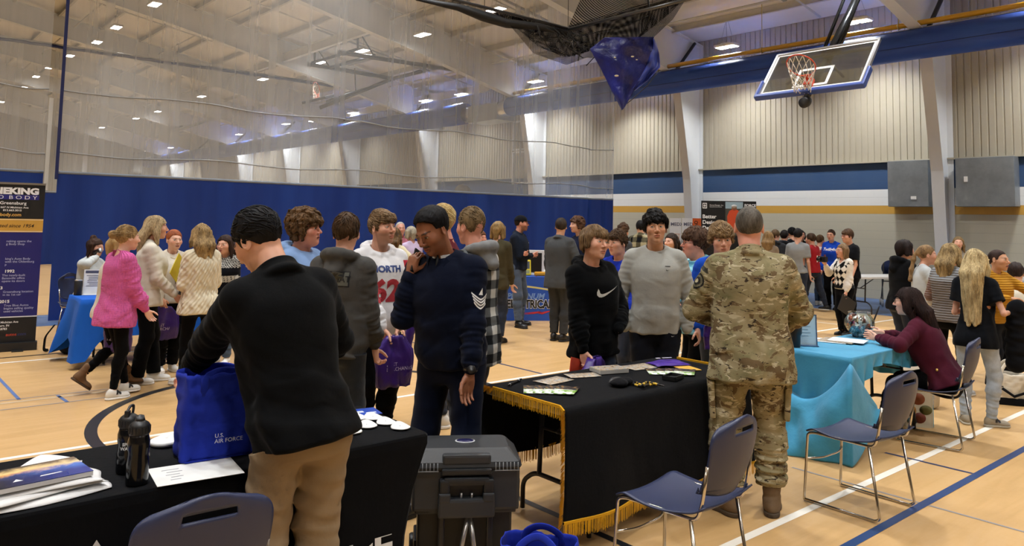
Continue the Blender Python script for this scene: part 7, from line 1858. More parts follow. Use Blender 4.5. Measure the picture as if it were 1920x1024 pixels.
def post_air(ctx):
    root = ctx['root'].obj; t_ = ctx['top'].obj; H, R, q = ctx['H'], ctx['Rh'], ctx['q']; nk = ctx['neck0']; Rc = ctx['Rc']
    wm = plain('d9dce0', .6); Sx, E_, W, a = ctx['arms'][1]
    # white sleeve chevrons on the left arm
    ax = nrm(E_ - Sx); Nn = nrm(Rc @ np.array([.55, .95, 0])); Nn = nrm(Nn - ax * (Nn @ ax)); U = np.cross(-ax, Nn); O = Sx + (E_ - Sx) * .55 + Nn * 0
    def strip(pts, w):
        vs = []; fs = []
        for i, (x, y) in enumerate(pts): vs += [(x, y), (x, y - w)]
        for i in range(len(pts) - 1): fs.append((2 * i, 2 * i + 2, 2 * i + 3, 2 * i + 1))
        return vs, fs
    for k in range(4):
        w_ = .050 - .004 * k; pts = [(x, .0 - .016 * k + .020 - .028 * math.cos(x / w_ * 1.35) + abs(x) * .30) for x in np.linspace(-w_, w_, 17)]
        me = project_letters('', t_.data, O, U, -ax, Nn, .05, shapes=strip(pts, .0095), sub=2); link('chevron', me, wm, t_)
    for sh in ([(-.013, .012), (.013, .012), (.008, .052)],):
        me = project_letters('', t_.data, O, U, -ax, Nn, .05, shapes=(sh, [(0, 1, 2)]), sub=2); link('chevron', me, wm, t_)
    star = [(.011 * math.cos(PI / 2 + k * PI / 5) * (1 if k % 2 == 0 else .42), .003 + .011 * math.sin(PI / 2 + k * PI / 5) * (1 if k % 2 == 0 else .42)) for k in range(10)]
    me = project_letters('', t_.data, O, U, -ax, Nn, .05, shapes=(star, [tuple(range(10))]), lift=.004, sub=1); link('chevron_star', me, plain('20263c', .6), t_)
    # shirt collar and tie
    nd = nrm(nk - ctx['pel'] ); f = Rc @ np.array([1, 0, 0]); l = Rc @ np.array([0, 1, 0]); up = Rc @ np.array([0, 0, 1]); nr = ctx['nr']; c0 = nk + up * .028 + f * .008
    b = MB()
    for s in (1, -1):
        ring = [c0 + f * (nr * 1.10 * math.cos(a_)) + l * s * (nr * 1.10 * math.sin(a_)) for a_ in np.linspace(.22, PI, 12)]
        ring2 = [p_ - up * .036 + (p_ - c0) * .16 for p_ in ring]; ring2[0] = ring2[0] + f * .012 - up * .045 + l * s * .018
        vs = [Vector(x) for x in ring + ring2]; n_ = len(ring); b.add(vs, [(i, i + 1, n_ + i + 1, n_ + i) if s > 0 else (i + 1, i, n_ + i, n_ + i + 1) for i in range(n_ - 1)], True)
    b.build('shirt_collar', plain('c9cbd0', .7), root)
    b = MB(); k0 = c0 + f * (nr * 1.12) - up * .004; b.tube([k0 + up * .004, k0 - up * .03 + f * .012, k0 - up * .085 + f * .022], [.010, .015, .024], 10, flat=(1, .55)); b.build('tie', plain('0c0e14', .6), root)
    # lapels of the jacket collar
    for s in (1, -1):
        b = MB(); A = [c0 + l * s * .075 + up * .012 - f * .02, c0 + f * (nr * 1.22) * .9 + l * s * .050 - up * .014, c0 + f * (nr + .055) + l * s * .045 - up * .100, c0 + f * (nr * .9) + l * s * .115 - up * .085, c0 - f * .01 + l * s * .112 - up * .03]
        nrm_ = nrm(f + l * s * .6 + up * .4); vs = [Vector(x + nrm_ * .012) for x in A] + [Vector(x - nrm_ * .002) for x in A]; b.add(vs, [tuple(range(5)), tuple(range(9, 4, -1))] + [(i, (i + 1) % 5, 5 + (i + 1) % 5, 5 + i) for i in range(5)]); b.build('collar_flap', MNAVYU, root)
        b = MB(); p0 = ctx['pel'] + Rc @ np.array([-.005, s * .075, .318 * ctx['u']]); p1 = ctx['pel'] + Rc @ np.array([-.005, s * ctx['sx'] * 1.22, .300 * ctx['u']]); d_ = nrm(p1 - p0); zz = nrm(np.cross(d_, f) * s); zz = zz if zz[2] > 0 else -zz
        Rm = Matrix((tuple(f), tuple(d_), tuple(zz))).transposed(); b.box(tuple((p0 + p1) / 2 + zz * .014), (.050, float(np.linalg.norm(p1 - p0)), .008), Rm, .003); b.build('shoulder_strap', MNAVYU, root)
    b = MB(); w0, wd = W - nrm(W - E_) * .018, nrm(W - E_); xx = nrm(np.cross(wd, np.array([0, 1., .2]))); pts = [w0 + (xx * math.cos(t) + np.cross(wd, xx) * math.sin(t)) * .036 for t in np.linspace(0, 2 * PI, 17)[:-1]]
    b.tube(pts, .010, 6, True, flat=(1.2, .4)); out = nrm(f * .8 + l * .6); out = nrm(out - wd * (out @ wd)); Rm = Matrix((tuple(np.cross(wd, out)), tuple(wd), tuple(out))).transposed(); b.lathe([(0, 0), (.023, 0), (.023, .010), (.019, .012), (0, .012)], tuple(w0 + out * .034), 20, Rm); w = b.build('watch', plain('0f1012', .3), root); w['label'] = 'black wrist watch'
    # phone
    Sx, E2, W2, a2 = ctx['arms'][-1]; X = nrm(a2['dir']); gp = a2['_grip']; r = thing('mobile_phone', 'black mobile phone held to the ear of the airman', 'phone', toW(ctx, gp), rzof(ctx)); b = MB()
    px_ = nrm(np.array([.55, .1, -.85])); n_ = nrm(np.array([.25, 1., .15])); n_ = nrm(n_ - px_ * (n_ @ px_)); Rm = Matrix((tuple(np.cross(n_, px_)), tuple(n_), tuple(px_))).transposed()
    b.box((0, 0, 0), (.072, .010, .150), Rm, .004); b.build('phone_body', plain('0d0d0f', .25), r); b = MB(); b.box(tuple(Rm @ Vector((0, .0056, 0))), (.066, .001, .142), Rm); b.build('screen', plain('17181c', .1), r)
S(848, 4.30, None, -24, 'airman in navy uniform with white sleeve chevrons, holding a phone to the ear', dict(style='afro', c1='060607', c2='0f0e12', top=.024, side=.009),
  top('uniform_jacket', 0, mat=MNAVYU, hem=-.022, ease=.027, blouse=.006, neck='crew', fold=.008, sfold=.006, cuffpos=.95), pants(0, mat=cloth('0e1426', .85, 900., .2, 'plain', .08), fit=.026, fold=.004), BLK,
  h=1.775, lean=(6, 4, -6), head=(-14, 27, 8), skin='brown', brow='0c0807', moustache=.75, stubble=.25, beardc='1a100a', down=.9, iris='1c100a', blush=.15, sw=1.2, bulk=.008,
  R=dict(to=(.15, -.205, 1.385), hint=(.9, -.05, -1.2), dir=(-.12, .24, 1.), thumb=(.2, .9, .1), curl=(.75, .75, .85, .95), tc=.7), L=dict(to=(.20, .20, .80), hint=(-1, 1.0, 0), dir=(.15, -.12, -1), thumb=(.8, -.7, 0), curl=.35), LF=(.05, .16, 12), RF=(-.05, -.20, -30), post=post_air)
# camouflage
def camo():
    t = NT('woodland_camouflage'); co = t.coord(); m = t.mapped(co, (1, 1, 1.9)); 
    a = t.noise(m, 5., 4, .55, .5); b_ = t.noise(t.mapped(co, (1.2, 1.2, 2.2), (.3, .2, 0)), 7., 4, .6, .6); c_ = t.noise(t.mapped(co, (1, 1, 2.6), (0, .5, .4)), 13., 4, .6, .8); d_ = t.noise(t.mapped(co, (1.3, 1.1, 2.8), (1., .2, 0)), 15., 4, .58, 1.)
    col = t.ramp(a, [(.30, srgb('6d6a4a')), (.47, srgb('8d8463')), (.60, srgb('9c9172'))]); col = t.mix(t.math('GREATER_THAN', b_, .56), col, srgb('6b5a40')); col = t.mix(t.math('GREATER_THAN', c_, .585), col, srgb('b7ad90')); col = t.mix(t.math('GREATER_THAN', d_, .625), col, srgb('3a3128'))
    return t.done(t.bsdf(col, .88, 0., t.bump(t.math('MULTIPLY_ADD', t.noise(co, 900., 2), .3, t.noise(co, 30., 4)), .3, .008), **{'Specular IOR Level': .2}))
MCAMO = camo(); MTANBOOT = dict(kind='boot', mat=plain('6f5a42', .8, 0., .12, .3, 200.), solemat=plain('4a3c2c', .8), shaft=.23)
def post_soldier(ctx):
    t_ = ctx['top'].obj; Sx, E_, W, a = ctx['arms'][1]; ax = nrm(E_ - Sx); Nn = nrm(ctx['Rc'] @ np.array([-.55, 1., .1])); Nn = nrm(Nn - ax * (Nn @ ax)); U = np.cross(-ax, Nn); O = Sx + (E_ - Sx) * .42
    for rad, c_, lf in ((.045, '1c1c1a', .003), (.036, '6a6650', .005), (.024, '1c1c1a', .007), (.012, 'b0a888', .009)):
        P = [(rad * math.cos(2 * PI * k / 24), rad * 1.15 * math.sin(2 * PI * k / 24)) for k in range(24)]; me = project_letters('', t_.data, O, U, -ax, Nn, .05, shapes=(P, [tuple(range(24))]), lift=lf, sub=1); link('sleeve_patch', me, plain(c_, .8), t_)
    me = project_letters('', t_.data, O + ax * -.085, U, -ax, Nn, .05, shapes=([(-.04, -.012), (.04, -.012), (.03, .014), (-.03, .014)], [(0, 1, 2, 3)]), lift=.003, sub=1); link('sleeve_patch', me, plain('3a3a30', .8), t_)
    p_ = ctx['pants'].obj
    for s in (1, -1):
        hip, K, ank, yaw, fp = ctx['legs'][s]; c_ = hip + (K - hip) * .66; b = MB(); b.box(tuple(c_ + np.array([-.015, s * .098, 0])), (.15, .035, .19), Matrix.Rotation(s * -.05, 3, 'X'), .012); b.box(tuple(c_ + np.array([-.015, s * .104, .095])), (.155, .038, .06), Matrix.Rotation(s * -.05, 3, 'X'), .010); b.build('cargo_pocket', MCAMO, p_)
    r = thing('paper_sheet', 'white paper in the hands of the soldier', 'paper', toW(ctx, (.30, -.20, 1.06)), rzof(ctx)); b = MB(); b.box((0, 0, 0), (.16, .11, .003), Matrix.Rotation(.5, 3, 'X')); b.build('sheet', MPAPER, r)
S(1407, 4.52, 387, -174, 'soldier in camouflage uniform and tan boots, back to the viewer at the fringed table', dict(style='short', c1='3a352f', c2='6f6a63', top=.010, side=.0035, strand=.0010, nape=.012),
  top('camouflage_coat', 0, mat=MCAMO, hem=-.085, ease=.040, neck='stand', ch=.038, fold=.011, sfold=.008, rip=.007, flare=.01, cuffpos=.97, cuffw=1.05), pants(0, mat=MCAMO, fit=.036, fold=.009, cuff=1.5, len=.80, stack=1.8), MTANBOOT,
  skin='rosy', fat=.004, sw=1.14, bulk=.012, lean=(3, 0, 0), L=dict(to=(.26, .14, 1.10), hint=(-.35, 1.1, -.7)), R=dict(to=(.30, -.17, 1.04), hint=(-.35, -1.1, -.7)), LF=(-.04, .13, 38), RF=(.02, -.12, -8), post=post_soldier)
# ---------- boys behind the middle table
def post_grey(ctx):
    b = plain('15161a', .6); decal(ctx, '', .085, .245, .05, b, shapes=swoosh(.022), name='tick_logo'); decal(ctx, '', .085, .258, .05, b, shapes=([(-.02, 0), (.02, 0), (.02, .006), (-.02, .006)], [(0, 1, 2, 3)]), name='tick_logo')
    hip, K, ank, yaw, fp = ctx['legs'][1]; decal(ctx, '', .13, -.04, .05, plain('d8d8da', .6), shapes=swoosh(.018), tgt='pants', name='tick_logo')
S(1228, 5.9, 393, 4, 'boy in a light grey sweatshirt with dark curls, hands in the pockets', dict(style='mop', c1='0c0b0b', c2='1d1a19', top=.034, side=.020, fringe=(.012, .004, 0), curl=.008, ears=.0, locks=260, locklen=.05, lockw=.005, line=.0),
  top('sweatshirt', 'a3a49f', hem=-.035, ease=.030, blouse=.012, fold=.009, sfold=.007, fore=.92, var=.16), pants('15161c', fit=.03, fold=.006), BLK, skin='tan', brow='14100e', iris='2a1a12', blush=.25, gaze=(-12, -6), head=(3, -5, 2), sw=1.08,
  L=dict(to=(.06, .235, .88), hint=(-.6, 1.2, 0), nohand=1), R=dict(to=(.06, -.235, .88), hint=(-.6, -1.2, 0), nohand=1), legshidden=1, post=post_grey)
def post_black(ctx):
    decal(ctx, '', .0, .215, .05, plain('c9cac6', .4), shapes=swoosh(.13), name='tick_logo'); g = ctx['arms'][-1][3]['_grip']
    b = MB(); root = ctx['root'].obj
    for s in (1, -1):
        p0 = ctx['neck0'] + ctx['Rc'] @ np.array([.085, s * .028, -.02]); b.tube([p0, p0 + ctx['Rc'] @ np.array([.05, s * .008, -.10]), p0 + ctx['Rc'] @ np.array([.062, s * .004, -.24])], .004, 5)
    b.build('drawstring', plain('0d0d0f', .7), root)
    purplebag(ctx, np.array(g) + np.array([.03, .06, .03]), .30, .27, .05, 'purple carrier bag held by the boy in the black hoodie', .5); W = toW(ctx, np.array(g) + np.array([-.02, -.07, -.11])); r = thing('folder', 'orange-red folder behind the purple bag of the boy in the black hoodie', 'folder', W, rzof(ctx) + .5); b = MB(); b.box((0, 0, 0), (.006, .20, .26), Matrix.Rotation(-.25, 3, 'X')); b.build('cover', plain('c8452a', .5), r)
S(1114, 5.5, 422, 38, 'boy in a black hoodie with a silver tick on the chest, at the table corner', dict(style='short', c1='4a3826', c2='8a6f50', top=.018, side=.014, fringe=(.016, .003, .0), ears=.028, strand=.005, locks=420, locklen=.12, lockw=.005, flow=(.25, 0, -1)),
  top('hoodie', '08090b', hem=-.07, ease=.034, hood=.75, neck='crew', fold=.010, sfold=.007, var=.2), pants(0, mat=DJEAN, fit=.02), BLK, skin='fair', brow='5a4634', iris='5a6a72', head=(4, -4, -6), gaze=(8, -3), lean=(2, 4, 0),
  R=dict(to=(.14, -.20, .80), hint=(-1, -.7, 0), dir=(.3, .15, -1), thumb=(.7, .6, 0), curl=.7), L=dict(to=(.17, .09, .93), hint=(-.7, 1, 0), nohand=1), legshidden=1, post=post_black)
S(1163, 7.3, 430, -32, 'smiling boy in a bright blue hoodie behind the boys at the table', dict(style='short', c1='2e2218', c2='5f4833', top=.028, side=.014, fringe=(.006, .006, .01), strand=.006, locks=300, locklen=.06, lockw=.005, flow=(.8, .3, .2)),
  top('hoodie', '1b2f9a', hem=-.05, ease=.03, hood=.9), pants(0, mat=DJEAN), SNK, skin='fair', brow='3a2a1e', head=(-8, -2, 4), L=dict(out=6, bend=40), R=dict(out=6, bend=50), legshidden=1, post=lambda c: decal(c, 'AN', -.02, .215, .085, MWL, bold=.003))
def stripes_polo(V, ctx):
    z = trunk(V, ctx)[:, 2]; a, b, c = C('6aaec6', '8cc7d6', '4f93b0'); k = np.floor(z / .022).astype(int) % 5; return np.stack([a, b, a, c, b])[k]
S(1310, 6.75, 426, -72, 'heavyset boy in glasses and a striped light blue polo shirt', dict(style='curly', c1='2a1c14', c2='5c4230', top=.042, side=.026, fringe=(.012, .012, 0), curl=.011, locks=200, locklen=.05, lockw=.006), top('polo_shirt', 0, mat=cloth(None), colf=stripes_polo, hem=-.06, ease=.035, sleeve='short', neck='collar', fold=.008), pants(0, mat=BLKP), BLK,
  skin='rosy', fat=.012, bulk=.035, belly=.03, blush=.6, brow='2e2018', head=(0, -4, 0), open=1, L=dict(out=6, bend=75), R=dict(out=8, bend=70), legshidden=1, post=glasses)
def post_blue(ctx):
    g = ctx['arms'][1][3]['_grip']; purplebag(ctx, np.array(g) + np.array([.05, -.02, .05]), .24, .25, .05, 'purple bag with a yellow sheet held by the boy in the blue pullover', -.2, None, False)
    W = toW(ctx, np.array(g) + np.array([.08, -.04, .10])); r = thing('folder', 'yellow folder held upright by the boy in the blue pullover', 'folder', W, rzof(ctx)); b = MB(); b.box((0, 0, 0), (.006, .2, .22)); b.build('cover', plain('d8c228', .5), r)
S(1352, 6.2, 417, 6, 'boy in a royal blue pullover looking past the shoulder of the soldier', dict(style='mop', c1='4a3826', c2='9a7d58', top=.034, side=.022, fringe=(.022, .010, .006), curl=.006, ears=.01, locks=420, locklen=.09, lockw=.006, flow=(.7, .2, -.4)),
  top('pullover', '1c49b4', hem=-.05, ease=.028, neck='v'), pants(0, mat=denim('33383f')), SNK, skin='fair', brow='4a3626', iris='4a5a5a', head=(4, 3, 3), R=dict(to=(.10, -.20, .86), hint=(-1, -.8, 0)), L=dict(to=(.22, .02, .98), hint=(-.5, 1, -.3), curl=.8), legshidden=1, post=post_blue)
# ---------- boys behind the left table
def post_62(ctx):
    blue, red = plain('28407c', .6), plain('b02f3a', .6)
    decal(ctx, 'NORTH', .0, .238, .062, blue, bold=.003, sx=1.08); decal(ctx, '62', .0, .118, .215, red, bold=.010, sx=1.05)
    g = (np.array(ctx['arms'][1][3]['_grip']) + np.array(ctx['arms'][-1][3]['_grip'])) / 2; purplebag(ctx, g + np.array([.03, 0, .02]), .27, .36, .05, 'purple carrier bag held in both hands by the boy in the numbered hoodie', .1)
    b = MB(); o = ctx['pel'] + ctx['Rc'] @ np.array([.14, 0, .03 * ctx['u']])
S(708, 5.62, 393, 22, 'boy in a white hoodie lettered NORTH with a red number, beside the grey hoodie', dict(style='short', c1='4f3d28', c2='94795a', top=.022, side=.010, fringe=(.014, .003, .012), strand=.004, locks=420, locklen=.08, lockw=.0045, flow=(.7, .35, -.25)),
  top('hoodie', 0, mat=cloth(None), colf=north, hem=-.045, ease=.030, hood=.85, blouse=.008, fold=.009, sfold=.006), pants(0, mat=BLKP, fit=.02), BKW, skin='fair', brow='4a3624', stubble=.35, beardc='6a5038', iris='46505a', head=(22, -4, 3), gaze=(14, -2),
  L=dict(to=(.24, .085, .93), hint=(-.6, 1., -.2), dir=(.5, -.55, -.75), thumb=(.7, -.2, .5), curl=.75), R=dict(to=(.26, -.06, .90), hint=(-.6, -1., -.2), dir=(.45, .55, -.8), thumb=(.7, .2, .5), curl=.75), post=post_62)
def post_ariat(ctx):
    bk = plain('1a1a1b', .7); sg = plain('5a5c55', .8)
    R_ = lambda w, h: ([(-w, -h), (w, -h), (w, h), (-w, h)], [(0, 1, 2, 3)])
    decal(ctx, '', .02, .245, .3, bk, 'back', shapes=R_(.135, .050), name='patch_border', sub=4, lift=.002); decal(ctx, '', .02, .245, .3, sg, 'back', shapes=R_(.128, .043), name='patch', sub=4, lift=.004); decal(ctx, 'ARIAT', -.045, .234, .055, bk, 'back', bold=.001, lift=.006)
    P = [(.03 * math.cos(2 * PI * k / 20), .024 * math.sin(2 * PI * k / 20)) for k in range(20)]; P2 = [(x * .72, y * .72) for x, y in P]; decal(ctx, '', .085, .245, .05, bk, 'back', shapes=(P + P2, [(i, (i + 1) % 20, 20 + (i + 1) % 20, 20 + i) for i in range(20)]), name='patch_emblem', lift=.006)
S(640, 4.95, 399, 152, 'boy in a charcoal grey hoodie with a back patch, seen from behind', dict(style='short', c1='2c2118', c2='5d4733', top=.026, side=.010, strand=.004, nape=.006, locks=360, locklen=.05, lockw=.004, flow=(.3, .1, -.9)),
  top('hoodie', '4b4a48', hem=-.05, ease=.034, hood=1.0, blouse=.010, fold=.010, sfold=.007, var=.14), pants(0, mat=denim('20262e'), fit=.02), BLK, skin='fair', head=(18, 0, 0), sw=1.06, R=dict(out=4, fwd=8, bend=12, curl=.75, thumb=(1, .2, 0)), L=dict(to=(.2, .2, 1.0), hint=(-1, .8, 0)), post=post_ariat)
S(560, 5.60, 390, 55, 'boy in a light blue hoodie with a big mop of curly brown hair', dict(style='mop', c1='2c2016', c2='75593c', top=.046, side=.036, fringe=(.026, .012, .0), ears=.055, curl=.012, locks=480, locklen=.08, lockw=.007), top('hoodie', '7f9cc8', hem=-.05, ease=.034, hood=.9), pants(0, mat=DJEAN), SNK,
  skin='rosy', fat=.010, bulk=.02, blush=.75, brow='3a2a1c', open=1, head=(8, -3, 4), legshidden=1)
GREYHOOD = cloth('7c7e80')
S(890, 5.25, 388, -128, 'boy in a black and white plaid shirt with a grey hood, behind the airman', dict(style='short', c1='4a3b28', c2='8c7656', top=.030, side=.0045, strand=.003, line=.0, locks=200, locklen=.06, lockw=.004, flow=(.6, 0, .3)),
  top('plaid_shirt', 0, mat=cloth(None), colf=gingham('c9c9c4', '5c5f60', '191a1c', .062), hem=-.12, ease=.034, hood=1.15, hoodmat=GREYHOOD), pants(0, mat=DJEAN, fit=.022), BLK, skin='rosy', head=(-6, 2, 0), L=dict(out=5, bend=12), R=dict(out=6, bend=14))
S(836, 6.3, 384, -100, 'blond boy in a maroon top mostly hidden behind the airman', dict(style='short', c1='a98f5c', c2='dcc48e', top=.040, side=.008, fringe=(.0, .006, 0), strand=.006, locks=300, locklen=.06, lockw=.005, flow=(.8, 0, .4)), top('sweatshirt', '5a1a24', hem=-.05, ease=.03), pants(0, mat=DJEAN), SNK, skin='rosy', legshidden=1,
  L=dict(to=(.22, .15, .98), hint=(-.8, .8, 0)), post=lambda c: purplebag(c, np.array(c['arms'][1][3]['_grip']), .26, .24, .05, 'purple bag hanging between the numbered hoodie and the airman', .3, None, False))
# ---------- group of girls at the left
def nshoe(ctx):
    for s in (1, -1):
        O, Rs, k = ctx['shoeframe'][s]; so = ctx['shoes'][s].obj
        for sd in (1, -1):
            N = Rs @ np.array([0, sd, .25]); U = Rs @ np.array([sd * -1., 0, 0]) * 1.; me = project_letters('N', so.data, O + Rs @ (np.array([.05, 0, .052]) * k), -U * -1 if False else U, Rs @ np.array([0, 0, 1]), N, .062 * k, bold=.006, shear=.2, sx=1.1); link('letter_mark', me, plain('161618', .6), so)
S(222, 7.02, 422, 118, 'girl in a bright pink ribbed sweater and black leggings, hair in a bun', dict(style='bun', c1='6a5236', c2='b39668', top=.012, side=.008, back=.02, bun=(-.140, .0, .025), bunr=(.042, .050, .040), strand=.004, locks=260, locklen=.07, lockw=.004, flow=(-1, 0, 0)),
  top('sweater', 'cc5f9c', kind='knit', hem=-.10, ease=.042, neck='wide', flare=.012, fold=.007, sfold=.007, fore=1.1, cuffw=.85), pants(0, mat=BLKP, fit=.003, len=.94, fold=.002), SNK, fem=1, skin='pale', head=(-6, 2, 0), R=dict(out=7, fwd=10, bend=22), L=dict(out=8, bend=16), LF=(.16, .06, 4), RF=(-.03, -.08, -4), lean=(4, 0, 0),
  post=lambda c: (nshoe(c), purplebag(c, np.array(c['arms'][1][3]['_grip']), .26, .34, .06, 'purple bag hanging at the side of the girl in pink', .5)))
BOOTS = dict(kind='boot', mat=plain('6a4c30', .85, 0., .1, .2, 200.), solemat=plain('4a3826', .8), shaft=.20)
S(208, 7.3, 438, 100, 'girl in brown boots walking hidden behind the pink sweater', dict(style='bob', c1='8a7048', c2='b89a68', top=.008, side=.006, len=.08), top('sweater', 'c9c2b4', hem=-.06, ease=.03), pants(0, mat=BLKP, fit=.003, len=.88), BOOTS, fem=1, skin='fair', LF=(.22, .05, 0), RF=(-.20, -.06, 0, .10, 38), lean=(4, 0, 0))
S(279, 7.65, 404, 92, 'tall woman with long straight blond hair and an off-white sweater', dict(style='long', c1='6f5a3e', c2='d2bc94', top=.012, side=.008, len=.22, front=.5, w=.07, out=.05, off=.045, locks=420, locklen=.34, lockw=.005), top('sweater', 'd6d0c2', hem=-.05, ease=.034, fold=.008), pants(0, mat=BLKP, fit=.022, len=.97, flare=.01), SNK, fem=1, skin='fair', lip='a8584e', head=(4, 0, 0), R=dict(out=5, fwd=14, bend=30), L=dict(out=6, bend=20), LF=(.10, .07, 4), RF=(-.06, -.07, -4))
def post_ginger(ctx):
    b = MB(); c0 = ctx['neck0'] + ctx['Rc'] @ np.array([.02, 0, .0]); f, l, up = ctx['Rc'].T
    b.tube([c0 + f * (.060 * math.cos(t)) + l * (.060 * math.sin(t)) - up * (.035 * max(math.cos(t), 0) ** 2 + .004) + f * .022 * max(math.cos(t), 0) for t in np.linspace(-1.9, 1.9, 21)], .0022, 5); b.build('necklace', plain('d8c48a', .3, .8), ctx['root'].obj)
    r = thing('jacket', 'black puffy jacket carried over the arm between the ginger girl and the cable knit sweater', 'jacket', toW(ctx, (.30, .10, .62)), rzof(ctx)); V, Q_ = mesh_sdf([('u', 0, sd_rc((0, -.02, .38), (0, .03, .10), .11, .075, (.02, .12, 1))), ('u', .05, sd_rc((.02, .06, .42), (.0, .12, .15), .08, .05, (.015, .1, 2))), ('u', .05, sd_rc((0, -.04, .12), (.02, -.02, -.12), .06, .045, (.015, .1, 3)))], .009, (-.2, -.25, -.2), (.2, .28, .55)); link('jacket_body', npmesh('jacket', V, Q_), plain('141417', .35, 0., .1, .3, 40.), r)
    g = ctx['arms'][-1][3]['_grip']; purplebag(ctx, np.array(g) + np.array([.05, .02, -.02]), .32, .34, .07, 'purple bag with pale lettering between the tall woman and the cable knit sweater', .1)
S(321, 8.25, 430, 18, 'ginger girl in a cream top and thin necklace, facing the viewer', dict(style='bun', c1='6b3420', c2='a8613c', top=.008, side=.006, bun=(-.10, 0, .03), bunr=(.03, .03, .03), strand=.003), top('knit_top', 'd9d2c4', hem=-.03, ease=.022), pants(0, mat=BLKP, fit=.028, len=.98), SNK, fem=1, skin='pale', lip='b0605a', brow='8a5a40', blush=.6, head=(6, 0, 0), R=dict(out=5, fwd=12, bend=30), L=dict(to=(.24, .06, 1.02), hint=(-.6, 1, 0)), post=post_ginger)
def post_cable(ctx):
    W = toW(ctx, (.24, .10, 1.12)); r = thing('folder', 'yellow folder tucked under the arm of the woman in the cable knit sweater', 'folder', W, rzof(ctx) + .6); b = MB(); b.box((0, 0, 0), (.008, .24, .30), Matrix.Rotation(-.9, 3, 'X')); b.build('cover', plain('d6c02c', .5), r)
S(378, 7.55, 420, -152, 'woman in a cream cable knit sweater and black leggings, seen from behind', dict(style='long', c1='57432e', c2='bfa272', top=.014, side=.012, len=.10, w=.085, front=.45, thick=.038, out=.05, off=.045, strand=.006, locks=420, locklen=.24, lockw=.006), top('sweater', 'd9cfb6', kind='cable', hem=-.065, ease=.045, flare=.012, fold=.007, cuffw=.9), pants(0, mat=BLKP, fit=.004, len=.93, fold=.002), SNK, fem=1, skin='fair', head=(-18, 0, 0), lip='b0605a',
  L=dict(to=(.24, .06, 1.02), hint=(-.6, .5, -1)), R=dict(to=(.26, -.08, .98), hint=(-.6, -.5, -1)), RF=(-.16, -.06, 0), LF=(.14, .08, 16), post=post_cable)
def bw_knit(V, ctx):
    L = trunk(V, ctx); a, b = C('15161c', 'b9b9b4'); z = L[:, 2] / ctx['u']; m = ((z > -.03) & (z < .03)) | ((z > .13) & (z < .18)) | (z > .24); ch = ((np.floor(L[:, 2] / .012) + np.floor(L[:, 1] / .012)) % 2 > 0) | (z < .2) & (np.floor(L[:, 1] / .010) % 3 > 0); return np.where((m & ch)[:, None], b, a)
S(424, 8.7, 440, -30, 'dark-haired girl in a black and white patterned sweater, half hidden by the cable knit', dict(style='long', c1='1f1612', c2='43302a', top=.012, side=.010, len=.12, front=.8, w=.1), top('sweater', 0, mat=cloth(None), colf=bw_knit, hem=-.03, ease=.03), pants(0, mat=JEAN), SNK, fem=1, skin='fair')
def post_seated(ctx):
    g = ctx['arms'][-1][3]['_grip']; W = toW(ctx, g); r = thing('drink_cup', 'dark drink can at the lips of the seated woman at the left', 'cup', W, rzof(ctx)); T_ = Matrix.Rotation(1.2, 3, 'Y'); b = MB(); b.lathe([(0, -.06), (.030, -.06), (.034, -.05), (.034, .05), (.03, .06), (0, .06)], n=16, R=T_); b.build('can_body', plain('1c1418', .3), r); b = MB(); b.lathe([(.031, .058), (.029, .064), (0, .062)], n=16, R=T_); b.build('can_lid', MALU, r)
S(166, 10.35, None, 42, 'seated woman with dark hair in a messy bun behind the blue table', dict(style='bun', c1='1a1210', c2='4a3226', top=.016, side=.016, back=.03, bun=(-.06, .0, .125), bunr=(.045, .042, .04), strand=.006, ears=.12), top('jumper', 'c3cacb', hem=-.02, ease=.03, neck='crew'), pants(0, mat=DJEAN), BLK, fem=1, h=1.66, seat=(.44,), skin='fair', lip='9a3a40', lean=(8, 0, 0), head=(10, 4, 0), LF=(.42, .1, 0), RF=(.42, -.1, 0), LFk=(1, 0, 1), RFk=(1, 0, 1), R=dict(to=(.22, -.06, 1.10), hint=(-.2, -1, -.6), dir=(.2, .3, .8), thumb=(-.3, 1, 0), curl=.9), L=dict(to=(.34, .16, .80), hint=(-.5, 1, -.4)), post=post_seated)
# ---------- middle distance
S(931, 10.6, 415, 158, 'person with a chin-length light brown bob and an olive jacket, back turned', dict(style='bob', c1='5c4a30', c2='a08458', top=.014, side=.016, len=.10, strand=.006), top('jacket', '423d2c', hem=-.07, ease=.03), pants(0, mat=DJEAN), BLK, skin='fair', R=dict(out=5, fwd=8, bend=12))
def post_cap(ctx):
    H, R, q = ctx['H'], ctx['Rh'], ctx['q']; P = lambda x, y, z: H + R @ (np.array([x, y, z]) * q); V, Q_ = mesh_sdf([('u', 0, sd_ell(P(-.012, 0, .045), np.array([.104, .086, .086]) * q, R)), ('i', 0, sd_plane(P(0, 0, .035), R @ np.array([0., 0, -1.])))], .006, H - .2, H + .2); o = link('cap', npmesh('cap', V, Q_), cloth('17181c'), ctx['root'].obj)
    b = MB(); b.grid(lambda u, v: tuple(P(.07 + .085 * v * math.cos((u - .5) * 1.9), .088 * math.sin((u - .5) * 2.0) * (1 - .05 * v), .040 - .012 * v + .006 * math.cos((u - .5) * 3))), 12, 6, .004); b.build('visor', cloth('17181c'), o); decal(ctx, '', .085, .245, .05, MWL, shapes=([(-.03, -.008), (.03, .012), (.0, .0), (-.02, .012)], [(0, 1, 2, 3)]), name='chest_logo')
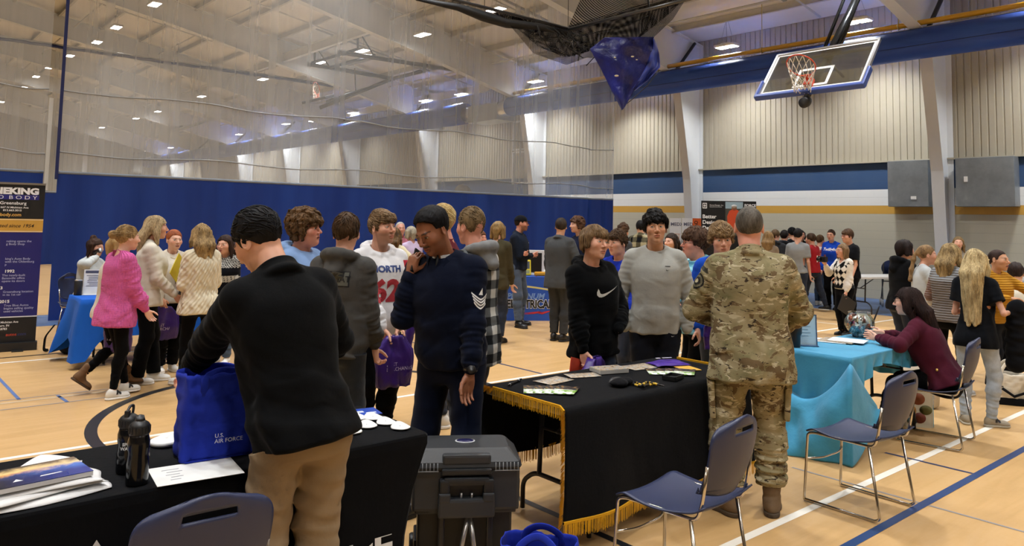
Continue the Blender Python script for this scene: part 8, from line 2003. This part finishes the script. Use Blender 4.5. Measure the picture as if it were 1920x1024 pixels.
S(971, 12.35, 405, 68, 'man in a black cap and dark pullover with arms crossed by the electrical table', dict(style='short', c1='1a1614', c2='332a24', top=.004, side=.004), top('pullover', '1b2230', hem=.0, ease=.024, neck='stand', tucked=1), pants(0, mat=denim('4a5668'), fit=.024), BLK, skin='rosy', stubble=.6, beardc='3a2a20', head=(22, 0, 0), sw=1.08, L=dict(to=(.20, -.10, 1.17), hint=(-.3, 1, -.8), dir=(-.1, -1, .12), thumb=(.2, 0, 1)), R=dict(to=(.22, .09, 1.14), hint=(-.3, -1, -.8), dir=(-.1, 1, .1), thumb=(.2, 0, 1)), LF=(.0, .14, 24), RF=(.10, -.16, -22), post=post_cap)
S(1049, 10.9, 408, 148, 'man in a grey suit and glasses seen from behind, beside the electrical table', dict(style='short', c1='1c1714', c2='453a32', top=.016, side=.008, strand=.002), top('suit_jacket', '46484a', hem=-.085, ease=.034, neck='stand', ch=.02, fold=.005, sfold=.004, flare=.006), pants('3b3d40', fit=.022, fold=.003), BLK, skin='tan', head=(32, 0, 0), sw=1.1, bulk=.006, R=dict(to=(.2, -.17, .98), hint=(-.8, -.9, 0)), L=dict(out=6, bend=14), post=lambda c: glasses(c))
S(1086, 11.7, 405, -62, 'young woman with short curly brown hair in navy, facing the grey suit', dict(style='curly', c1='2a1d16', c2='6b4c38', top=.03, side=.026, ears=.05, curl=.010), top('top', '1a2036', hem=-.05, ease=.025), pants(0, mat=DJEAN), BLK, fem=1, skin='pale')
S(748, 13.0, 416, 14, 'balding man in a dusty pink shirt near the curtain', dict(style='short', c1='8a8680', c2='c2beb6', top=.001, side=.004, line=.045, strand=.001), top('shirt', 'b06a78', hem=-.05, ease=.03, sleeve='short'), pants('3a3a40'), BLK, skin='old', fat=.004, bulk=.02, belly=.02)
S(737, 10.8, 427, 160, 'woman with long wavy brown hair in a cream and peach striped sweater', dict(style='long', c1='33261a', c2='74593c', top=.014, side=.012, len=.14, w=.1, strand=.008), top('sweater', 0, mat=cloth(None), colf=bands([(-.1, 'd8cfae'), (.05, 'c99a72'), (.11, 'd8cfae'), (.18, 'd0a880'), (.225, 'd8cfae')]), hem=-.03, ease=.034), pants(0, mat=BLKP), SNK, fem=1, skin='fair', R=dict(to=(.2, -.16, 1.0), hint=(-.6, -1, 0)), post=lambda c: (lambda W, b, r: (b.box((0, 0, 0), (.006, .2, .26), Matrix.Rotation(.15, 3, 'X')), b.build('cover', plain('d9d36a', .5), r)))(0, MB(), thing('folder', 'pale yellow folder held by the woman in the striped sweater', 'folder', toW(c, np.array(c['arms'][-1][3]['_grip']) + np.array([.0, -.06, .05])), rzof(c))))
S(772, 11.8, 424, -150, 'grey-haired woman in a lilac top behind the head of the airman', dict(style='bob', c1='7a7468', c2='b0a894', top=.014, side=.012, len=.06), top('top', 'c3b3d2', hem=-.06, ease=.03), pants('3a3a40'), SNK, fem=1, skin='old')
S(898, 12.5, 432, 40, 'visitor whose sliver of face shows between the plaid shirt and the olive jacket', dict(style='short', c1='5a3a26', c2='7a5238', top=.014, side=.012), top('sweater', '7a3030', hem=-.05), pants(0, mat=DJEAN), SNK, skin='rosy')
S(1200, 14.2, 413, 172, 'man in a tan and black buffalo plaid shirt near the wall end of the curtain', dict(style='short', c1='121112', c2='242122', top=.02, side=.008), top('plaid_shirt', 0, mat=cloth(None), colf=gingham('b3aa88', '5c5846', '17171a', .09), hem=-.06, ease=.03, neck='stand'), pants(0, mat=DJEAN), BLK, skin='tan')
S(1166, 13.0, 418, 150, 'girl with a curly brown topknot behind the blue hoodie boy', dict(style='curly', c1='2c2018', c2='5f4632', top=.05, side=.022, curl=.012), top('sweater', '4a4d52', hem=-.05, hood=.8), pants(0, mat=DJEAN), SNK, fem=1, skin='fair')
S(1263, 10.2, 437, -42, 'girl with long dark hair in black between the grey sweatshirt and the glasses boy', dict(style='long', c1='1c1512', c2='3a2c24', top=.01, side=.008, len=.14, front=.8), top('top', '16161a', hem=-.05, ease=.025), pants(0, mat=BLKP), SNK, fem=1, skin='pale')
S(1240, 12.0, 452, 150, 'dark-haired visitor in black seen from behind beside the grey sweatshirt', dict(style='short', c1='0f0d0d', c2='221d1b', top=.03, side=.02), top('jacket', '131316', hem=-.05), pants(0, mat=BLKP), BLK)
# ---------- crowd by the block wall
S(1440, 13.6, 433, 170, 'girl with long light brown hair seen from behind, right of the soldier', dict(style='long', c1='5c4630', c2='a5875c', top=.012, side=.01, len=.20, w=.095), top('top', '8a7a68', hem=-.05), pants(0, mat=DJEAN), SNK, fem=1)
S(1453, 15.2, 430, 165, 'boy in a dark grey hooded jacket in the queue by the wall', dict(style='short', c1='33281c', c2='6a543c', top=.02, side=.008), top('hooded_jacket', '33353a', hem=-.05, ease=.035, hood=1.), pants(0, mat=DJEAN), BLK)
def post_pack(ctx):
    W = toW(ctx, (-.20, 0, 1.12)); r = thing('backpack', 'dark backpack on a boy in the queue by the wall', 'backpack', W, rzof(ctx)); V, Q_ = mesh_sdf([('u', 0, sd_box((0, 0, 0), (.09, .15, .21), None, .05)), ('u', .03, sd_box((-.07, 0, -.06), (.05, .12, .12), None, .03))], .012, (-.2, -.2, -.25), (.2, .2, .25)); link('pack_body', npmesh('pack', V, Q_), cloth('20242e'), r); b = MB(); b.box((-.125, 0, -.02), (.01, .10, .03)); b.build('label_patch', plain('6a86a8', .5), r)
S(1470, 15.8, 431, 168, 'dark-haired boy with a backpack in the queue by the wall', dict(style='short', c1='121010', c2='2a2422', top=.02, side=.01), top('hoodie', '26282e', hem=-.05, ease=.03, hood=.9), pants(0, mat=DJEAN), BLK, post=post_pack)
S(1487, 16.4, 426, -150, 'visitor in a black cap behind the grey t-shirt', dict(style='short', c1='101012', c2='1c1c1e', top=.018, side=.012), top('jacket', '14151a', hem=-.05), pants(0, mat=DJEAN), BLK, post=lambda c: post_cap(c))
S(1496, 14.3, 428, 168, 'boy in a light grey t-shirt walking towards the wall', dict(style='short', c1='100f10', c2='262122', top=.028, side=.006), top('t_shirt', '8f9294', hem=-.01, ease=.026, sleeve='short'), pants(0, mat=DJEAN, fit=.014), BKW, L=dict(out=8, bend=30), R=dict(out=10, fwd=-6, bend=20), LF=(.22, .08, 0), RF=(-.26, -.08, 0, .09, 40))
S(1501, 17.2, 431, 20, 'dark-haired woman in black facing the viewer near the wall', dict(style='long', c1='171213', c2='33282a', top=.01, side=.008, len=.1), top('top', '17171b', hem=-.05), pants(0, mat=BLKP), SNK, fem=1)
S(1524, 15.5, 437, -118, 'boy in a red t-shirt with a white number on the back', dict(style='short', c1='2a1e16', c2='5a4432', top=.02, side=.012), top('t_shirt', 'a8262e', hem=-.02, ease=.026, sleeve='short'), pants(0, mat=DJEAN, fit=.014), BKW, L=dict(to=(.22, .2, 1.0), hint=(-.8, 1, 0)), R=dict(out=10, bend=40), LF=(.20, .08, 0), RF=(-.24, -.08, 0), post=lambda c: decal(c, '14', .0, .12, .18, MWL, 'back', bold=.006))
S(1536, 16.6, 440, 140, 'visitor in a red and white checked shirt behind the red t-shirt', dict(style='short', c1='3a2a1e', c2='6a5238', top=.02, side=.008), top('shirt', 0, mat=cloth(None), colf=gingham('d9cfc6', 'b86a62', '8a2a2c', .07), hem=-.05, sleeve='short'), pants(0, mat=JEAN), SNK)
S(1560, 15.8, 430, -20, 'woman in glasses and a royal blue lettered sweatshirt by the wall', dict(style='bun', c1='241a16', c2='4a362a', top=.010, side=.006, bun=(-.1, 0, .02)), top('sweatshirt', '1c46b8', hem=-.05, ease=.032, blouse=.01), pants(0, mat=BLKP), BLK, fem=1, skin='fair', post=lambda c: (glasses(c), decal(c, 'Twilight', 0, .225, .085, MWL, bold=.002, shear=.25)))
S(1594, 13.7, 429, -52, 'boy in glasses and a black t-shirt behind the woman in the argyle vest', dict(style='short', c1='2a1d14', c2='5a4230', top=.03, side=.014, fringe=(.01, .008, 0)), top('t_shirt', '131418', hem=-.04, ease=.03, sleeve='short'), pants(0, mat=BLKP), BLK, skin='fair', post=lambda c: glasses(c, '7a2a30'))
def post_argyle(ctx):
    glasses(ctx, '8a7468'); g = ctx['arms'][-1][3]['_grip']; r = thing('camera', 'small black camera held up by the woman in the argyle vest', 'camera', toW(ctx, np.array(g) + np.array([.03, 0, .03])), rzof(ctx)); b = MB(); b.box((0, 0, 0), (.06, .17, .09), None, .01); b.build('camera_body', plain('141416', .4), r); b = MB(); b.lathe([(.03, 0), (.032, .05), (.0, .05)], (.03, -.02, 0), 14, Matrix(((0, 0, 1), (0, 1, 0), (-1, 0, 0)))); b.build('camera_lens', plain('0c0c0e', .2), r); b = MB(); b.box((0, .05, .055), (.02, .02, .04)); b.build('camera_knob', plain('7a3a34', .4), r)
    g = ctx['arms'][1][3]['_grip']; r = thing('folder', 'black folder hanging in the hand of the woman in the argyle vest', 'folder', toW(ctx, np.array(g) + np.array([.0, .0, -.16])), rzof(ctx) + .1); b = MB(); b.box((0, 0, 0), (.32, .012, .26), Matrix.Rotation(-.5, 3, 'Y'), .003); b.build('cover', plain('17171a', .4), r)
S(1583, 12.05, 457, -48, 'woman in a black and white argyle vest over a white shirt, holding up a camera', dict(style='bob', c1='5a4430', c2='8e7252', top=.010, side=.010, len=.12, strand=.003), top('argyle_vest', 0, mat=cloth(None), colf=argyle, hem=-.005, ease=.030, neck='v', cuffw=.9), pants(0, mat=BLKP, fit=.03), BLK, fem=1, skin='fair', lip='a85850', head=(-4, -4, 0), R=dict(to=(.25, -.13, 1.10), hint=(-.3, -.6, -1), dir=(.7, .1, .6), thumb=(0, 1, .4), curl=.9), L=dict(out=5, fwd=4, bend=16), post=post_argyle)
# ---------- right-hand group
S(1692, 9.3, 449, 128, 'person in a black hoodie with a dark bob, back turned behind the turquoise table', dict(style='bob', c1='120d0d', c2='2c2120', top=.020, side=.022, len=.055, strand=.004, back=.03, locks=240, locklen=.10, lockw=.006), top('hoodie', '101114', hem=-.06, ease=.038, hood=1.), pants(0, mat=DJEAN, fit=.03), SNK, skin='fair', fem=1, bulk=.012, R=dict(to=(.25, -.1, 1.0), hint=(-.5, -1, -.3)), L=dict(to=(.26, .1, 1.), hint=(-.5, 1, -.3)))
S(1731, 8.7, 459, 104, 'girl with a long braid and a pale grey sweater with dark neckline', dict(style='tail', c1='4a3626', c2='a2835c', top=.010, side=.007, path=[(-.095, 0, .03), (-.135, .0, .0), (-.150, .0, -.06), (-.16, .0, -.12), (-.17, .0, -.18), (-.18, .0, -.24), (-.185, 0, -.30)], tr=.022, len=.2, strand=.003), top('sweater', 'b9bfc2', hem=-.05, ease=.032, neck='v'), pants('5a5c60'), SNK, fem=1, skin='fair', R=dict(to=(.26, -.06, 1.05), hint=(-.6, -1, -.3)), L=dict(to=(.26, .1, 1.05), hint=(-.5, 1, -.3)))
S(1779, 7.85, 457, 148, 'woman with shoulder-length blond hair in a colour-block knit sweater', dict(style='long', c1='5c4a34', c2='c2a878', top=.014, side=.012, len=.13, w=.082, front=.5, out=.05, off=.045, strand=.004, locks=420, locklen=.3, lockw=.006), top('sweater', 0, mat=cloth(None, kind='rows'), colf=colorblock, hem=-.03, ease=.045, fore=1.15, cuffw=.9), pants(0, mat=BLKP, fit=.004, len=.93), dict(mat=plain('b9bbbd', .6), solemat=plain('e6e6e4', .5)), fem=1, skin='fair', L=dict(to=(.17, .24, .80), hint=(-1, .8, 0), curl=.3), R=dict(to=(.25, -.1, 1.0), hint=(-.5, -1, -.3)), LF=(-.02, .10, 30), RF=(.1, -.08, 0))
def post_bl(ctx): 
    r = thing('jacket', 'black jacket hanging over the arm of the blonde woman in light jeans', 'jacket', toW(ctx, (.16, -.27, .50)), rzof(ctx)); V, Q_ = mesh_sdf([('u', 0, sd_rc((0, 0, .52), (0, .0, .05), .075, .085, (.015, .11, 1), ((1., 0, 0), 1.3))), ('u', .05, sd_rc((.06, -.02, .5), (.05, -.02, .2), .06, .05, (.012, .1, 2)))], .008, (-.16, -.16, -.1), (.2, .16, .64)); link('jacket_body', npmesh('jacket', V, Q_), cloth('15161a'), r)
    nshoe(ctx)
S(1828, 6.70, 467, 166, 'woman with very long blond hair in a black top and light jeans, back turned', dict(style='long', c1='8a7450', c2='e0cc9c', top=.014, side=.010, len=.43, w=.078, front=.7, fwd=-1.4, thick=.034, out=.07, off=.06, strand=.004, locks=560, locklen=.55, lockw=.005), top('top', '111318', hem=-.075, ease=.028, sleeve='short', fold=.006, slen=.6), pants(0, mat=denim('a9b2bc'), fit=.012, len=.99, fold=.004, stack=1.4), dict(mat=plain('9a907e', .8), solemat=plain('b5ae9e', .7)), fem=1, skin='fair', R=dict(to=(.17, -.22, .98), hint=(-.6, -.5, -1)), L=dict(to=(.22, .10, .98), hint=(-.5, .3, -1)), LF=(-.06, .08, 24), RF=(.0, -.10, -52), post=post_bl)
S(1866, 8.1, 468, 48, 'smiling woman with sleek dark hair in a mustard sweater', dict(style='bun', c1='1f1512', c2='43312a', top=.005, side=.003, line=.016, bun=(-.1, 0, -.01), bunr=(.035, .04, .035), strand=.0015), top('sweater', 'b9862c', kind='rows', hem=-.03, ease=.028), pants('17181d', fit=.03, len=1.0, flare=.02), dict(mat=plain('6a6048', .8), solemat=plain('8a8068', .7)), fem=1, skin='olive', lip='b05a58', open=1, head=(14, -2, -4), L=dict(to=(.36, .08, 1.12), hint=(-.2, 1, -.6)), R=dict(to=(.24, -.08, 1.0), hint=(-.5, -1, -.3)))
S(1797, 13.8, 443, 6, 'woman with light brown hair whose eyes show above the colour-block sweater', dict(style='long', c1='5a4630', c2='98805c', top=.012, side=.01, len=.15, front=.9), top('top', '8a8478', hem=-.05), pants(0, mat=DJEAN), SNK, fem=1, skin='pale')
S(1912, 8.6, None, -170, 'seated visitor in a cream sweater at the right edge, back turned', dict(style='short', c1='181212', c2='3a2c28', top=.016, side=.010), top('sweater', 'd5cebc', hem=-.03, ease=.045, fore=1.1), pants(0, mat=DJEAN), BLK, h=1.68, seat=(.45,), lean=(20, 0, 0), LF=(.40, .12, 0), RF=(.34, -.14, -10), LFk=(1, 0, 1), RFk=(1, 0, 1), skin='tan', head=(-10, 4, 0), R=dict(to=(.4, -.15, .82), hint=(-.4, -1, -.4)), L=dict(to=(.4, .15, .82), hint=(-.4, 1, -.4)))
MMAROON = cloth('4a1a2a', .85, 600., .2, 'plain', .1)
def post_mar(ctx):
    b = MB(); p = ctx['pel'] + ctx['Rc'] @ np.array([-.02, .155, .10]); b.lathe([(0, 0), (.012, 0), (.010, .006), (0, .008)], tuple(p), 12, Matrix(((1, 0, 0), (0, 0, 1), (0, -1, 0)))); b.build('button', plain('c9a860', .3, .8), ctx['root'].obj); glasses(ctx)
S(1705, 6.35, None, -104, 'seated woman in a maroon blazer with long dark hair, leaning on the turquoise table', dict(style='long', c1='120c0c', c2='33221f', top=.012, side=.010, len=.40, w=.085, front=.7, fwd=-1.5, off=.05, out=.05, strand=.003, locks=520, locklen=.40, lockw=.005), top('blazer', 0, mat=MMAROON, hem=-.03, ease=.034, neck='stand', ch=.03, fold=.007, flare=.015), pants(0, mat=BLKP), BLK, fem=1, pos=(6.74, 2.46), h=1.56, seat=(.40,), lean=(25, 0, 0), LF=(.46, .10, 0), RF=(.42, -.10, 0), LFk=(1, 0, 1), RFk=(1, 0, 1), skin='pale', lip='a85858', head=(8, -4, 0), L=dict(to=(.44, .24, .80), hint=(-.6, .8, -.3), dir=(.8, -.6, .0), thumb=(0, 0, 1)), R=dict(to=(.48, -.06, .80), hint=(-.4, -1, -.4), dir=(.6, .8, 0), thumb=(0, 0, 1)), post=post_mar)
r = thing('stacking_chair', 'chair under the seated visitor in the cream sweater at the right edge', 'chair', (0, 0, 0)); _c50 = r
for c_ in list(src.children): d_ = c_.copy(); COL.objects.link(d_); d_.parent = r
r = thing('stacking_chair', 'chair under the seated woman behind the blue table', 'chair', (0, 0, 0)); _c20 = r
for c_ in list(src.children): d_ = c_.copy(); COL.objects.link(d_); d_.parent = r
import time as _time
_t0 = _time.time(); make_people(); print('PEOPLE', round(_time.time() - _t0, 1))
for o in list(COL.objects):
    if o.name.startswith('person') and o.get('label', '').startswith('seated visitor'): _c50.location = (o.location.x, o.location.y, 0); _c50.rotation_euler = o.rotation_euler
    if o.name.startswith('person') and o.get('label', '').startswith('seated woman with dark hair in a messy'): _c20.location = (o.location.x, o.location.y, 0); _c20.rotation_euler = o.rotation_euler
